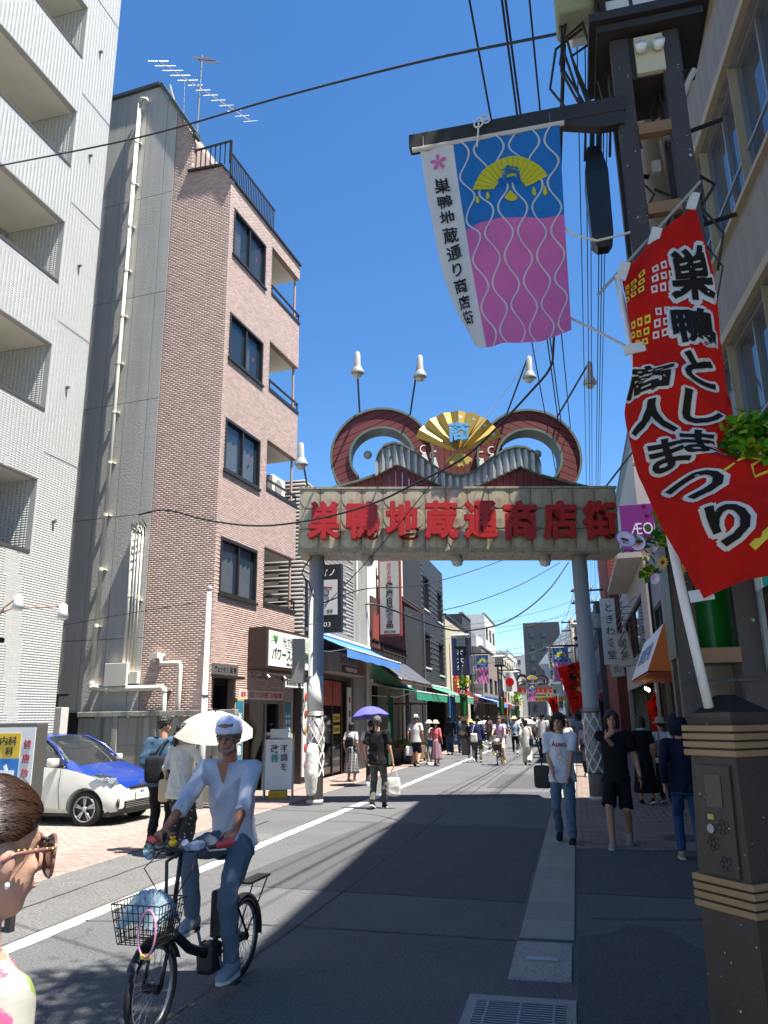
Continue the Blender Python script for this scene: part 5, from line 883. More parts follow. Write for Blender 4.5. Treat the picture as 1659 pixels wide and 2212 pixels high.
MB().cyl((.1, 4.3, 0), (.1, 4.3, 7.0), .05, n=8).build('downpipe', paint('#6a6b6c', .4, .4), kw); MB().box(-.3, .1, 5, 11, 2.9, 3.1).build('canopy', paint('#3a3a3b'), kw)
awning('green_shop_awning', 'green awning with pale roller on the black building', -7.3, 39.0, 46.3, -1, 3.25, 2.75, 1.5, cloth('#4d8a72'), .35)
# --- beige building with university sign
be = bldg('beige_building', 'beige rendered building with sloping parapet and navy sign', -7.25, 45.9, 56, 7.6, mat('beige_render', '#b5ab97', .85, 0, .06, 1.5, .1, 20), -1, holes=[(4.0, 7.2, 4.5, 6.2), (.8, 9.0, 0, 2.9)], win=[(4.0, 7.2, 4.5, 6.2)])
MB().prism([(-.25, 7.6), (.08, 7.6), (.08, 7.72), (-.25, 7.72)], 0, 10.1).build('coping', BLK, be); MB().box(-1.1, -.9, .8, 9, 0, 2.9).build('blue_shopfront', mat('shop_blue', '#1f6aa6', .5, 0, .2, 2), be); MB().box(-.3, .02, .2, .8, 0, 2.9).build('blue_pier', mat('shop_blue', '#1f6aa6', .5, 0, .2, 2), be)
un = thing('university_sign', 'navy vertical sign reading 大正大学', 'sign', (-7.2, 47.2, 0)); MB().box(.1, 1.15, -.1, .1, 4.1, 6.45, c=.01).build('case', paint('#1c2455', .4), un); text(un, '大正大学', paint('#e3e5e6'), (.62, -.103, 5.28), (1, 0, 0), (0, 0, 1), h=2.0, w=.42, vertical=True, weight=.02, ext=.003)
dr = thing('drugstore_sign', 'red sign reading くすり OSドラッグ above a green awning', 'sign', (-7.2, 48.2, 0)); MB().box(.0, .18, 0, 6.0, 3.1, 4.2).build('panel', paint('#b92a2c', .4), dr); text(dr, 'クスリ OSドラッグ', paint('#e6e3dd'), (.184, 3.0, 3.65), (0, 1, 0), (0, 0, 1), w=5.4, h=.66, weight=.03, ext=.003)
CR = mat('crate_blue', '#2a86b8', .5, 0, .1, 4, rnd=.1)
cm = MB(); [cm.box(-.27, .27, y-.012, y+.012, 0, .24) for y in (-.19, .19)]; [cm.box(x-.012, x+.012, -.178, .178, 0, .24) for x in (-.258, .258)]; cm.box(-.27, .27, -.178, .178, 0, .02); cme = cm.mesh('crate'); cme.materials.append(CR)
for s in range(2):
    for k in range(6 if s == 0 else 5):
        lab = ['lowest', 'second from the ground', 'third from the ground', 'fourth from the ground', 'second from the top' if s == 0 else 'topmost', 'topmost'][k]
        o = thing('crate', 'blue plastic crate, %s in the %s stack outside the drugstore' % (lab, ('nearer', 'farther')[s]), 'crate', (-6.35, 45.2+.62*s, .26*k), .05*k, 'blue crates stacked outside the drugstore', me=cme)
# --- rest of the left side
def simple(label, xf, y0, y1, h, hexc, side, rows_, cols_, seed, name='shop_building', zb=3.2, wh=1.3, group=None, rough=.8):
    W = y1-y0; hs = []; rr = (h-zb)/max(rows_, 1); cw = W/max(cols_, 1)
    for r in range(rows_):
        for c in range(cols_): hs.append((cw*(c+.2), cw*(c+.8), zb+rr*r+.3, min(zb+rr*r+.3+wh, h-.25)))
    t = bldg(name, label, xf, y0, y1, h, mat('render_'+hexc.strip('#'), hexc, rough, 0, .08, 1.2, .1, 20, grime=.12), side, holes=hs+[(.4, W-.4, 0, 2.7)], win=hs, trim=paint('#55554f', .4, .4), group=group)
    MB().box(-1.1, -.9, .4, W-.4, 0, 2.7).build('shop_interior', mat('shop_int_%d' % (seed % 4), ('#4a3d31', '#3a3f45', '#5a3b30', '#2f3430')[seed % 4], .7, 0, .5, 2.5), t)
    MB().box(.0, .25, .3, W-.3, 2.75, 3.2).build('fascia', paint(('#b8b3a6', '#7a2d2a', '#2d4a7a', '#d1c9b3')[seed % 4], .5), t)
    MB().box(-.25, .06, 0, W, h+.001, h+.12).build('coping', paint('#77756f', .6), t); return t
simple('narrow black building with roof railing behind the beige one', -7.6, 56.2, 61, 9.0, '#303236', -1, 2, 2, 1)
gb = simple('grey brown building clad in large square panels', -6.9, 61.5, 74, 7.0, '#857a72', -1, 1, 3, 2)
mb = MB(); 
for j in range(6): mb.box(-8, -.0, -.004, .01, .6+1.05*j, .63+1.05*j)
for i in range(9): mb.box(-7.5+.85*i, -7.47+.85*i, -.005, .01, 0, 7)
mb.build('panel_joints', mat('joint_dark', '#4a443f', .9), gb)
mb = MB(); mb.prism([(-8, 7.1), (-.4, 7.1), (-.4, 8.0), (-3.2, 9.6), (-8, 9.9)], .3, 5); mb.build('white_gable', mat('gable_white', '#d4d6d8', .6, 0, .03, 2), gb)
simple('white upper block rising behind the panel clad building', -7.9, 74.3, 84, 11.2, '#c9c6bd', -1, 3, 3, 3); simple('low brown shop at the middle left of the street', -8.2, 84.3, 96, 6.5, '#75604f', -1, 1, 3, 0); simple('pale shop building farther along on the left', -8.9, 96.3, 112, 8.2, '#b1a995', -1, 2, 4, 1); simple('far cream building beside the second gate', -9.8, 112.3, 134, 10.5, '#bdb39c', -1, 3, 5, 2); simple('far white block with rooftop units beyond the second gate', -11.2, 142, 165, 13, '#bfc0bd', -1, 4, 5, 3)
awning('pale_blue_awning', 'pale blue awning on the left beyond the lamp post', -7.2, 57.5, 66.5, -1, 3.2, 2.7, 1.7, cloth('#6f87bf'), .35)
# --- right side
b2 = bldg('grey_rendered_building', 'low grey rendered building with dark downpipe on the right', 2.85, 16.4, 29.0, 6.9, mat('grey_render', '#85868a', .85, 0, .10, 1.0, .15, 20, grime=.2), 1, holes=[(.6, 3.5, 3.9, 5.2), (.5, 12, .0, 2.7)], win=[(.6, 3.5, 3.9, 5.2)])
MB().box(-1.1, -.9, .5, 12, 0, 2.7).build('shop_interior', mat('shop_int_dark', '#2d2620', .7, 0, .5, 3), b2); MB().box(.02, .1, 1.0, 1.08, 0, 6.9).build('downpipe', DSTEEL, b2)
for i in range(6): MB().box(-.1, .02, .7+1.9*i, .82+1.9*i, 0, 2.7).build('shop_post', paint('#6d5d4a', .6), b2)
MB().box(.0, .3, 6.5, 12.2, 2.72, 3.3).build('fascia', paint('#b0a187', .6), b2)
oa = thing('orange_awning', 'orange wedge awning with white lettered front on the right', 'awning', (2.85, 24.2, 0), PI)
W = 5.4; pr = [(.02, 3.75), (.75, 3.72), (1.2, 2.66), (.02, 2.62)]
MB().prism(pr, W-.02, W).build('side_panel', mat('awning_orange', '#c4641a', .6, 0, .06, 2), oa); MB().prism(pr, 0, .02).build('side_panel', MATS['awning_orange'], oa); MB().add([(.75, .02, 3.72), (.75, W-.02, 3.72), (1.2, W-.02, 2.66), (1.2, .02, 2.66)], [(0, 1, 2, 3)]).build('front', paint('#d6d4ce', .6), oa); MB().add([(.02, .02, 3.75), (.02, W-.02, 3.75), (.75, W-.02, 3.72), (.75, .02, 3.72)], [(0, 1, 2, 3)]).build('top', MATS['awning_orange'], oa)
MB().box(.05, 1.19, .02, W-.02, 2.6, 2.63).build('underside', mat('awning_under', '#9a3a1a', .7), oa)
text(oa, '和菓子処', paint('#4a5a86'), (.985, 2.7, 3.2), (0, 1, 0), (-.39, 0, .92), w=3.6, h=.5, weight=.02, ext=.003)
gl = thing('shop_spotlights', 'row of lit warm spotlights under the shop eave on the right', 'lamp', (2.0, 23.0, 2.35)); 
for i in range(4): MB().ell((.0, .28*i, .05*i*.5), (.04, .04, .05)).build('bulb', mat('lit_bulb', '#ffe6a0', .3, emit=6), gl, True)
MB().box(-.02, .03, -.1, 1.0, .06, .1).build('track', BLK, gl)
b3 = bldg('pink_white_building', 'pinkish white building with roof railing on the right', 2.8, 29.3, 44.5, 11.6, mat('pinkish_render', '#b3a79e', .85, 0, .06, 1.3, .1, 20), 1, holes=[(9.5, 11.5, 8.2, 9.8), (4.5, 6.5, 8.2, 9.8), (.5, 14.6, 0, 2.9), (2, 13, 4.2, 6.3)], win=[(9.5, 11.5, 8.2, 9.8), (4.5, 6.5, 8.2, 9.8), (2, 13, 4.2, 6.3)])
MB().box(.01, .9, 6, 15.2, 7.3, 7.5).build('slab', mat('pinkish_render', '#b3a79e'), b3); mb = MB(); [mb.box(-.06, -.02, .1+.5*i, .13+.5*i, 11.61, 12.6) for i in range(31)]; mb.box(-.07, -.01, 0, 15.2, 12.6, 12.66); mb.build('roof_railing', paint('#4b5a60', .5, .3), b3); MB().box(-1.1, -.9, .5, 14.6, 0, 2.9).build('shop_interior', mat('shop_int_dark', '#2d2620'), b3)
mb = MB()
for i in range(9): mb.box(.02, .7, 8.0+.01, 8.03, 4.0+.3*i, 4.03+.3*i); mb.box(.66, .7, 8.0, 12.0, 4.0+.3*i, 4.03+.3*i)
mb.build('fire_escape', DSTEEL, b3)
ae = thing('purple_sign', 'square purple sign reading AEON behind the artificial flowers', 'sign', (2.05, 28, 0)); MB().box(0, 1.6, -.12, .12, 7.3, 8.95, c=.01).build('case', paint('#6d1566', .4), ae); text(ae, 'ÆON', paint('#cfc6cf'), (.85, -.124, 8.05), (1, 0, 0), (0, 0, 1), w=1.1, h=.42, ext=.004)
RBK = [mat('red_brick_a', '#7d352b', .8, 0, .08, 6, rnd=.18), mat('red_brick_b', '#7d352b', .8, 0, .08, 6, attr=.2)]
b4 = bldg('red_brick_building', 'red brick building behind the right gate pillar', 2.3, 44.8, 57, 13.0, mat('brick_mortar', '#6b554b', .9), 1, holes=[(8, 9.6, 6, 9.0), (3, 4.6, 6, 9)])
tiles(b4, (-3, 12.2, 0), (-1, 0, 0), (0, 0, 1), .01, .01, .2, .06, .01, .01, [], RBK, 0, 0) if False else None
tiles(b4, (0, 0, 0), (0, 1, 0), (0, 0, 1), 12.2, 13, .23, .07, .012, .01, [(8, 9.6, 6, 9.0), (3, 4.6, 6, 9)], RBK, .5, 120, 'brick')
tiles(b4, (0, 12.2, 0), (-1, 0, 0), (0, 0, 1), 3, 13, .23, .07, .012, .01, [], RBK, .5, 120, 'brick')
fs = thing('restaurant_sign', 'tall white vertical sign reading ときわ食堂 beside the right gate pillar', 'sign', (1.62, 42, 0)); MB().box(0, .75, -.1, .1, 4.2, 7.6, c=.01).build('case', paint('#cfcbc0', .5), fs); text(fs, 'ときわ食堂', paint('#232220'), (.42, -.103, 5.9), (1, 0, 0), (0, 0, 1), h=3.0, w=.5, vertical=True, weight=.01, ext=.003)
for k, (y, z, w_, lab) in enumerate(((36.0, 3.7, 1.5, 'tilted white lightbox sign on the right, nearer one'), (43.5, 3.6, 1.2, 'tilted white lightbox sign on the right, farther one'))):
    t = thing('lightbox_sign', lab, 'sign', (2.2, y, z)); M = Matrix.Rotation(R_(-8), 4, 'Y'); MB().box(-.2, .5, -.12, .12, 0, w_, M, c=.01).build('case', paint('#9b9a95', .5), t); MB().box(-.16, .46, -.13, -.121, .05, w_-.05, M).build('face', paint('#c9c6ba', .4), t); text(t, ('喫茶', '寿司')[k], paint('#4b3a2d'), M @ Vector((.15, -.133, w_/2)), M.to_3x3() @ Vector((1, 0, 0)), M.to_3x3() @ Vector((0, 0, 1)), h=w_*.7, w=.4, vertical=True, ext=.003)
simple('dark shop building beyond the red brick on the right', 1.9, 57.3, 70, 9.5, '#4a4c50', 1, 2, 4, 1); simple('grey shop building at the middle right of the street', 1.0, 70.3, 86, 10.5, '#7b7c7d', 1, 3, 4, 2); simple('pale grey building with bay windows farther on the right', .0, 86.3, 104, 11.5, '#8f979e', 1, 3, 4, 3); simple('cream shop far on the right before the second gate', -1.2, 104.3, 132, 9.5, '#a79c88', 1, 2, 6, 0)
sr = thing('metal_roof_building', 'building with steep silver sheet metal roof far down the street', 'building', (-5.2, 150, 0), 0)
MB().box(0, 14, 0, 20, 0, 11).build('wall', mat('render_8f979e', '#8f979e'), sr); MB().prism([(-1, 11), (15, 11), (15, 19), (5.5, 19)], -.3, 20).build('roof', mat('sheet_roof', '#b3b5b4', .35, .4, .06, 2), sr)
for i in range(3):
    for j in range(3): MB().box(1+4*i, 3+4*i, -.05, .02, 3+2.6*j, 4.7+2.6*j).build('window', GLASS, sr)
dt = thing('dark_tower', 'tall dark grey slab tower at the end of the street', 'building', (-11.6, 200, 0), 0); MB().box(0, 9, 0, 14, 0, 24.5).build('wall', mat('tower_dark', '#34383d', .7, 0, .04, .5), dt)
for i in range(2):
    for j in range(7): MB().box(1.5+3*i, 2.6+3*i, -.06, -.001, 3+3*j, 4.4+3*j).build('window', GLASS, dt)
gate((-10.2, 138, 0), R_(3), 'second identical gate far down the street behind the crowd', 1., False)
tg = thing('entrance_board', 'long ochre board reading とげぬき地蔵尊 hung across the far street', 'sign', (-7.5, 132, 0)); MB().box(0, 6, -.1, .1, 3.9, 4.75).build('panel', paint('#b9914c', .6), tg); text(tg, 'とげぬき地蔵尊参堂入口', paint('#3a2a1d'), (3, -.105, 4.32), (1, 0, 0), (0, 0, 1), w=5.4, h=.5, ext=.01); MB().cyl((.1, 0, 0), (.1, 0, 4), .06).build('post', DSTEEL, tg); MB().cyl((5.9, 0, 0), (5.9, 0, 4), .06).build('post', DSTEEL, tg)
hl = [(-40, 230, 24, 20, 14, '#9a968f'), (-22, 250, 10, 15, 20, '#a8a49b'), (8, 240, 30, 18, 16, '#8b8c8c'), (45, 210, 25, 20, 22, '#97928a')]
for i, (x, y, w_, d_, h, c_) in enumerate(hl):
    t = thing('distant_building', ('wide grey block on the far left skyline', 'beige block left of the dark tower', 'grey block right of the silver roof', 'tall beige block on the far right skyline')[i], 'building', (x, y, 0)); MB().box(0, w_, 0, d_, 0, h).build('wall', mat('far_'+c_.strip('#'), c_, .8), t)
    for a in range(int(w_/3.5)):
        for b in range(int(h/3.2)): MB().box(1+3.5*a, 2.6+3.5*a, -.08, -.001, 1.2+3.2*b, 2.7+3.2*b).build('window', GLASS, t)
# ---------------------------------------------------------------- lamp posts, flowers, banners, flags down the street
def far_lamp(x, y, label, arm_dir):
    o = thing('street_lamp', label, 'street lamp', (x, y, 0), 0, 'lamp posts along the shopping street'); lamp_base(o, 0, False); frame_legs(o, 1.72, 4.78, -.12, .12, -.06, .12, .045); lantern(o, 0, 0, 4.78, .95)
    MB().box(0, 1.25*arm_dir, -.03, .03, 4.62, 4.70) if False else MB().box(min(0, 1.3*arm_dir), max(0, 1.3*arm_dir), -.03, .03, 4.52, 4.60).build('banner_arm', LBD, o); MB().lathe([(.13, 1.82), (.13, 2.75)], 8).build('green_wrap', GRN, o)
    MB().box(-.15, -.145+.3, -.075, -.07, 2.9, 4.0).build('sign_plate', paint('#4c5c7a', .5), o)
    return o
def bouquet(x, y, z, label, s=1.):
    f = thing('artificial_flowers', label, 'flowers', (x, y, z), 0, 'flower sprays on the lamp posts'); spray(f, 55, (0, 0, .3), (.42*s, .3*s, .4*s), 1.9*s, (0, 0, 1, 1)); MB().tube([(0, 0, -.4), (0, 0, .3)], .02, 6).build('stem', LEAF[2], f)
    for i in range(9): flower(f, (random.uniform(-.2, .2), -.25, random.uniform(-.4, -.05)), .08*s, (SY, PW, PK)[i % 3], 'sun', (1.5, 0, random.uniform(-.5, .5)))
def jflag(x, y, z, label):
    f = thing('national_flag', label, 'flag', (x, y, z), .1, 'white flags with red discs'); MB().loft([[(.9*i/8, .05*math.sin(i), -1.2*j) for i in range(9)] for j in (0, 1)], False, False).build('cloth', cloth('#d2d1cd'), f, True); MB().lathe([(.28, 0), (.27, .01)], 24, M=Matrix.Translation((.45, -.09, -.6)) @ Matrix.Rotation(PI/2, 4, 'X')).build('red_disc', cloth('#b3121d'), f); MB().cyl((-.1, 0, .02), (1.1, 0, .02), .015, n=6).build('rod', ALU, f)
far_lamp(-5.05, 36.75, 'brown lamp post with flower spray on the left of the street', 1); banner((-4.55, 36.72, 4.48), 0, 'blue and pink street banner on the left lamp post', .72, 1.3, lod=1); bouquet(-5.05, 36.55, 2.95, 'yellow green flower spray on the left lamp post')
far_lamp(.45, 34.0, 'brown lamp post with flower spray just left of the right gate pillar', -1); banner((-.98, 33.96, 4.48), 0, 'blue and pink street banner on the right lamp post beyond the gate', .84, 1.4, lod=1); bouquet(.3, 33.7, 2.95, 'yellow green flower spray on the lamp post by the right gate pillar', 1.1)
far_lamp(-4.6, 51.0, 'slim lamp post carrying a white and red flag on the left', 1); jflag(-4.45, 50.9, 4.4, 'white flag with red disc on the left lamp post'); jflag(-.55, 40, 3.9, 'white flag with red disc behind the red flag on the right')
banner((-4.1, 70, 4.4), 0, 'small blue and pink banner far along on the left', .8, 1.5, lod=1); banner((-1.0, 62, 4.6), 0, 'small blue and pink banner far along on the right', .8, 1.5, lod=1)
far_lamp(-5.0, 70.0, 'distant lamp post on the left with a small banner', 1); far_lamp(.0, 62.0, 'distant lamp post on the right with a small banner', -1); bouquet(-4.9, 69.8, 2.9, 'distant green flower spray on the left', 1.2); bouquet(-.1, 61.8, 2.7, 'distant green flower spray on the right', 1.2); bouquet(-6.5, 92, 2.8, 'far green spray near the second gate', 1.4)
def red_nobori(x, y, z0, z1, label, rz=0., W=.75):
    f = thing('festival_flag', label, 'flag', (x, y, 0), rz, 'red festival flags down the street'); MB().cyl((0, 0, 0), (0, 0, z1+.05), .018, n=6).build('pole', paint('#d9d9d6', .35), f)
    MB().loft([[(-W*i/6*(1-.5*j/6*(i/6)), .06*math.sin(i*1.2+j), z1-(z1-z0)*j/6-.05*i) for i in range(7)] for j in range(7)], False, False).build('cloth', RF, f, True); text(f, '大売出し', FKK, (-W*.42, -.09, (z0+z1)/2+.1), (1, 0, 0), (0, 0, 1), h=(z1-z0)*.75, w=W*.45, vertical=True, weight=.03, ext=.002)
red_nobori(.35, 33.6, 2.0, 3.9, 'red festival flag hanging at the lamp post beyond the gate', .25, 1.0); red_nobori(2.15, 22.5, .9, 2.3, 'narrow red flag standing by the shop doors on the right', .4, .3); red_nobori(-5.5, 66, 1.8, 3.2, 'small red flag far along on the left'); red_nobori(-1.2, 58, 1.9, 3.1, 'small red flag far along on the right')
# ================================================================ people
SKIN = {'a': mat('skin_light', '#b0826a', .55, 0, .05, 12, .1, 60), 'b': mat('skin_tan', '#8a5940', .55, 0, .06, 12, .1, 60), 'c': mat('skin_pale', '#a8836e', .55, 0, .05, 12, .1, 60)}
for m_ in SKIN.values(): b_ = m_.node_tree.nodes['Principled BSDF']; b_.inputs['Subsurface Weight'].default_value = .18; b_.inputs['Subsurface Radius'].default_value = (.012, .005, .003); b_.inputs['Subsurface Scale'].default_value = 1.0
HAIRM = {'black': mat('hair_black', '#14110f', .5, 0, .2, 30, .6, 70, stretch=(1, 1, .25)), 'brown': mat('hair_brown', '#2a1b14', .42, 0, .25, 30, .6, 70, stretch=(1, 1, .25)), 'grey': mat('hair_grey', '#55524e', .6, 0, .25, 40, .6, 70)}
LIP = mat('lip', '#85514a', .5); EYEM = mat('eye_dark', '#120e0c', .2)
def ik(a, t, l1, l2, hint):
    a, t, hint = Vector(a), Vector(t), Vector(hint); d = t-a; L = d.length
    if L > (l1+l2)*.999: d = d*((l1+l2)*.999/L); t = a+d; L = d.length
    x = (l1*l1-l2*l2+L*L)/(2*L); hgt = math.sqrt(max(l1*l1-x*x, 0)); n = d/L; hv = hint-n*hint.dot(n); hv = hv.normalized() if hv.length > 1e-5 else Vector((0, 1, 0))
    return a+n*x+hv*hgt, t
def hand(mb, w, d, across, curl=.5, s=1., side=-1):
    """five-fingered hand at wrist w, pointing along d; `across` points to the thumb side"""
    d = Vector(d).normalized(); ac = Vector(across); ac = (ac-d*ac.dot(d)).normalized(); n = ac.cross(d)*-side; w = Vector(w)
    k = w+d*(.088*s); mb.cap_tube(w+d*.012*s, k-d*.02*s, .03*s, .04*s, 10, sq=.42, up=ac)
    for i, (o, L) in enumerate(((.031, .078), (.011, .088), (-.010, .082), (-.030, .064))):
        p = k+ac*(o*s)-d*.012*s; dd = d.copy(); r = .0098*s
        for j in range(3):
            a = curl*(.55+.5*j); e = (d*math.cos(a)-n*math.sin(a)).normalized(); q = p+e*(L*s*(.42, .33, .25)[j]); mb.cap_tube(p, q, r, r*.9, 7); p = q; r *= .92
    p = w+d*.02*s+ac*.028*s; q = p+(d*.6+ac*.75-n*.25).normalized()*.045*s; mb.cap_tube(p, q, .013*s, .011*s, 7); mb.cap_tube(q, q+(d*.85+ac*.25-n*.35).normalized()*.032*s, .011*s, .009*s, 7)
def wrinkle(me, amp, f=26.):
    if not amp: return me
    n = len(me.vertices); co = np.empty(n*3, np.float32); me.vertices.foreach_get('co', co); no = np.empty(n*3, np.float32); me.vertex_normals.foreach_get('vector', no); co = co.reshape(-1, 3); no = no.reshape(-1, 3); d = np.zeros(n)
    for k in range(5):
        v = RNG.normal(size=3); v[2] += .8; v /= np.linalg.norm(v); w_ = RNG.normal(size=3)*9; ph = RNG.uniform(0, 6); m_ = .5+.5*np.sin(co @ (RNG.normal(size=3)*6)+ph)
        d += m_*(1-np.abs(np.sin(.5*f*(.7+.25*k)*(co @ v)+1.3*np.sin(co @ w_)+ph)))**1.6
    co += no*((d-1.0)*amp*.8)[:, None].astype(np.float32); me.vertices.foreach_set('co', co.ravel()); me.update(); return me
def person(label, loc, yaw, h=1.66, skin='a', hair='short', hcol='black', top='#cccccc', sleeve='short', bottom='trousers', bcol='#222222', shoes='#cfcfca', hat=None, hatcol='#b9ac90', lf=None, rf=None, lh=None, rh=None, lean=0., hy=0., hp=0., fem=False, vox=.02, group=None, pelvis=None, face=None, curl=.5, stride=.0, loose=1., lht=None, rht=None, topm=None, botm=None, hem=.82, slv=None, shw=None):
    t = thing('person', label, 'person', (loc[0], loc[1], 0), yaw, group); s = h/1.70; t.scale = (s, s, s)
    hd = face if face is not None else vox < .015
    pz = .92-abs(stride)*.06; P = Vector(pelvis) if pelvis else Vector((0, 0, pz)); sw = shw or (.155 if fem else .178)
    C = P+Vector((0, lean, 1.40-.92)); 
    if lean: C = P+Vector((0, .48*math.sin(lean), .48*math.cos(lean)))
    up_v = (C-P).normalized()
    NB = C+up_v*.05; H = NB+Vector((0, .02+.06*math.sin(lean), .15))
    hips = {-1: P+Vector((-.09, 0, -.02)), 1: P+Vector((.09, 0, -.02))}; sh = {-1: C+Vector((-sw, 0, -.01)), 1: C+Vector((sw, 0, -.01))}
    feet = {-1: Vector(lf) if lf else Vector((-.095, stride/2, .085+(.05 if stride < 0 else 0))), 1: Vector(rf) if rf else Vector((.095, -stride/2, .085+(.05 if stride > 0 else 0)))}
    hands = {-1: Vector(lh) if lh else C+Vector((-sw-.06, .05-stride*.25, -.50)), 1: Vector(rh) if rh else C+Vector((sw+.06, .05+stride*.25, -.50))}
    knees, elb = {}, {}
    for k in (-1, 1):
        knees[k], feet[k] = ik(hips[k], feet[k], .43, .425, (k*.05, 1, 0)); elb[k], hands[k] = ik(sh[k], hands[k], .285, .255, (k*.35, -1, -.2))
    # skin: head, neck, arms, legs as one surface
    mb = MB(); HM = Matrix.Translation(H) @ Matrix.Rotation(hy, 4, 'Z') @ Matrix.Rotation(hp, 4, 'X')
    def he(c, r): 
        q = MB().ell(c, r); mb.add(q.v, q.f, HM)
    he((0, -.012, .025), (.074, .092, .092)); he((0, .018, -.035), (.06, .068, .082)); he((0, .05, -.088), (.032, .026, .026))
    if hd:
        he((0, .068, .022), (.04, .018, .014)); q = MB().cap_tube((0, .082, .008), (0, .101, -.026), .008, .0135, 8); mb.add(q.v, q.f, HM); he((.0, .078, -.06), (.026, .014, .012))
        for k in (-1, 1): he((k*.075, -.008, -.01), (.011, .02, .03)); he((k*.034, .058, -.025), (.02, .018, .02))
    mb.cap_tube(HM @ Vector((0, -.02, -.05)), NB-up_v*.05, .05 if not fem else .044, .058, 10)
    bare_arm = {'short': .45, 'none': 0, 'long': .86, 'elbow': .62}[sleeve]
    for k in (-1, 1):
        if sleeve != 'long': mb.cap_tube(sh[k], elb[k], .047 if not fem else .04, .04 if not fem else .034, 10)
        mb.cap_tube(elb[k], hands[k], .039 if not fem else .033, .026, 10); ht = (lht if k < 0 else rht); ht = ht or ((hands[k]-elb[k]).normalized(), (0, 1, -.3) if abs((hands[k]-elb[k]).normalized().z) > .6 else (0, 0, 1))
        hand(mb, hands[k], ht[0], ht[1], curl, .95 if not fem else .86, k)
        if bottom in ('shorts', 'skirt', 'bare'):
            a = knees[k].lerp(hips[k], .25); mb.cap_tube(a, knees[k], .062, .052, 10); mb.cap_tube(knees[k], knees[k].lerp(feet[k], .35)+Vector((0, -.015, 0)), .05, .054, 10); mb.cap_tube(knees[k].lerp(feet[k], .35)+Vector((0, -.015, 0)), feet[k], .053, .036, 10); mb.cap_tube(feet[k], feet[k]+Vector((0, .03, -.03)), .036, .035, 8)
    ob('body', remesh(mb, vox*.55 if vox > .015 else vox*.62, 2 if vox > .015 else 5, .45), SKIN[skin], t)
    if hd:
        mb = MB()
        for k in (-1, 1): mb.ell((k*.031, .0815, .003), (.012, .006, .0052), M=HM)
        mb.build('eyes', EYEM, t, True); mb = MB()
        for k in (-1, 1): mb.box(k*.031-.016, k*.031+.016, .078, .09, .019, .0245, HM, c=.002)
        mb.build('eyebrows', HAIRM[hcol], t); MB().ell((0, .086, -.0615), (.021, .006, .005), M=HM).build('mouth', LIP, t, True)
    # hair
    mb = MB()
    def hh(c, r): q = MB().ell(c, r); mb.add(q.v, q.f, HM)
    if hair:
        hh((0, -.022, .042), (.084, .098, .09)); hh((0, -.07, -.005), (.062, .034, .055))
        if hair in ('short', 'bowl', 'chin', 'pony', 'bob'): hh((0, .045, .085), (.06, .04, .032))
        if hair == 'bowl':
            hh((-.02, .07, .06), (.055, .028, .035)); hh((.03, .068, .058), (.045, .028, .038))
            for k in (-1, 1): hh((k*.074, .01, .015), (.018, .055, .06)); hh((k*.07, -.03, -.03), (.022, .045, .045))
        if hair in ('chin', 'bob'):
            for k in (-1, 1): hh((k*.078, .0, .01), (.022, .05, .07)); hh((k*.08, -.005, -.06), (.02, .042, .07))
            hh((0, -.06, -.06), (.075, .042, .075))
            for k in (-1, 1): hh((k*.045, .066, .055), (.032, .024, .035))
        if hair == 'short':
            for k in (-1, 1): hh((k*.075, -.01, .02), (.012, .04, .04))
        if hair == 'pony': hh((0, -.115, -.02), (.04, .035, .045)); hh((0, -.125, -.1), (.036, .03, .09))
        if hair == 'long': hh((0, -.07, -.09), (.08, .04, .13)); [hh((k*.075, -.01, -.05), (.02, .045, .1)) for k in (-1, 1)]; hh((0, .04, .088), (.06, .045, .03))
        me = remesh(mb, max(vox*.6, .009), 1, .4); n = len(me.vertices); co = np.empty(n*3); me.vertices.foreach_get('co', co); co = co.reshape(-1, 3); amp = .0035
        co += amp*np.sin(co[:, [1, 2, 0]]*190+RNG.uniform(0, 6, 3))+amp*.7*np.sin(co[:, [2, 0, 1]]*330); me.vertices.foreach_set('co', co.ravel()); ob('hair', me, HAIRM[hcol], t)
    if hat:
        hm = cloth(hatcol)
        if hat == 'bucket': MB().lathe([(.165, .025), (.16, .032), (.105, .06), (.098, .12), (.07, .15), (.0, .155)], 18, (0, -.015, 0), M=HM).build('hat', hm, t, True)
        if hat == 'fedora': o = MB().lathe([(.15, .05), (.148, .058), (.095, .062), (.092, .13), (.06, .15), (0, .14)], 18, (0, -.015, 0), M=HM).build('hat', hm, t, True); MB().lathe([(.097, .064), (.096, .09)], 18, (0, -.015, 0), M=HM, cap=False).build('hat_band', BLK, o)
        if hat in ('cap', 'capback'):
            o = MB().lathe([(.095, .03), (.097, .06), (.088, .11), (.055, .145), (.0, .155)], 18, (0, -.012, 0), M=HM).build('cap', hm, t, True); sg_ = 1 if hat == 'cap' else -1
            MB().loft([[((.085-.02*j)*math.cos(PI*i/8), sg_*(.07+.07*j)*math.sin(PI*i/8)*1.0+sg_*(.0+.02*j)-.012, .038-.012*j) for i in range(9)] for j in range(3)], False, False, M=HM).build('brim', hm, o, True)
    # top
    mb = MB(); n = 16; prof = [(-.11 if not fem else -.10, .168*loose, .118*loose), (-.02, .165*loose, .115*loose), (.13, (.148 if not fem else .125)*loose, .105*loose), (.32, (.172 if not fem else .148)*(.5+.5*loose), .12), (.44, .165 if not fem else .14, .10), (.50, .105, .078), (.525, .064, .062)]
    zlow = hem-.92; prof = [(zlow, prof[0][1]*(1.03), prof[0][2]*1.03)]+[p for p in prof if p[0] > zlow+.03]
    ax_f = Vector((0, 1, 0)); ax_f = (ax_f-up_v*ax_f.dot(up_v)).normalized()
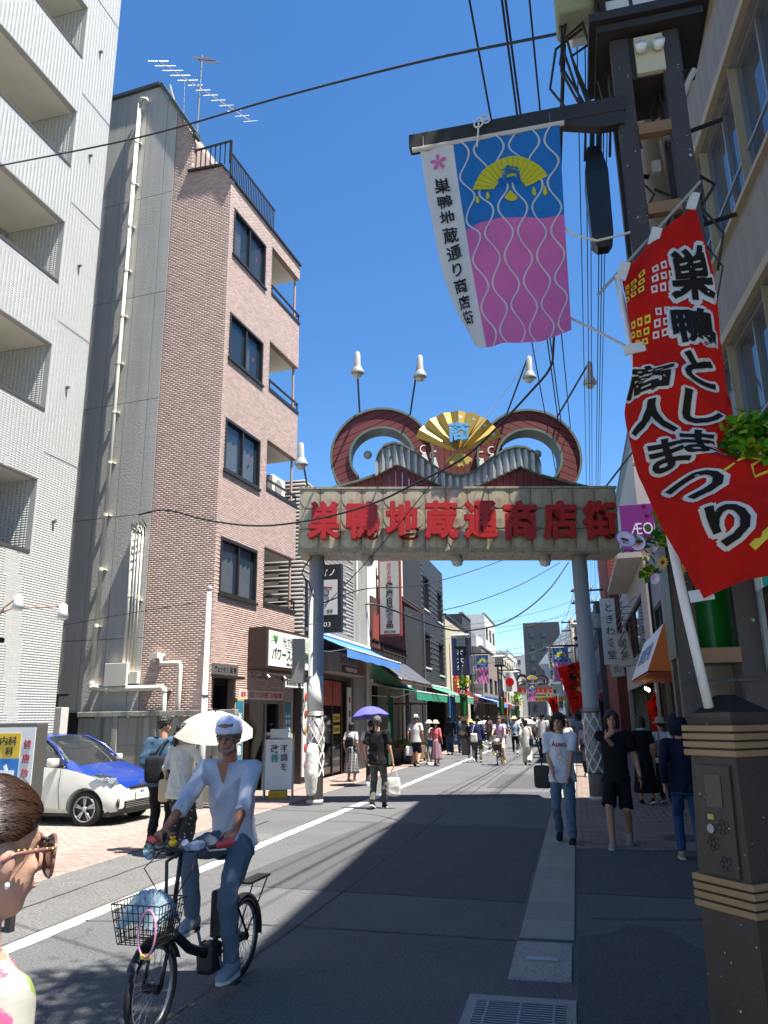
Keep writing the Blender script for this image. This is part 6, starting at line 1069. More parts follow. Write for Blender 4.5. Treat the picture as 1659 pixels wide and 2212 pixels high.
    mb.loft([[P+up_v*z+Vector((1, 0, 0))*(rx*math.cos(2*PI*j/n))+ax_f*(ry*math.sin(2*PI*j/n)) for j in range(n)] for z, rx, ry in prof])
    for k in (-1, 1):
        e_ = elb[k]; r0, r1 = (.07*(.6+.4*loose), .062*(.5+.5*loose)) if not fem else (.058, .054); a = C+Vector((k*sw*.55, 0, -.015))
        mb.cap_tube(a, sh[k], .075 if not fem else .06, r0, 10)
        if sleeve == 'short': mb.tube([sh[k], sh[k].lerp(e_, .35), sh[k].lerp(e_, slv or .72)], [r0, r0*.98, r1*1.08], 12)
        elif sleeve == 'elbow': mb.tube([sh[k], sh[k].lerp(e_, .5), e_, e_.lerp(hands[k], slv or .3)], [r0, r0*.92, r1*.9, r1*.85], 12)
        elif sleeve == 'long': mb.tube([sh[k], sh[k].lerp(e_, .6), e_, e_.lerp(hands[k], .5), e_.lerp(hands[k], .93)], [r0, r0*.9, r1*.9, r1*.8, r1*.68], 12)
    ob('top', wrinkle(remesh(mb, vox*.75, 3, .45), .0135 if vox < .019 else 0), topm or cloth(top), t)
    # bottom
    bm_ = botm or cloth(bcol); mb = MB()
    if bottom in ('trousers', 'shorts', 'wide'):
        mb.loft([[P+Vector((rx*math.cos(2*PI*j/n), ry*math.sin(2*PI*j/n), z)) for j in range(n)] for z, rx, ry in ((-.13, .15, .105), (-.05, .165, .118), (.06, .152, .11), (.12, .14, .10))])
        for k in (-1, 1):
            K, F, A = knees[k], feet[k], hips[k]; A2 = A+Vector((-k*.01, 0, -.02)); f_ = 1.25 if bottom == 'wide' else 1.
            if bottom == 'shorts': mb.tube([A2, A2.lerp(K, .5), A2.lerp(K, .98)], [.092, .092, .096], 12)
            else: mb.tube([A2, A2.lerp(K, .5), K, K.lerp(F, .5), K.lerp(F, .97)], [.09*f_, .084*f_, .066*f_*loose**.5, .06*f_*f_*loose**.5, .056*f_*f_*loose**.5], 12)
        ob('trousers' if bottom != 'shorts' else 'shorts', wrinkle(remesh(mb, vox*.75, 3, .4), .0125 if vox < .019 else 0), bm_, t)
    elif bottom == 'skirt':
        m_ = 40; mb.loft([[P+Vector(((rx+.012*fl*math.sin(j*2*PI/m_*9))*math.cos(2*PI*j/m_), (ry+.012*fl*math.sin(j*2*PI/m_*9+1))*math.sin(2*PI*j/m_), z)) for j in range(m_)] for z, rx, ry, fl in ((.12, .135, .1, 0), (.0, .165, .125, .3), (-.3, .19, .16, 1), (-.6, .225, .2, 1.5), (-.66, .228, .203, 1.5))]); mb.build('skirt', bm_, t, True)
    for k in (-1, 1):
        f = feet[k]; up_t = .25 if (k > 0) == (stride > 0) and stride else 0.; M = Matrix.Translation((f.x, f.y, f.z-.085)) @ Matrix.Rotation(-up_t*1.2, 4, 'X'); mb = MB()
        mb.loft([[(wx*math.cos(2*PI*j/12), y, max(.012, .012+hz*.5+hz*.55*math.sin(2*PI*j/12))) for j in range(12)] for y, wx, hz in ((-.075, .02, .05), (-.065, .034, .085), (-.02, .038, .10), (.04, .042, .085), (.10, .046, .06), (.15, .04, .045), (.175, .018, .03))], M=M); so_ = mb.build('shoe', cloth(shoes), t, True)
        MB().loft([[(wx, y, 0), (wx, y, .022), (-wx, y, .022), (-wx, y, 0)] for y, wx in ((-.078, .025), (-.05, .038), (.05, .046), (.12, .048), (.178, .02))], M=M).build('sole', paint('#c7c5be', .7), so_)
    t['_H'] = list(H); return t, dict(H=H, HM=HM, P=P, C=C, sh=sh, elb=elb, hands=hands, knees=knees, feet=feet, s=s)
def worldp(t, v): return Matrix.Translation(t.location) @ Matrix.Rotation(t.rotation_euler.z, 4, 'Z') @ Matrix.Scale(t.scale[0], 4) @ Vector(v)
def umbrella(label, c, R0, m, tilt=(0, 0), hold=None, ribs=8):
    """c = top of canopy; shaft runs to `hold`"""
    t = thing('parasol', label, 'umbrella', c, 0); M = Matrix.Rotation(tilt[0], 4, 'X') @ Matrix.Rotation(tilt[1], 4, 'Y'); K = 32; mb = MB()
    def pt(r, j): a = 2*PI*j/K; sc = 1-.07*abs(math.sin(a*ribs/2))*(r**2); return (R0*r*sc*math.cos(a), R0*r*sc*math.sin(a), -R0*.5*r*r-.03*R0*abs(math.sin(a*ribs/2))*r)
    mb.loft([[pt(max(i/7, .02), j) for j in range(K)] for i in range(8)], False, True, M); mb.build('canopy', m, t, True)
    for k in range(ribs): a = 2*PI*k/ribs; MB().tube([M @ Vector((R0*r*math.cos(a), R0*r*math.sin(a), -R0*.5*r*r-.006)) for r in (0, .35, .7, 1.0)], .0035, 4).build('rib', STEEL, t)
    e = (Vector(hold)-Vector(c)) if hold is not None else M @ Vector((0, 0, -.62)); MB().cyl((0, 0, .03), tuple(e), .006, n=6).build('shaft', STEEL, t); d = e.normalized(); MB().cyl(tuple(e-d*.02), tuple(e+d*.08), .013, n=8).build('grip', BLK, t); MB().lathe([(.004, .05), (.012, .0)], 8, M=M).build('tip', BLK, t)
    return t
def bag(name, label, cat, loc, rz, w, h, d, m, strap=None, strap_r=.009, soft=True):
    t = thing(name, label, cat, loc, rz); mb = MB(); mb.box(-w/2, w/2, -d/2, d/2, -h, 0, c=min(w, d)*.3); ob('bag', wrinkle(remesh(mb, .018, 14, .5), .006, 18), m, t)
    if strap: MB().tube(strap, strap_r, 6, sq=.4).build('strap', m, t)
    return t
# --- couple on the left with parasol
man1, j1 = person('man in blue denim shirt and black trousers standing beside the parasol', (-5.62, 10.15), R_(12), 1.76, hair='short', top='#3d5468', sleeve='elbow', bottom='trousers', bcol='#1d1d20', shoes='#1b1b1d', vox=.016, hy=R_(-35), hp=R_(-8), loose=1.15, lh=(-.2, .16, 1.0), rh=(.18, .22, 1.05), face=True)
p = worldp(man1, (-.04, -.2, 1.22)); bag('sling_bag', 'black sling bag on the back of the man in the denim shirt', 'bag', p, R_(12), .26, .36, .14, cloth('#1f2023'), [(-.02, .0, -.02), (.06, .03, .12), (.12, .12, .2), (.15, .2, .16)], .018)
PAT = mat('pattern_black', '#17171b', .9, 0, .1, 8); _t = PAT.node_tree; _vo = _t.nodes.new('ShaderNodeTexVoronoi'); _vo.inputs['Scale'].default_value = 17; _tc = _t.nodes.new('ShaderNodeTexCoord'); _t.links.new(_tc.outputs['Object'], _vo.inputs['Vector']); _rp = _t.nodes.new('ShaderNodeValToRGB'); _rp.color_ramp.elements[0].position = .1; _rp.color_ramp.elements[0].color = (.45, .44, .42, 1); _rp.color_ramp.elements[1].position = .19; _rp.color_ramp.elements[1].color = (.012, .012, .016, 1); _t.links.new(_vo.outputs[0], _rp.inputs[0]); _t.links.new(_rp.outputs[0], _t.nodes['Principled BSDF'].inputs['Base Color'])
wom1, j2 = person('woman in white blouse and patterned black trousers holding the white parasol', (-5.17, 9.85), R_(-8), 1.66, skin='c', hair='pony', top='#b9b7b1', sleeve='elbow', bottom='wide', botm=PAT, shoes='#2a2a2c', vox=.016, fem=True, loose=1.32, hem=.74, hy=R_(-30), rh=(.27, .22, 1.22), rht=((.1, .25, 1), (-1, .2, 0)), curl=1.5, face=True, slv=.1)
hp_ = worldp(wom1, j2['hands'][1]+Vector((.03, .03, .05))); tp = at(462, 1538, 10.0)
umbrella('white parasol held over the woman in the white blouse', (tp.x, 10.05, tp.z), .56, tcloth('#b4b1a8', 'parasol_white', .3), (R_(14), R_(8)), hp_)
bag('shoulder_bag', 'beige shoulder bag between the couple', 'bag', worldp(wom1, (-.22, -.06, 1.0)), 0, .16, .3, .1, cloth('#b3a283'), [(0, 0, -.02), (.03, 0, .2), (.1, .02, .4)], .012)
# --- man in black t-shirt with tote bag
man2, j3 = person('grey haired man in black t-shirt and grey trousers walking away with a tote bag', (-3.89, 15.5), R_(2), 1.74, hcol='grey', hair='short', top='#1b1b1d', bottom='trousers', bcol='#55554f', shoes='#1d1d1f', vox=.016, stride=-.22, loose=1.12, rh=(.30, .02, .82))
p = worldp(man2, j3['hands'][1]+Vector((.01, .02, -.16))); tb_ = bag('tote_bag', 'white cotton tote bag in the hand of the man in black', 'bag', p-Vector((0, 0, .12)), .2, .26, .36, .08, cloth('#d6d2c4'), None); MB().tube([(-.08, 0, -.02), (-.03, 0, .15), (.03, 0, .15), (.08, 0, -.02)], .008, 6).build('handle', cloth('#d6d2c4'), tb_)
PLAID = mat('plaid', '#1f2228', .9); _t = PLAID.node_tree; _b = _t.nodes.new('ShaderNodeTexBrick'); _b.inputs['Scale'].default_value = 6; _b.inputs['Color1'].default_value = (.015, .017, .025, 1); _b.inputs['Color2'].default_value = (.03, .03, .04, 1); _b.inputs['Mortar'].default_value = (.4, .4, .38, 1); _b.inputs['Mortar Size'].default_value = .03; _b.offset = 0; _tc = _t.nodes.new('ShaderNodeTexCoord'); _mp = _t.nodes.new('ShaderNodeMapping'); _mp.inputs['Rotation'].default_value = (PI/2, 0, 0); _t.links.new(_tc.outputs['Object'], _mp.inputs[0]); _t.links.new(_mp.outputs[0], _b.inputs[0]); _t.links.new(_b.outputs[0], _t.nodes['Principled BSDF'].inputs['Base Color'])
w2, _j = person('woman in white top and long dark plaid skirt beside the kitchen', (-6.2, 21.7), R_(-8), 1.58, hair='bob', top='#b9b7b2', sleeve='short', bottom='skirt', botm=PLAID, shoes='#bdb7a8', vox=.02, fem=True); bag('backpack', 'small black backpack of the woman in the plaid skirt', 'bag', worldp(w2, (.02, -.19, 1.30)), 0, .22, .27, .12, cloth('#18181a'))
m3, _j = person('person in pale shirt under the purple umbrella', (-5.35, 20.6), R_(5), 1.62, top='#cfcbd6', sleeve='short', bcol='#33343a', vox=.022, rh=(.2, .25, 1.2)); u_ = at(797, 1526, 20.5); umbrella('purple umbrella above the man in black, outside the timber shop', (u_.x, 20.5, u_.z), .52, cloth('#5a5aa6', 'umbrella_purple'), (R_(-6), R_(-6)), worldp(m3, (.2, .27, 1.25)))
m4, j5 = person('man in white t-shirt and navy shorts with a white fedora, walking away', (-5.7, 28.4), R_(-3), 1.78, top='#bdbcb7', bottom='shorts', bcol='#1e2338', shoes='#1d1d1f', hat='fedora', hatcol='#cfc8b4', vox=.022, stride=.3, loose=1.15, hcol='grey'); pb = bag('plastic_bag', 'white plastic shopping bag of the man in the fedora', 'bag', worldp(m4, j5['hands'][-1]+Vector((0, 0, -.2))), .3, .26, .34, .14, cloth('#d9dad8'))
person('woman in pale headscarf walking beside the pink top', (-5.42, 29.6), R_(150), 1.56, hair='short', hcol='grey', top='#cdcbc4', sleeve='long', bcol='#8f978f', hat='bucket', hatcol='#d3d0c8', vox=.024, fem=True); w4, _j = person('woman in pink top and long mauve skirt with a beige hat', (-5.03, 28.8), R_(-12), 1.57, top='#c4656b', sleeve='elbow', bottom='skirt', bcol='#8a6a74', shoes='#5a3a30', hat='bucket', hatcol='#cbb892', vox=.022, fem=True, stride=.2); bag('shoulder_bag', 'blue shoulder bag of the woman in the pink top', 'bag', worldp(w4, (-.24, 0, .98)), 0, .2, .24, .1, cloth('#35507d'), [(0, 0, 0), (.05, 0, .25), (.15, 0, .45)], .01)
m5, _j = person('man in blue shirt and jeans pushing a stroller near the crates', (-5.62, 39), R_(-10), 1.72, top='#3b5266', sleeve='elbow', bcol='#3c5272', shoes='#3a2b24', vox=.026, lh=(-.25, .3, 1.0), rh=(.25, .3, 1.0), stride=.2)
sr_ = thing('stroller', 'dark baby stroller in front of the man in the blue shirt', 'stroller', (-5.95, 39.9, 0), .3); mb = MB(); mb.box(-.22, .22, -.2, .3, .35, .6, c=.05); mb.build('seat', cloth('#2a2f3c'), sr_); MB().loft([[(.24*math.cos(PI*i/8), .1+.3*math.sin(a), .6+.3*math.sin(PI*i/8)*math.cos(a)) for i in range(9)] for a in (0, .4, .8, 1.2)], False, False).build('hood', cloth('#c9c9cc'), sr_, True); mb = MB(); mb.tube([(-.24, -.45, 1.0), (-.24, -.1, .5), (-.22, .35, .15)], .015, 6); mb.tube([(.24, -.45, 1.0), (.24, -.1, .5), (.22, .35, .15)], .015, 6); mb.cyl((-.24, -.45, 1.0), (.24, -.45, 1.0), .015); mb.build('frame', DSTEEL, sr_)
for x in (-.24, .24):
    for y in (-.25, .35): MB().torus((x, y, .1), .075, .025, (1, 0, 0), 16, 6).build('wheel', BLK, sr_)
m6, _j = person('person in navy jacket and olive trousers carrying a white tote bag', (-3.78, 31.0), R_(5), 1.68, top='#222a4d', sleeve='long', bcol='#4a4740', shoes='#3a332c', vox=.022, stride=.2, loose=1.15); bag('tote_bag', 'white tote bag on the shoulder of the person in navy', 'bag', worldp(m6, (-.14, -.17, 1.1)), 0, .28, .34, .06, cloth('#d3d0c6'), [(-.05, 0, 0), (0, .05, .25), (.05, .12, .32)], .01)
person('person with a straw hat and dark clothes beside the navy jacket', (-4.15, 31.8), R_(10), 1.56, top='#2b2733', sleeve='long', bcol='#4a4550', hat='bucket', hatcol='#c2a764', vox=.024, fem=True)
person('person in pale floral shirt and beige hat walking away behind the old cyclist', (-2.85, 37.5), R_(0), 1.66, topm=mat('floral_grey', '#8fa0ae', .9, 0, .5, 14), sleeve='short', bcol='#23262c', hat='bucket', hatcol='#c4b58f', vox=.026, stride=.25)
w5, _j = person('woman in white tunic and cream trousers walking up the road', (-1.83, 29.3), R_(-4), 1.58, hair='bob', top='#bab7b0', sleeve='long', bottom='wide', bcol='#cdc6b5', shoes='#2a2a2e', vox=.022, fem=True, loose=1.28, hem=.66, stride=.28); bag('shoulder_bag', 'navy shoulder bag of the woman in the white tunic', 'bag', worldp(w5, (.2, -.05, 1.02)), 0, .16, .3, .16, cloth('#1f2536'), [(0, 0, 0), (-.04, 0, .25), (-.1, 0, .4)], .01)
person('big man in white t-shirt and black trousers walking away in the road', (-1.35, 32.5), R_(-6), 1.78, hair='short', top='#bcbbb7', bottom='trousers', bcol='#1c1c1f', shoes='#2a2a2c', vox=.022, loose=1.3, stride=-.2)
# --- right pavement
TEE = cloth('#cfcfd2', 'tee_white')
au, ja = person('young man in white printed t-shirt and jeans walking towards the camera', (-.26, 11.75), R_(176), 1.75, skin='a', hair='bowl', top='#cfcfd2', topm=TEE, bottom='trousers', bcol='#55677a', shoes='#232325', vox=.0135, stride=.3, loose=1.17, lh=(-.1, .17, .86), rh=(.10, .2, .90), lean=.02, hp=R_(3), hy=R_(-8), hem=.80)
def on_chest(t, j, u, z, o=.0): return None
text(au, 'Auwa', mat('print_red', '#a01c2a', .8), (0, .183, 1.285), (-1, 0, 0), (0, .06, 1), w=.2, h=.075, weight=.02, ext=.004, name='chest_print')
mb = MB(); mb.torus((0, .186, 1.19), .03, .0025, (0, 1, 0), 16, 4); mb.torus((0, .186, 1.12), .04, .0025, (0, 1, 0), 16, 4); mb.torus((-.02, .186, 1.04), .03, .0025, (0, 1, 0), 14, 4); mb.build('line_print', mat('print_pink', '#b77a80', .8), au)
bag('shoulder_bag', 'black patterned bag on the shoulder of the man in the printed t-shirt', 'bag', worldp(au, (.27, -.04, 1.0)), R_(150), .28, .32, .09, mat('bag_pattern', '#22281f', .8, 0, .6, 18), [(0, 0, -.02), (.03, 0, .2), (.1, .0, .42), (.12, .02, .47)], .014)
po, jp = person('young man in black polo and black shorts with one hand at his chin', (.47, 11.55), R_(172), 1.77, skin='a', hair='chin', top='#161618', bottom='shorts', bcol='#131315', shoes='#8d877c', vox=.0135, stride=-.34, loose=1.1, rh=(.07, .17, 1.36), rht=((-.55, .25, .45), (.2, .3, 1)), curl=.35, hy=R_(8), hp=R_(2), lh=(-.30, .02, .86))
MB().prism([(-.03, 0), (.03, 0), (0, -.09)], -.004, .004, Matrix.Translation((0, .10, 1.455)) @ Matrix.Rotation(R_(-28), 4, 'X')).build('neck_opening', SKIN['a'], po)
MB().torus(jp['hands'][-1], .034, .006, (0, 0, 1), 16, 5).build('wristband', BLK, po)
w6, _j = person('person in black dress with a pale green scarf walking away on the right', (1.22, 16.6), R_(4), 1.66, hair='bob', hcol='brown', top='#131315', bottom='skirt', bcol='#121214', shoes='#1a1a1c', vox=.02, fem=True, stride=.22); MB().torus(_j['C']+Vector((0, 0, .07)), .075, .028, (0, 0, 1), 18, 8).build('scarf', cloth('#7fa597'), w6)
w7, _j = person('person in white t-shirt and grey bucket hat with a grey backpack', (1.62, 16.9), R_(3), 1.62, hair='short', top='#c9c9cc', bottom='trousers', bcol='#19191b', shoes='#3a3432', hat='bucket', hatcol='#8d8577', vox=.02, fem=True, stride=-.2); bp_ = bag('backpack', 'crumpled grey backpack on the person in the bucket hat', 'bag', worldp(w7, (-.02, -.20, 1.28)), 0, .27, .36, .16, mat('bag_grey', '#6d7068', .9, 0, .15, 8, .6, 12)); MB().tube([(-.05, .08, 0), (-.05, .12, .14)], .015, 6).build('strap', MATS['bag_grey'], bp_)
nv, _j = person('person in dark navy hooded top and jeans walking away beside the lamp post', (1.22, 10.5), R_(-2), 1.70, hair='bob', top='#151b2d', sleeve='long', bottom='trousers', bcol='#2c4468', shoes='#8a7f6c', vox=.016, stride=.42, loose=1.15); MB().lathe([(.11, -.12), (.125, -.02), (.115, .1), (.06, .15), (0, .16)], 16, M=_j['HM']).build('hood', cloth('#151b2d'), nv, True)
person('woman in cap and mauve scarf facing the camera behind the printed t-shirt', (.22, 23.8), R_(170), 1.55, hair='short', top='#8d8089', sleeve='long', bcol='#232328', shoes='#b9b6b0', hat='cap', hatcol='#a8a49b', vox=.022, fem=True, stride=.2)
person('person in pale blouse raising a hand behind the young men', (-.35, 24.6), R_(185), 1.58, hair='bob', top='#c9c5ba', sleeve='elbow', bcol='#8b8578', vox=.024, fem=True, rh=(.06, .18, 1.6))
ub, _j = person('person under the black umbrella in the road', (-1.0, 37.5), R_(0), 1.66, top='#3a3b40', bcol='#26262a', vox=.026, rh=(.2, .2, 1.2)); u_ = at(1198, 1545, 37); umbrella('black umbrella in the middle of the road crowd', (u_.x, 37, u_.z), .62, cloth('#19191c', 'umbrella_black'), (R_(-5), R_(4)), worldp(ub, (.2, .22, 1.25)))
ub, _j = person('person under the pale parasol in the road', (-2.9, 44.5), R_(0), 1.62, top='#8a8a8f', bcol='#2d2d33', vox=.026, rh=(.2, .2, 1.2), fem=True); u_ = at(1130, 1552, 44.5); umbrella('pale cream parasol in the road crowd', (u_.x, 44.5, u_.z), .66, cloth('#d8cfc4', 'parasol_cream'), (R_(-5), R_(-5)), worldp(ub, (.2, .22, 1.25)))
# --- crowd farther up the street
tops = ['#cfcfca', '#2a2c33', '#8f9aa5', '#1b1b1e', '#6d5d52', '#d7d4c9', '#3f4d66', '#a99f90', '#c9ced2', '#5b2f33']; bots = ['#222226', '#3b4a60', '#8b8474', '#17171a', '#4d4a45']; hats = [None, None, 'bucket', 'fedora', None, 'cap']
arch = []
for k in range(8):
    fem = k % 2 == 0; t_, _ = person('pedestrian in the distant crowd in %s top' % ('white', 'charcoal', 'pale blue grey', 'black', 'brown', 'cream', 'navy', 'beige')[k], (0, 0), 0, 1.6+.03*(k % 4), hair=('short', 'bob', 'pony')[k % 3], hcol=('black', 'brown', 'grey')[k % 3], top=tops[k], sleeve=('short', 'long', 'elbow')[k % 3], bottom=('trousers', 'wide', 'skirt', 'trousers')[k % 4], bcol=bots[k % 5], hat=hats[k % 6], hatcol=('#b9ac90', '#d0cdc4', '#2a2a2e')[k % 3], vox=.034, fem=fem, stride=(.25, -.25)[k % 2], group='distant crowd, %s tops' % ('white', 'charcoal', 'blue grey', 'black', 'brown', 'cream', 'navy', 'beige')[k], face=False); arch.append(t_)
spots = []
for i in range(88):
    y = 36+i*1.1+random.uniform(-.6, .6); off = -(max(y-40, 0))*.045; x = random.choice([random.uniform(-3.6, -.6), random.uniform(-3.6, -.6), random.uniform(-6.4, -4.8), random.uniform(.0, 1.4)])+off; spots.append((x, y))
for i, (x, y) in enumerate(spots):
    a = arch[i % 8]; o = a if i < 8 else copy_tree(a); o.location = (x, y, 0); o.rotation_euler.z = random.choice([0, 0, PI, .4, -.3, PI])+random.uniform(-.2, .2); s_ = random.uniform(.88, 1.02); o.scale = (s_, s_, s_)
# ================================================================ bicycles
def wheel(parent, c, r, axis=(1, 0, 0), n=20, steer=0., tyre=.022, sp=True):
    w_ = MB().torus(c, r-tyre, tyre, axis, 36, 8).build('wheel', mat('tyre_rubber', '#1b1b1c', .8), parent, True); MB().torus(c, r-tyre*2.1, .011, axis, 36, 6).build('rim', ALU, w_, True)
    ax = Vector(axis).normalized(); u = Vector((0, 0, 1)); v = ax.cross(u); mb = MB(); c = Vector(c)
    for i in range(n): a = 2*PI*i/n; d = u*math.cos(a)+v*math.sin(a); mb.cyl(c+ax*(.028 if i % 2 else -.028), c+d*(r-tyre*2.1), .0016, n=4)
    mb.build('spokes', STEEL, w_); MB().cyl(c-ax*.045, c+ax*.045, .026, n=10).build('hub', DSTEEL, w_)
    return w_
def bicycle(label, loc, yaw, r=.255, wb=1.13, fcol='#17181a', near=True, basket='wire'):
    t = thing('bicycle', label, 'bicycle', (loc[0], loc[1], 0), yaw); F = paint(fcol, .35)
    wheel(t, (0, 0, r), r, n=28 if near else 14); wheel(t, (0, wb, r), r, n=28 if near else 14)
    BB = Vector((0, .44, r-.01)); ST = Vector((0, .20, .62)); HT = Vector((0, wb-.20, .66)); HB = Vector((0, wb-.15, .50)); fr = MB()
    fr.tube([HB+Vector((0, -.01, .02)), Vector((0, wb-.4, .36)), BB], [.026, .03, .03], 10); fr.cyl(BB, ST, .018, n=10); fr.cyl(HB-Vector((0, -.01, .03)), HT, .02, n=10)
    for x in (-.05, .05): fr.tube([BB+Vector((x*.6, 0, 0)), Vector((x, 0, r))], .010, 8); fr.tube([ST+Vector((x*.4, 0, -.05)), Vector((x, 0, r))], .009, 8)
    frame_ = fr.build('frame', F, t, True)
    fk = MB(); [fk.tube([HB+Vector((x*.5, 0, -.02)), Vector((x, wb-.05, .42)), Vector((x, wb, r))], .011, 8) for x in (-.055, .055)]; fk.box(-.06, .06, wb-.16, wb-.11, .47, .51); fk.build('fork', F, t, True)
    MB().cyl(ST-Vector((0, 0, .05)), Vector((0, .17, .78)), .013, n=8).build('seat_post', ALU, t)
    sd_ = MB(); sd_.tube([(0, .03, .82), (0, .12, .83), (0, .22, .82), (0, .33, .805)], [.05, .085, .045, .02], 12, sq=.4, up=(1, 0, 0)); sd_.build('saddle', BLK, t, True)
    hb = MB(); hb.tube([HT, (0, wb-.25, .93)], .014, 8); hb.tube([(-.29, wb-.36, .985), (-.2, wb-.29, .965), (-.07, wb-.24, .945), (.07, wb-.24, .945), (.2, wb-.29, .965), (.29, wb-.36, .985)], .012, 8); h_ = hb.build('handlebar', mat('bar_black', '#1b1b1d', .4), t, True)
    for k in (-1, 1): MB().cyl((k*.21, wb-.30, .967), (k*.30, wb-.37, .987), .019, n=10).build('grip', paint('#b8323a' if near else '#2a2a2a', .6), h_); MB().tube([(k*.17, wb-.25, .965), (k*.2, wb-.23, .95), (k*.28, wb-.30, .95)], .005, 5).build('brake_lever', ALU, h_)
    cm_ = MB(); cm_.lathe([(.085, -.004), (.085, .004)], 24, M=Matrix.Translation(BB+Vector((.055, 0, 0))) @ Matrix.Rotation(PI/2, 4, 'Y')); ck = cm_.build('chainring', DSTEEL, t)
    for k, s_ in ((1, 1), (-1, -1)): MB().cyl(BB+Vector((k*.06, 0, 0)), BB+Vector((k*.08, .045*s_, .155*s_)), .01, n=6).build('crank', ALU, ck); MB().box(k*.08 if k > 0 else -.18, .18 if k > 0 else -.08, BB.y+.045*s_-.035, BB.y+.045*s_+.035, BB.z+.155*s_-.012, BB.z+.155*s_+.012).build('pedal', BLK, ck)
    for c_, a0, a1 in (((0, 0, r), R_(-10), R_(150)), ((0, wb, r), R_(20), R_(150))):
        mb = MB(); mb.loft([[(x, c_[1]+(r+.018)*math.cos(PI-a), c_[2]+(r+.018)*math.sin(a)+z) for x, z in ((-.03, -.012), (-.02, .0), (.02, .0), (.03, -.012))] for a in [a0+(a1-a0)*i/18 for i in range(19)]], False, False); mb.build('mudguard', paint('#1d1d1f', .4), t, True)
    if basket:
        bm = MB(); x0, y0, z0 = .125, wb-.02, .52; X1, Y1a, Y1b, Z1 = .155, wb-.06, wb+.22, .73; lo = [(-x0, y0, z0), (x0, y0, z0), (x0, y0+.2, z0), (-x0, y0+.2, z0)]; hi = [(-X1, Y1a, Z1), (X1, Y1a, Z1), (X1, Y1b, Z1), (-X1, Y1b, Z1)]; rr_ = .0028 if basket == 'wire' else .006
        for a in range(4):
            b = (a+1) % 4
            for i in range(9): f_ = i/9; bm.cyl(Vector(lo[a]).lerp(Vector(lo[b]), f_), Vector(hi[a]).lerp(Vector(hi[b]), f_), rr_, n=4)
            for j in range(6): f_ = j/5; bm.cyl(Vector(lo[a]).lerp(Vector(hi[a]), f_), Vector(lo[b]).lerp(Vector(hi[b]), f_), rr_*(1.6 if j == 5 else 1), n=4)
        for i in range(6): bm.cyl(Vector(lo[0]).lerp(Vector(lo[3]), i/5), Vector(lo[1]).lerp(Vector(lo[2]), i/5), rr_, n=4)
        bm.build('basket', BLK if basket == 'wire' else paint('#4a3626', .7), t)
        if basket != 'wire': MB().loft([[Vector(p_)*1 for p_ in lo], [Vector(p_) for p_ in hi]], False).build('basket_lining', paint('#4a3626', .7), t)
    if near:
        MB().lathe([(.02, -.05), (.04, -.02), (.045, .02)], 16, M=Matrix.Translation((.03, wb+.06, .44)) @ Matrix.Rotation(-PI/2, 4, 'X')).build('headlight', paint('#2a2a2a', .3), t, True); MB().ell((.03, wb+.08, .44), (.038, .016, .038)).build('lens', mat('lens', '#cfd6da', .05, .3, spec=1), t, True)
        MB().box(-.045, .045, .30, .40, .33, .62, c=.02).build('battery', BLK, t); MB().box(-.06, .06, .38, .54, .15, .33, c=.03).build('motor', BLK, t)
        ch = MB(); ch.box(-.05, .05, -.36, -.02, .58, .595); [ch.cyl((x, -.3, .58), (x*.6, 0, r), .006, n=6) for x in (-.05, .05)]; ch.build('rear_rack', DSTEEL, t)
        ht = MB().lathe([(.012, -.16), (.014, -.08), (.022, -.03), (.045, .0), (.052, .012)], 18, M=Matrix.Translation((.16, wb-.16, .95)) @ Matrix.Rotation(-PI/2, 4, 'X') @ Matrix.Rotation(.2, 4, 'Y'), cap=False).build('horn', mat('chrome', '#b9b9b6', .15, .9), t, True); MB().ell((.16, wb-.36, .95), (.03, .045, .03)).build('horn_bulb', BLK, ht, True)
        dk = MB(); dk.ell((.055, wb-.24, .985), (.026, .03, .022)); dk.ell((.055, wb-.235, 1.022), (.019, .02, .018)); dk.build('yellow_toy', paint('#d9b21c', .4), t, True); MB().ell((.055, wb-.235, 1.034), (.022, .022, .014)).build('toy_helmet', paint('#5a2a22', .3), t, True)
        cl = MB(); cl.cyl((-.06, wb-.23, .96), (-.06, wb-.18, 1.0), .022, n=10); cl.box(-.15, -.08, wb-.28, wb-.2, .95, 1.0, c=.012); cl.build('light_clamp', paint('#8c98ad', .5), t)
        for k in (-1, 1): MB().tube([(k*.12, wb-.25, .95), (k*.16, wb-.1, .86), (k*.06, wb-.12, .72), (k*.03, wb-.12, .6)], .004, 5).build('brake_cable', BLK, t)
        MB().tube([(0, wb-.22, .93), (.02, wb-.12, .9), (0, wb-.1, .7), (0, wb-.12, .58)], .012, 6).build('stem_cover', BLK, t)
    return t
BX, BYW = (-2.40, 5.58), R_(177.5)
bk = bicycle('black electric bicycle with wire basket ridden by the man in the white sweater', BX, BYW)
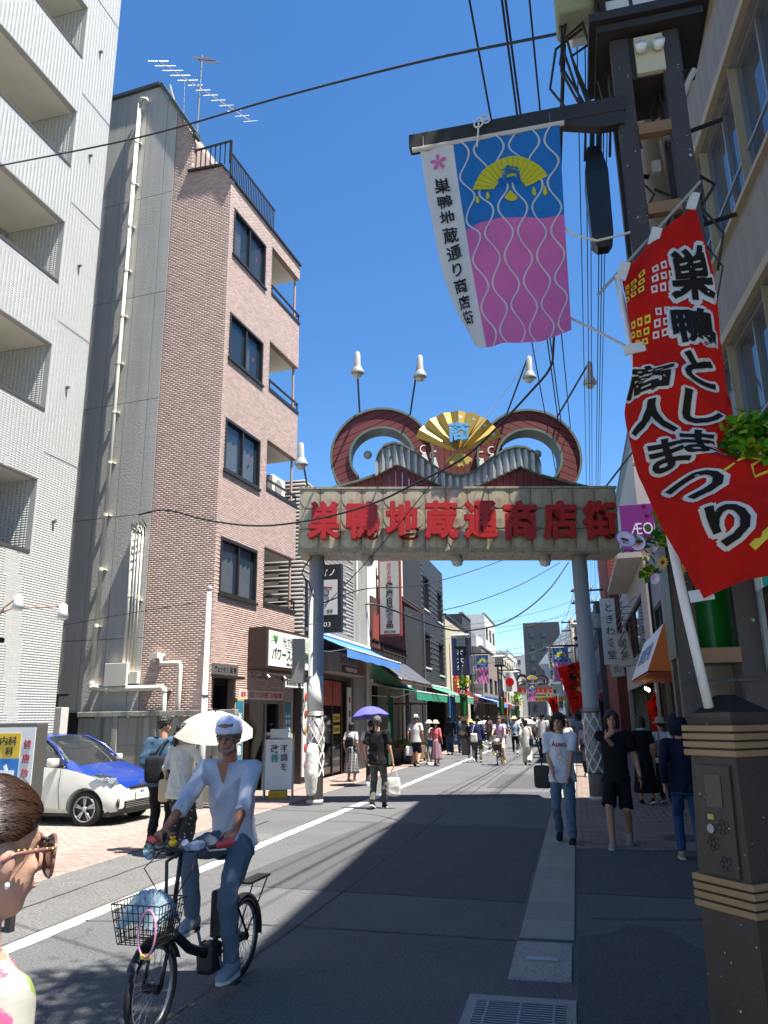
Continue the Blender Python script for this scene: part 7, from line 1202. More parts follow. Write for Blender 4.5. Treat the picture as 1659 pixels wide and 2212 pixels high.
# clothes and cable lock in the basket
jk = thing('folded_jacket', 'pale blue jacket stuffed in the bicycle basket', 'jacket', tuple(worldp(bk, (0, 1.21, .62))), BYW); from mathutils import noise as mnoise
mb = MB(); G = 44
def jz(u, v):
    p = Vector((u*7, v*7, 1.3)); r = 1-abs(mnoise.noise(p+Vector((mnoise.noise(p*.7)*1.5, 0, 0))))*1.6; e = max(abs(u), abs(v)*1.05); return .05+.075*r*(1-e**4)+.05*(1-u*u-v*v)-.10*max(0, e-.9)*2
mb.loft([[(.138*u*(1-.06*abs(v)), .125*v-.01, jz(u, v)) for u in [-1+2*i/G for i in range(G+1)]] for v in [-1+2*j/G for j in range(G+1)]], False, False); mb.build('cloth', mat('jacket_blue', '#8fa3ad', .85, 0, .06, 9, .2, 14), jk, True)
lk = thing('cable_lock', 'pink cable lock hanging on the bicycle basket', 'lock', tuple(worldp(bk, (-.1, 1.375, .60))), BYW); mb = MB(); mb.torus((0, 0, 0), .09, .007, (.25, 1, .1), 30, 6); l_ = mb.build('loop', paint('#d98aa8', .35), lk, True); l_.scale = (.75, 1, 1.25); MB().box(-.03, .03, -.012, .012, -.125, -.1, c=.004).build('barrel', paint('#c9b23a', .4), lk)
cy, jc = person('man in white sweater and backward white cap riding the electric bicycle', BX, BYW, 1.70, skin='b', hair='short', hcol='grey', top='#c3c6d6', topm=mat('knit_white', '#b5b7c2', .9, 0, .04, 10, .5, 90, stretch=(6, 6, 1)), sleeve='elbow', bottom='trousers', bcol='#56636e', shoes='#85888f', hat='capback', hatcol='#c3c6de', vox=.0115, pelvis=(0, .16, .93), lean=.22, hy=R_(8), hp=R_(-4), lf=(-.13, .40, .20), rf=(.13, .48, .47), lh=(-.25, .665, 1.03), rh=(.25, .665, 1.03), lht=((-.05, .95, -.25), (1, .2, .1)), rht=((.05, .95, -.25), (-1, .2, .1)), curl=1.3, loose=1.08, hem=.86, slv=.42)
HM = jc['HM']; gl_ = MB(); [gl_.loft([[Vector((k*.032+.027*math.cos(2*PI*j/14), .088-.0*abs(k)-.01*abs(math.cos(2*PI*j/14)), .004+.017*math.sin(2*PI*j/14)+z)) for j in range(14)] for z in (0, .0015)], M=HM) for k in (-1, 1)]; gl_.build('spectacle_lenses', mat('lens_dark', '#2a211d', .05, 0, spec=.9), cy)
g2_ = MB(); [g2_.tube([HM @ Vector(p) for p in ((k*.058, .08, .012), (k*.075, .04, .01), (k*.079, -.01, .005))], .0025, 5) for k in (-1, 1)]; g2_.tube([HM @ Vector(p) for p in ((-.06, .085, .02), (-.03, .094, .022), (0, .098, .015), (.03, .094, .022), (.06, .085, .02))], .0025, 5); g2_.build('spectacle_frame', BLK, cy)
be_ = MB(); be_.ell((0, .06, -.085), (.038, .026, .024), M=HM); [be_.ell((k*.05, .035, -.06), (.014, .03, .035), M=HM) for k in (-1, 1)]; ob('beard', remesh(be_, .009, 1), mat('beard_grey', '#7d6558', .8, 0, .2, 60), cy)
MB().box(-.05, .05, .083, .0905, .06, .068, HM).build('cap_strap', cloth('#aeb2cc'), cy); MB().ell((0, .07, .085), (.036, .02, .016), M=HM).build('cap_opening', SKIN['b'], cy, True)
nv_ = MB(); nv_.add([(-.05, .0, .0), (.05, 0, 0), (0, .02, -.15)], [(0, 1, 2)]); o = nv_.build('neckline', SKIN['b'], cy); o.location = jc['C']+Vector((0, .112, .035)); o.rotation_euler = (-.22, 0, 0)
# older cyclist coming down the road
BX2 = (-2.78, 29.9); b2k = bicycle('red brown bicycle with wicker basket ridden by the older man', BX2, R_(178), .30, 1.1, '#4a2420', False, 'wicker')
person('older man in lavender shirt and beige trousers riding towards the camera', BX2, R_(178), 1.66, skin='a', hair='short', hcol='grey', top='#b39ab8', sleeve='short', bottom='trousers', bcol='#b8ab94', shoes='#c79a2c', vox=.02, pelvis=(0, .16, .93), lean=.15, lf=(-.15, .4, .16), rf=(.15, .48, .42), lh=(-.25, .76, 1.02), rh=(.25, .76, 1.02), curl=1.2, face=True)
pk = bicycle('white parked bicycle beyond the older cyclist', (-3.6, 36.5), R_(60), .3, 1.05, '#a9aaa8', False, None)
# ================================================================ compact car
car = thing('parked_car', 'small white and blue hatchback parked facing the street', 'car', (-7.62, 13.05, 0), R_(-2))
CW = mat('car_white', '#c6c6c0', .22, 0, .02, 1, coat=.8); CB = mat('car_blue', '#0b2f7c', .3, .0, .03, 1, coat=.35); CG = mat('car_glass', '#20262a', .03, 0, .1, 1, spec=1.0); CK = mat('car_black', '#161617', .5, 0, .1, 4)
# stations from the nose (x=0) back to the tail (x=-2.95): lower edge, belt, roof heights and half widths
stn = [(.0, .30, .58, .60, .52, .30), (-.06, .24, .66, .70, .66, .45), (-.2, .22, .74, .79, .77, .58), (-.5, .22, .83, .90, .825, .66), (-.78, .22, .90, .99, .84, .68), (-1.0, .22, .94, 1.10, .84, .66), (-1.3, .22, .96, 1.33, .84, .60), (-1.6, .22, .98, 1.47, .84, .58), (-2.0, .22, 1.0, 1.50, .84, .58), (-2.5, .22, 1.02, 1.46, .83, .57), (-2.8, .25, 1.0, 1.30, .80, .56), (-2.95, .34, .86, .98, .72, .50)]
def sec(st):
    x, zl, zb, zr, wb_, wr = st; L = [(wb_*.90, zl), (wb_*.985, zl+.08), (wb_*1.0, zl+(zb-zl)*.45), (wb_*1.0, zl+(zb-zl)*.75), (wb_*.97, zb), (wr+(wb_*.97-wr)*.55, zb+(zr-zb)*.5), (wr*1.0, zb+(zr-zb)*.9), (wr*.82, zr), (wr*.4, zr+.012), (0, zr+.016)]
    return [(x, -y, z) for y, z in L]+[(x, y, z) for y, z in L[-2::-1]]
S_ = [sec(q) for q in stn]; nS = len(S_[0]); low, blue, glass_ = MB(), MB(), MB()
def q4(i, j): return [S_[i][j], S_[i][j+1], S_[i+1][j+1], S_[i+1][j]]
for i in range(len(S_)-1):
    for j in range(nS-1):
        k = j if j < nS//2 else nS-2-j; x = (stn[i][0]+stn[i+1][0])/2
        if k <= 3: tgt = low
        elif k == 4 and x > -1.0: tgt = blue if x < -.1 else low
        elif k in (4, 5): tgt = glass_ if -2.55 < x < -1.0 else blue
        else: tgt = glass_ if -1.55 < x < -.85 or x < -2.78 else blue
        tgt.add(q4(i, j), [(0, 1, 2, 3)])
low.add(S_[0], [tuple(range(nS))]); low.add(S_[-1], [tuple(range(nS))[::-1]])
def weld(mb, sub=1):
    me = mb.mesh('w'); bm = bmesh.new(); bm.from_mesh(me); bmesh.ops.remove_doubles(bm, verts=bm.verts[:], dist=1e-4); bmesh.ops.recalc_face_normals(bm, faces=bm.faces[:]); bm.to_mesh(me); bm.free(); return smooth_shade(me)
def carve(me, cyls):
    o = bpy.data.objects.new('c', me); COL.objects.link(o); cut = MB(); [cut.cyl(a, b, r, n=28) for a, b, r in cyls]; co_ = bpy.data.objects.new('k', cut.mesh('k')); COL.objects.link(co_); m_ = o.modifiers.new('b', 'BOOLEAN'); m_.operation = 'DIFFERENCE'; m_.object = co_; m_.solver = 'EXACT'
    dg = bpy.context.evaluated_depsgraph_get(); r = bpy.data.meshes.new_from_object(o.evaluated_get(dg)); bpy.data.objects.remove(o); bpy.data.objects.remove(co_); return r
WX = (-.56, -2.5); full = MB(); full.v = low.v; full.f = low.f
lowm = weld(low); bm = bmesh.new(); bm.from_mesh(lowm)
for v in list(bm.verts): pass
bm.to_mesh(lowm); bm.free()
# doors and arches: lower body carved where the wheels sit (closed with an inner floor first)
cl_ = MB(); cl_.v = list(low.v); cl_.f = list(low.f)
for i in range(len(S_)-1): cl_.add([S_[i][4], S_[i+1][4], S_[i+1][nS-5], S_[i][nS-5]], [(0, 1, 2, 3)]); cl_.add([S_[i][0], S_[i][nS-1], S_[i+1][nS-1], S_[i+1][0]], [(0, 1, 2, 3)])
body_ = carve(weld(cl_), [((x, -1.2, .29), (x, -.55, .29), .345) for x in WX]+[((x, .55, .29), (x, 1.2, .29), .345) for x in WX]); smooth_shade(body_)
def sharp(me, a=R_(32)):
    try: me.set_sharp_from_angle(angle=a)
    except Exception: pass
    return me
ob('lower_body', sharp(body_), CW, car); ob('upper_body', sharp(weld(blue), R_(50)), CB, car); ob('glazing', weld(glass_), CG, car)
for x in WX:
    for s in (-1, 1):
        wl = MB().torus((x, s*.73, .29), .235, .062, (0, 1, 0), 32, 10).build('wheel', MATS['tyre_rubber'], car, True); MB().cyl((x, s*.66, .29), (x, s*.76, .29), .20, n=28).build('brake_disc', CK, wl)
        MB().torus((x, s*.785, .29), .2, .014, (0, 1, 0), 32, 6).build('rim', ALU, wl, True); mb = MB()
        for i in range(5):
            for dl in (-.12, .12):
                a = 2*PI*i/5+.3+dl; p0 = (x+.04*math.cos(a-dl*.5), s*.785, .29+.04*math.sin(a-dl*.5)); p1 = (x+.195*math.cos(a), s*.785, .29+.195*math.sin(a)); mb.tube([p0, p1], [.016, .019], 6, sq=.7)
        mb.cyl((x, s*.77, .29), (x, s*.80, .29), .045, n=14); mb.build('spokes', mat('alloy', '#b3b4b3', .3, .7), wl, True)
        MB().torus((x, s*.80, .29), .345, .014, (0, 1, 0), 28, 6, -PI/2-1.9, -PI/2+1.9).build('arch_trim', CW, car, True) if False else None
for s in (-1, 1):
    h_ = MB().loft([[(-.10, s*.60, .66), (-.14, s*.70, .70), (-.34, s*.80, .79), (-.42, s*.815, .84), (-.30, s*.77, .85), (-.12, s*.62, .77)], [(-.06, s*.61, .655), (-.10, s*.72, .69), (-.33, s*.825, .78), (-.44, s*.835, .845), (-.29, s*.79, .868), (-.08, s*.62, .785)]]).build('headlight', mat('headlight_glass', '#8d949a', .08, .5, .5, 30, spec=1), car); MB().ell((-.2, s*.755, .765), (.05, .03, .035)).build('lens', mat('chrome', '#b9b9b6', .15, .9), h_, True)
    MB().lathe([(.07, -.02), (.075, .01), (.05, .02)], 18, M=Matrix.Translation((-.035, s*.60, .37)) @ Matrix.Rotation(PI/2, 4, 'Y') @ Matrix.Rotation(s*.5, 4, 'X')).build('fog_lamp', CK, car, True)
    mr_ = MB(); mr_.box(-1.22, -1.08, s*.86-.02 if s > 0 else -1.03, 1.03 if s > 0 else -.84, .98, 1.12, c=.03); mr_.build('mirror', CW, car, True)
    MB().box(-1.19, -1.12, min(s*.82, s*.88), max(s*.82, s*.88), .97, 1.0).build('mirror_stalk', CK, car)
    MB().loft([[(-1.02, s*.848, .30), (-1.06, s*.85, .60), (-1.04, s*.846, .94)], [(-1.03, s*.850, .30), (-1.07, s*.852, .60), (-1.05, s*.848, .94)]], False, False).build('door_seam', CK, car); MB().loft([[(-2.02, s*.848, .30), (-2.03, s*.852, .60), (-2.0, s*.84, .98)], [(-2.03, s*.850, .30), (-2.04, s*.854, .60), (-2.01, s*.842, .98)]], False, False).build('door_seam', CK, car)
    MB().tube([(-.98, s*.80, .985), (-1.1, s*.77, 1.12), (-1.3, s*.685, 1.30), (-1.62, s*.60, 1.455), (-2.2, s*.60, 1.475), (-2.5, s*.62, 1.40)], .022, 6).build('roof_pillar', CB, car, True)
    MB().box(-1.95, -1.85, min(s*.845, s*.865), max(s*.845, s*.865), .84, .87, c=.006).build('door_handle', CW, car)
MB().box(-.02, .012, -.48, .48, .27, .40, c=.02).build('lower_grille', CK, car); MB().box(-.03, .012, -.34, .34, .585, .625, c=.008).build('upper_grille', CK, car); mb = MB(); [mb.box(.013, .018, -.45, .45, .29+.03*i, .298+.03*i) for i in range(4)]; mb.build('grille_bars', ALU, car)
MB().lathe([(.04, 0), (.04, .01)], 16, M=Matrix.Translation((.004, 0, .655)) @ Matrix.Rotation(PI/2, 4, 'Y') ).build('badge', mat('chrome', '#b9b9b6', .15, .9), car)
pl_ = MB().box(.018, .03, -.165, .165, .40, .565, c=.004).build('number_plate', paint('#d9dad6', .5), car); text(pl_, '練馬', paint('#2f5a45'), (.033, 0, .53), (0, 1, 0), (0, 0, 1), w=.1, h=.04, ext=.002); text(pl_, '・・ ・・', paint('#2f5a45'), (.033, 0, .46), (0, 1, 0), (0, 0, 1), w=.2, h=.02, ext=.002)
MB().box(-2.8, -.15, -.70, .70, .16, .24).build('underbody', CK, car); MB().loft([[(-.02, -.6, .23), (.02, -.4, .20), (.03, 0, .19), (.02, .4, .20), (-.02, .6, .23)], [(-.03, -.6, .28), (.01, -.4, .27), (.02, 0, .27), (.01, .4, .27), (-.03, .6, .28)]], False, False).build('lip', CK, car)
for a, b in (((-.93, -.05, 1.03), (-1.02, -.5, 1.09)), ((-.92, .35, 1.03), (-1.0, -.02, 1.095))): MB().cyl(a, b, .012, n=6).build('wiper', CK, car)
mb = MB(); mb.box(-1.95, -1.5, -.55, -.1, .5, 1.05, c=.05); mb.box(-1.95, -1.5, .1, .55, .5, 1.05, c=.05); mb.build('seats', mat('car_seat', '#2d2c2b', .9), car); MB().torus((-1.28, .33, .98), .17, .014, (1, 0, .4), 20, 6).build('steering_wheel', CK, car)
# ================================================================ woman in the foreground
def atz(x, y, zc): 
    d = RW @ (np.array([x-IMW/2, y-IMH/2, FPX])*(zc/FPX)); return Vector((d[0], d[1], HC+d[2]))
hc_ = atz(-20, 1842, 1.34); YW = R_(-24)
FLR = mat('floral_blouse', '#8c8980', .85, 0, .03, 6, .2, 14); _t = FLR.node_tree; _tc = _t.nodes.new('ShaderNodeTexCoord'); _vo = _t.nodes.new('ShaderNodeTexVoronoi'); _vo.inputs['Scale'].default_value = 15; _ns = _t.nodes.new('ShaderNodeTexNoise'); _ns.inputs['Scale'].default_value = 38; _ns.inputs['Detail'].default_value = 3; _t.links.new(_tc.outputs['Object'], _ns.inputs['Vector']); _dv = _t.nodes.new('ShaderNodeVectorMath'); _dv.operation = 'MULTIPLY_ADD'; _dv.inputs[1].default_value = (.035, .035, .035); _t.links.new(_ns.outputs['Color'], _dv.inputs[0]); _t.links.new(_tc.outputs['Object'], _dv.inputs[2]); _t.links.new(_dv.outputs[0], _vo.inputs['Vector'])
_ad = _t.nodes.new('ShaderNodeMath'); _ad.operation = 'MULTIPLY_ADD'; _ad.inputs[1].default_value = .35; _t.links.new(_ns.outputs[0], _ad.inputs[0]); _t.links.new(_vo.outputs['Distance'], _ad.inputs[2]); _rp = _t.nodes.new('ShaderNodeValToRGB'); _rp.color_ramp.elements[0].position = .58; _rp.color_ramp.elements[1].position = .64; _rp.color_ramp.elements[0].color = (1, 1, 1, 1); _rp.color_ramp.elements[1].color = (0, 0, 0, 1); _t.links.new(_ad.outputs[0], _rp.inputs[0])
_cr = _t.nodes.new('ShaderNodeValToRGB'); _cr.color_ramp.interpolation = 'CONSTANT'; els = _cr.color_ramp.elements; els[0].color = (.42, .05, .12, 1); els[1].position = .3; els[1].color = (.16, .22, .05, 1)
for ps, c_ in ((.5, (.28, .18, .40, 1)), (.7, (.42, .16, .10, 1)), (.85, (.30, .33, .12, 1))): e = els.new(ps); e.color = c_
_sp = _t.nodes.new('ShaderNodeSeparateColor'); _t.links.new(_vo.outputs['Color'], _sp.inputs[0]); _t.links.new(_sp.outputs[0], _cr.inputs[0]); _mx = _t.nodes.new('ShaderNodeMix'); _mx.data_type = 'RGBA'; _src = _t.nodes['Principled BSDF'].inputs['Base Color'].links[0].from_socket
_t.links.new(_rp.outputs[0], _mx.inputs[0]); _t.links.new(_src, _mx.inputs[6]); _t.links.new(_cr.outputs[0], _mx.inputs[7]); _t.links.new(_mx.outputs[2], _t.nodes['Principled BSDF'].inputs['Base Color'])
hgt = 1.62; s_ = hgt/1.70
fw, jw = person('woman in floral blouse and sunglasses at the bottom left corner', (0, 0), YW, hgt, skin='c', hair=None, top='#dcd8cc', topm=FLR, sleeve='short', bottom='trousers', bcol='#7b746a', vox=.012, fem=True, hp=R_(-4), loose=1.0, shw=.135)
Hl = Matrix.Rotation(YW, 3, 'Z') @ (jw['H']*s_); fw.location = (hc_.x-Hl.x, hc_.y-Hl.y, hc_.z-Hl.z); dz = fw.location.z
HM = jw['HM']
def hairline(ph):        # lower edge of the hair, degrees of elevation, by angle from the front
    a = abs((ph+180) % 360-180); return float(np.interp(a, [0, 35, 62, 80, 98, 112, 135, 180], [27, 22, 6, -2, -2, -22, -40, -46]))
def hp3(ph, el, k=1.): e = R_(el); p_ = R_(ph); return HM @ Vector((.087*k*math.cos(e)*math.sin(p_), -.018+.106*k*math.cos(e)*math.cos(p_), .03+.105*k*math.sin(e)))
nP, nE = 72, 16; MB().loft([[hp3(360*i/nP, hairline(360*i/nP)+(89-hairline(360*i/nP))*j/nE, 1.0+.012*math.sin(i*1.7)*(1-j/nE)) for i in range(nP)] for j in range(nE+1)], True, True).build('hair', mat('hair_chestnut', '#20130c', .5, 0, .3, 40, .6, 60), fw, True)
MB().ell(HM @ Vector((0, -.125, -.035)), (.045, .035, .045)).build('bun', MATS['hair_chestnut'], fw, True)
mb = MB(); rr = random.Random(3); E0 = Vector((0, -.94, -.35)).normalized()
for i in range(1500):
    ph = rr.uniform(-118, 118); el = hairline(ph)+rr.uniform(0, 1)**1.5*45; S0 = Vector((math.cos(R_(el))*math.sin(R_(ph)), math.cos(R_(el))*math.cos(R_(ph)), math.sin(R_(el)))); lift = Vector((math.sin(R_(ph))*.25, 0, .42)); lay = 1.004+rr.uniform(0, .022); wv = rr.uniform(-.02, .02); pts = []
    for j in range(9):
        f_ = j/8; d_ = (S0*(1-f_)+E0*f_+lift*(4*f_*(1-f_))*.5+Vector((wv*math.sin(f_*7), 0, wv*math.cos(f_*5)))).normalized(); kk = lay-.012*abs(2*f_-1)**4; pts.append(HM @ Vector((.087*kk*d_.x, -.018+.106*kk*d_.y, .03+.105*kk*d_.z)))
    mb.tube(pts, [.0009, .0014, .0015, .0015, .0015, .0015, .0015, .0013, .0009], 3)
for i in range(70):
    ph = rr.uniform(-125, 125); el = rr.uniform(5, 80); S0 = Vector((math.cos(R_(el))*math.sin(R_(ph)), math.cos(R_(el))*math.cos(R_(ph)), math.sin(R_(el)))); pts = []; dr_ = Vector((rr.uniform(-.3, .3), -1, rr.uniform(-.5, .1))).normalized(); lf_ = rr.uniform(.02, .07)
    for j in range(6): f_ = j/5; d_ = (S0+dr_*f_*rr.uniform(.5, .7)).normalized(); kk = 1.02+lf_*f_; pts.append(HM @ Vector((.087*kk*d_.x, -.018+.106*kk*d_.y, .03+.105*kk*d_.z)))
    mb.tube(pts, [.0006, .0006, .0006, .0005, .0004, .0003], 3)
hm_ = mat('hair_strand', '#2c1a11', .36, 0, .35, 60, spec=.55); o = mb.build('hair_strands', hm_, fw, True); o['kind'] = 'stuff'
sgm = mat('sunglass_lens', '#5c3030', .08, 0, .1, 4, spec=.9, alpha=.88); sgf = mat('sunglass_frame', '#6d4a44', .25, 0, .2, 20)
mb = MB(); [mb.loft([[Vector((k*.036+.040*math.cos(2*PI*j/18), .104-.018*((k*.036+.034*math.cos(2*PI*j/18))/.07)**2*1.3+o_, -.008+.036*math.sin(2*PI*j/18))) for j in range(18)] for o_ in (0, .003)], M=HM) for k in (-1, 1)]; mb.build('sunglass_lenses', sgm, fw)
mb = MB()
for k in (-1, 1):
    mb.tube([HM @ Vector((k*.036+.041*math.cos(2*PI*j/18), .105-.018*((k*.036+.035*math.cos(2*PI*j/18))/.07)**2*1.3, -.008+.037*math.sin(2*PI*j/18))) for j in range(19)], .003, 6); mb.tube([HM @ Vector(p) for p in ((k*.072, .082, .008), (k*.08, .05, .008), (k*.082, .0, .004), (k*.082, -.02, -.008))], .004, 6)
mb.build('sunglass_frame', sgf, fw, True); mb = MB(); [mb.ell((HM @ Vector((.0785, .075-.011*i, .009))), (.003, .004, .003), 8, 5) for i in range(7)]; mb.build('gold_studs', mat('gold', '#c9a544', .25, .9), fw, True)
MB().ell(HM @ Vector((.083, -.004, -.046)), (.005, .005, .006), 10, 6).build('earring', mat('gem', '#c9cfe0', .05, .4, spec=1), fw, True)

# ================================================================ unseen tree added beside the camera to dapple the near road and cyclist
tr = thing('added_shade_tree', 'leafy tree added out of view beside the camera to cast dappled shade', 'tree', (1.15, 1.2, 0)); BARK = mat('bark', '#5a4a3c', .9, 0, .2, 8, .6, 30)
MB().tube([(0, 0, 0), (-.1, .1, 2.5), (-.5, .5, 4.5), (-1.2, .9, 6.0), (-1.9, 1.3, 7.2)], [.13, .11, .09, .07, .03], 10).build('trunk', BARK, tr, True); MB().tube([(-.5, .5, 4.5), (-.5, 1.0, 6.5), (-.65, 2.0, 8.2), (-.75, 2.95, 8.9)], [.07, .055, .04, .015], 8).build('limb', BARK, tr, True)
for i in range(14):
    a = random.uniform(0, 6.28); b0 = Vector((-1.2, .9, 6.0)).lerp(Vector((-1.9, 1.3, 7.2)), random.random()); MB().tube([b0, b0+Vector((math.cos(a)*.7, math.sin(a)*.7, .5)), b0+Vector((math.cos(a)*1.3, math.sin(a)*1.3, .6))], [.03, .02, .008], 6).build('limb', BARK, tr)
v_, f_ = [], []; rt = np.random.default_rng(11)
for c in range(112):
    d = rt.normal(size=3); d /= np.linalg.norm(d); cc = (np.array([-2.05, 1.35, 7.1])+d*np.array([1.5, 1.25, .8])*rt.uniform(.25, 1)**.5) if c < 70 else (np.array([-.75, 2.95, 8.9])+d*np.array([.95, .75, .55])*rt.uniform(.2, 1)**.5)
    for k in range(60):
        p = cc+rt.normal(size=3)*.17; u = rt.normal(size=3); u /= np.linalg.norm(u); w_ = np.cross(u, rt.normal(size=3)); w_ /= np.linalg.norm(w_); o_ = len(v_); v_ += [tuple(p-u*.06), tuple(p+w_*.028), tuple(p+u*.06), tuple(p-w_*.028)]; f_.append((o_, o_+1, o_+2, o_+3))
me = bpy.data.meshes.new('crown'); me.from_pydata(v_, [], f_); ob('crown', me, LEAF[2], tr)['kind'] = 'stuff'
# ================================================================ wires, cables, poles, antenna
WIRE = mat('cable_black', '#17181a', .5)
def wire(name, label, pts, r, group='overhead wires'):
    P = np.array([tuple(p) for p in pts]); n = max(24, len(pts)*6); q = [Vector(cr(P, i/n)) for i in range(n+1)] if len(P) > 2 else [Vector(P[0]), Vector(P[1])]
    return thing(name, label, 'cable', group=group, me=MB().tube(q, r, 6).mesh(name, True), m=WIRE)
def span(a, b, sag, n=7): a, b = Vector(a), Vector(b); return [a.lerp(b, i/n)-Vector((0, 0, sag*4*(i/n)*(1-i/n))) for i in range(n+1)]
wire('overhead_cable', 'thin twisted cable crossing the sky from the white block to the lamp post', [at(-60, 370, 8.2), at(0, 358, 8), at(300, 297, 7.0), at(600, 212, 6), at(900, 135, 5.2), at(1160, 82, 4.7), at(1262, 62, 4.5)], .011)
wire('overhead_cable', 'thick black cable swooping across the front of the gate', [at(300, 1112, 15.7), at(360, 1102, 15.5), at(450, 1124, 15.3), at(560, 1136, 15.0), at(680, 1122, 14.8), at(800, 1090, 14.6), at(900, 1043, 14.4), at(1000, 990, 14.2), at(1075, 922, 13.9), at(1150, 842, 13.2), at(1188, 795, 12.4), at(1196, 740, 11.5), at(1205, 500, 8.6), at(1213, 250, 6.6), at(1222, 0, 5.4), at(1226, -80, 5.0)], .021)
PT = (1.2, 45.0)
tops_ = [(1003, 'leftmost'), (1076, 'second'), (1084, 'third'), (1138, 'fourth'), (1243, 'fifth'), (1262, 'sixth'), (1273, 'seventh'), (1300, 'eighth'), (1309, 'ninth'), (1318, 'rightmost')]
for i, (x, nm) in enumerate(tops_):
    a = at(x, -60, 5.6); z2 = 8.4+.25*(i % 4); b = Vector((PT[0]-.5+.12*i, PT[1], z2)) if i < 4 else Vector((PT[0]-.6+.1*i, PT[1], 6.0+.3*(i-4)))
    wire('overhead_wire', '%s overhead wire along the street, counted from the left at the top edge' % nm, span(a, b, .35), (.011, .012, .012, .01, .006, .006, .006, .007, .007, .006)[i])
wire('overhead_cable', 'cable running down past the gate fan to the sign bottom', [at(1185, 720, 20), at(1080, 860, 15.5), at(1000, 960, 14.6), at(900, 1085, 14.6), at(800, 1205, 15.2), at(710, 1300, 15.9)], .009)
wire('overhead_cable', 'sagging cable from the timber shop to the right hand pole', [at(765, 1308, 27.5), at(820, 1308, 28), at(940, 1352, 30), at(1010, 1362, 32), at(1100, 1340, 35), at(1180, 1280, 39), at(1228, 1215, 43)], .035)
wire('overhead_cable', 'cable from the left gate pillar rising to the right under the sign', [at(700, 1302, 16), at(790, 1272, 19), at(900, 1265, 24), at(1000, 1240, 30), at(1100, 1205, 36)], .016); wire('overhead_cable', 'upper thin cable under the gate sign towards the right pole', [at(880, 1330, 30), at(1000, 1308, 34), at(1120, 1265, 39), at(1210, 1215, 44)], .02)
wire('overhead_wire', 'thin wire across the brown tiled wall', [at(90, 1360, 14.5), at(250, 1330, 14.9), at(420, 1302, 15.2)], .008); wire('overhead_wire', 'thin level wire far down the street', span(at(900, 1408, 50), at(1240, 1410, 60), .1), .02); wire('overhead_wire', 'thin wires from the far left roofs to the right poles', span(at(1000, 1440, 60), at(1240, 1370, 70), .5), .025)
def far_pole(x, y, h, label):
    t = thing('utility_pole', label, 'utility pole', (x, y, 0), 0, 'utility poles down the street'); MB().lathe([(.17, 0), (.12, h)], 12).build('shaft', MATS['pole_concrete'], t, True)
    for k in range(2):
        c_ = MB().box(-.9, .9, -.05, .05, h-.5-.7*k, h-.4-.7*k).build('crossarm', DSTEEL, t)
        for i in range(4): MB().lathe([(.05, 0), (.06, .1), (.03, .2)], 8, (-.75+.5*i, 0, h-.4-.7*k)).build('insulator', paint('#b9b7ae', .4), c_)
    MB().lathe([(.24, 0), (.26, .1), (.26, .7), (.2, .78)], 14, (.45, 0, h-2.6)).build('transformer', paint('#8f9290', .5), t, True); mb = MB()
    for i in range(22):
        p = Vector((random.uniform(-.6, .5), random.uniform(-.3, .3), h-1.2-random.uniform(0, 2.6))); mb.tube([p, p+Vector((random.uniform(-.5, .5), .1, random.uniform(-.6, .1))), p+Vector((random.uniform(-.6, .6), 0, random.uniform(-.9, -.2)))], .016, 4)
    mb.build('cable_tangle', WIRE, t); return t
far_pole(1.1, 45.0, 9.0, 'concrete utility pole with tangled cables behind the right gate pillar'); far_pole(.2, 66.0, 9.6, 'farther utility pole with insulators on the right'); far_pole(-.8, 95, 10, 'most distant utility pole on the right')
for k, (x0, y0, x1, y1) in enumerate(((1.2, 45, .2, 66), (.2, 66, -.8, 95))):
    for i in range(4): wire('overhead_wire', 'wire between the distant utility poles on the right', span((x0-.75+.5*i, y0, 8.8+.6*k), (x1-.75+.5*i, y1, 9.3), .4), .016, 'wires between the distant poles')
for i in range(9): wire('service_cable', 'thin service cable dropping from the tangled pole behind the gate', span((1.0, 45, 8.5-.25*i), (random.choice([-7.0, 2.6, 2.7, -7.2]), 36+random.uniform(-4, 14), 6.2+random.uniform(-1, 1)), .5), .011, 'service cables at the pole behind the gate')
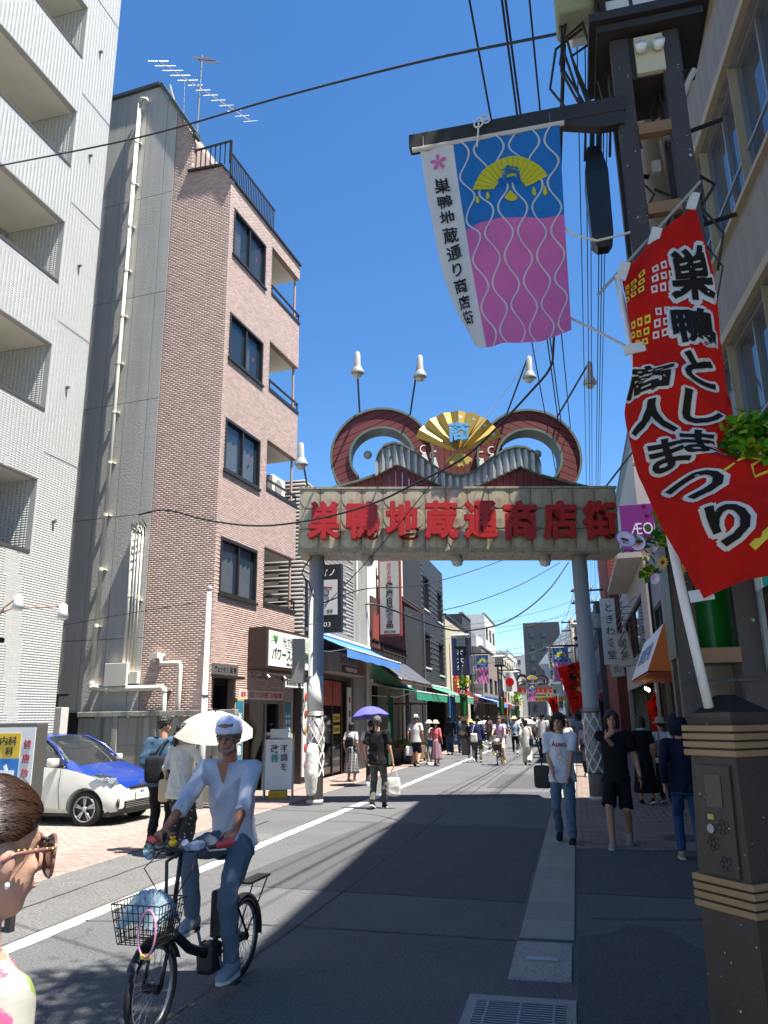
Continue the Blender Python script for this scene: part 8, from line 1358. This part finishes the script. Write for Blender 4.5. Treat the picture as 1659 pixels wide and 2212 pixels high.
# TV antenna on the brown building
an = thing('tv_antenna', 'television aerial on a mast above the brown tiled building', 'antenna', tuple(at(425, 290, 17.2)), R_(20)); b_ = at(425, 290, 17.2); tl = at(435, 120, 17.2)
MB().cyl((0, 0, -.9), (.02, 0, tl.z-b_.z), .03, n=8).build('mast', ALU, an); H_ = tl.z-b_.z
d0 = at(342, 132, 17.2)-b_; d1 = at(541, 262, 17.2)-b_; M = Matrix.Rotation(R_(-20), 4, 'Z'); d0, d1 = M @ d0, M @ d1
bm_ = MB().cyl(d0, d1, .02, n=6).build('boom', ALU, an); ax = (d1-d0).normalized()
for i in range(13):
    c_ = d0.lerp(d1, i/12); L = .55 if i > 4 else .75; pv = Vector((.55, .6, .65)).normalized(); MB().cyl(c_-pv*L*.62, c_+pv*L*.62, .009, n=5).build('element', ALU, bm_)
e0 = Vector((-.1, 0, H_-.15)); e1 = Vector((.55, -.9, H_-1.05)); b2_ = MB().cyl(e0, e1, .012, n=6).build('boom', DSTEEL, an)
for i in range(14): c_ = e0.lerp(e1, i/13); MB().cyl(c_-Vector((.16, .1, 0)), c_+Vector((.16, .1, 0)), .006, n=4).build('element', DSTEEL, b2_)
MB().tube([d0.lerp(d1, .3), Vector((-.4, 0, .5)), Vector((0, 0, .0))], .008, 5).build('lead', WIRE, an)
# railing on the roof terrace of the brown building
rl = thing('roof_railing', 'black railing around the roof terrace of the brown building', 'railing', (-7.86, 16.1, 0), R_(-5))
MB().box(-.06, -.02, .05, 2.6, 16.42, 16.47).build('top_rail', BLK, rl); MB().box(-.06, -.02, .05, 2.6, 15.72, 15.76).build('bottom_rail', BLK, rl)
for i in range(26): MB().box(-.05, -.03, .08+.098*i, .1+.098*i, 15.76, 16.42).build('bar', BLK, rl)
MB().box(-1.2, -.08, .02, .06, 16.86, 16.91).build('top_rail', BLK, rl)
for i in range(8): MB().box(-1.18+.15*i, -1.155+.15*i, .03, .055, 16.2, 16.86).build('bar', BLK, rl)
MB().box(-.09, -.05, .02, .06, 15.7, 16.9).build('post', BLK, rl)
# ================================================================ link everything into the scene
for o in PEND: COL.objects.link(o)
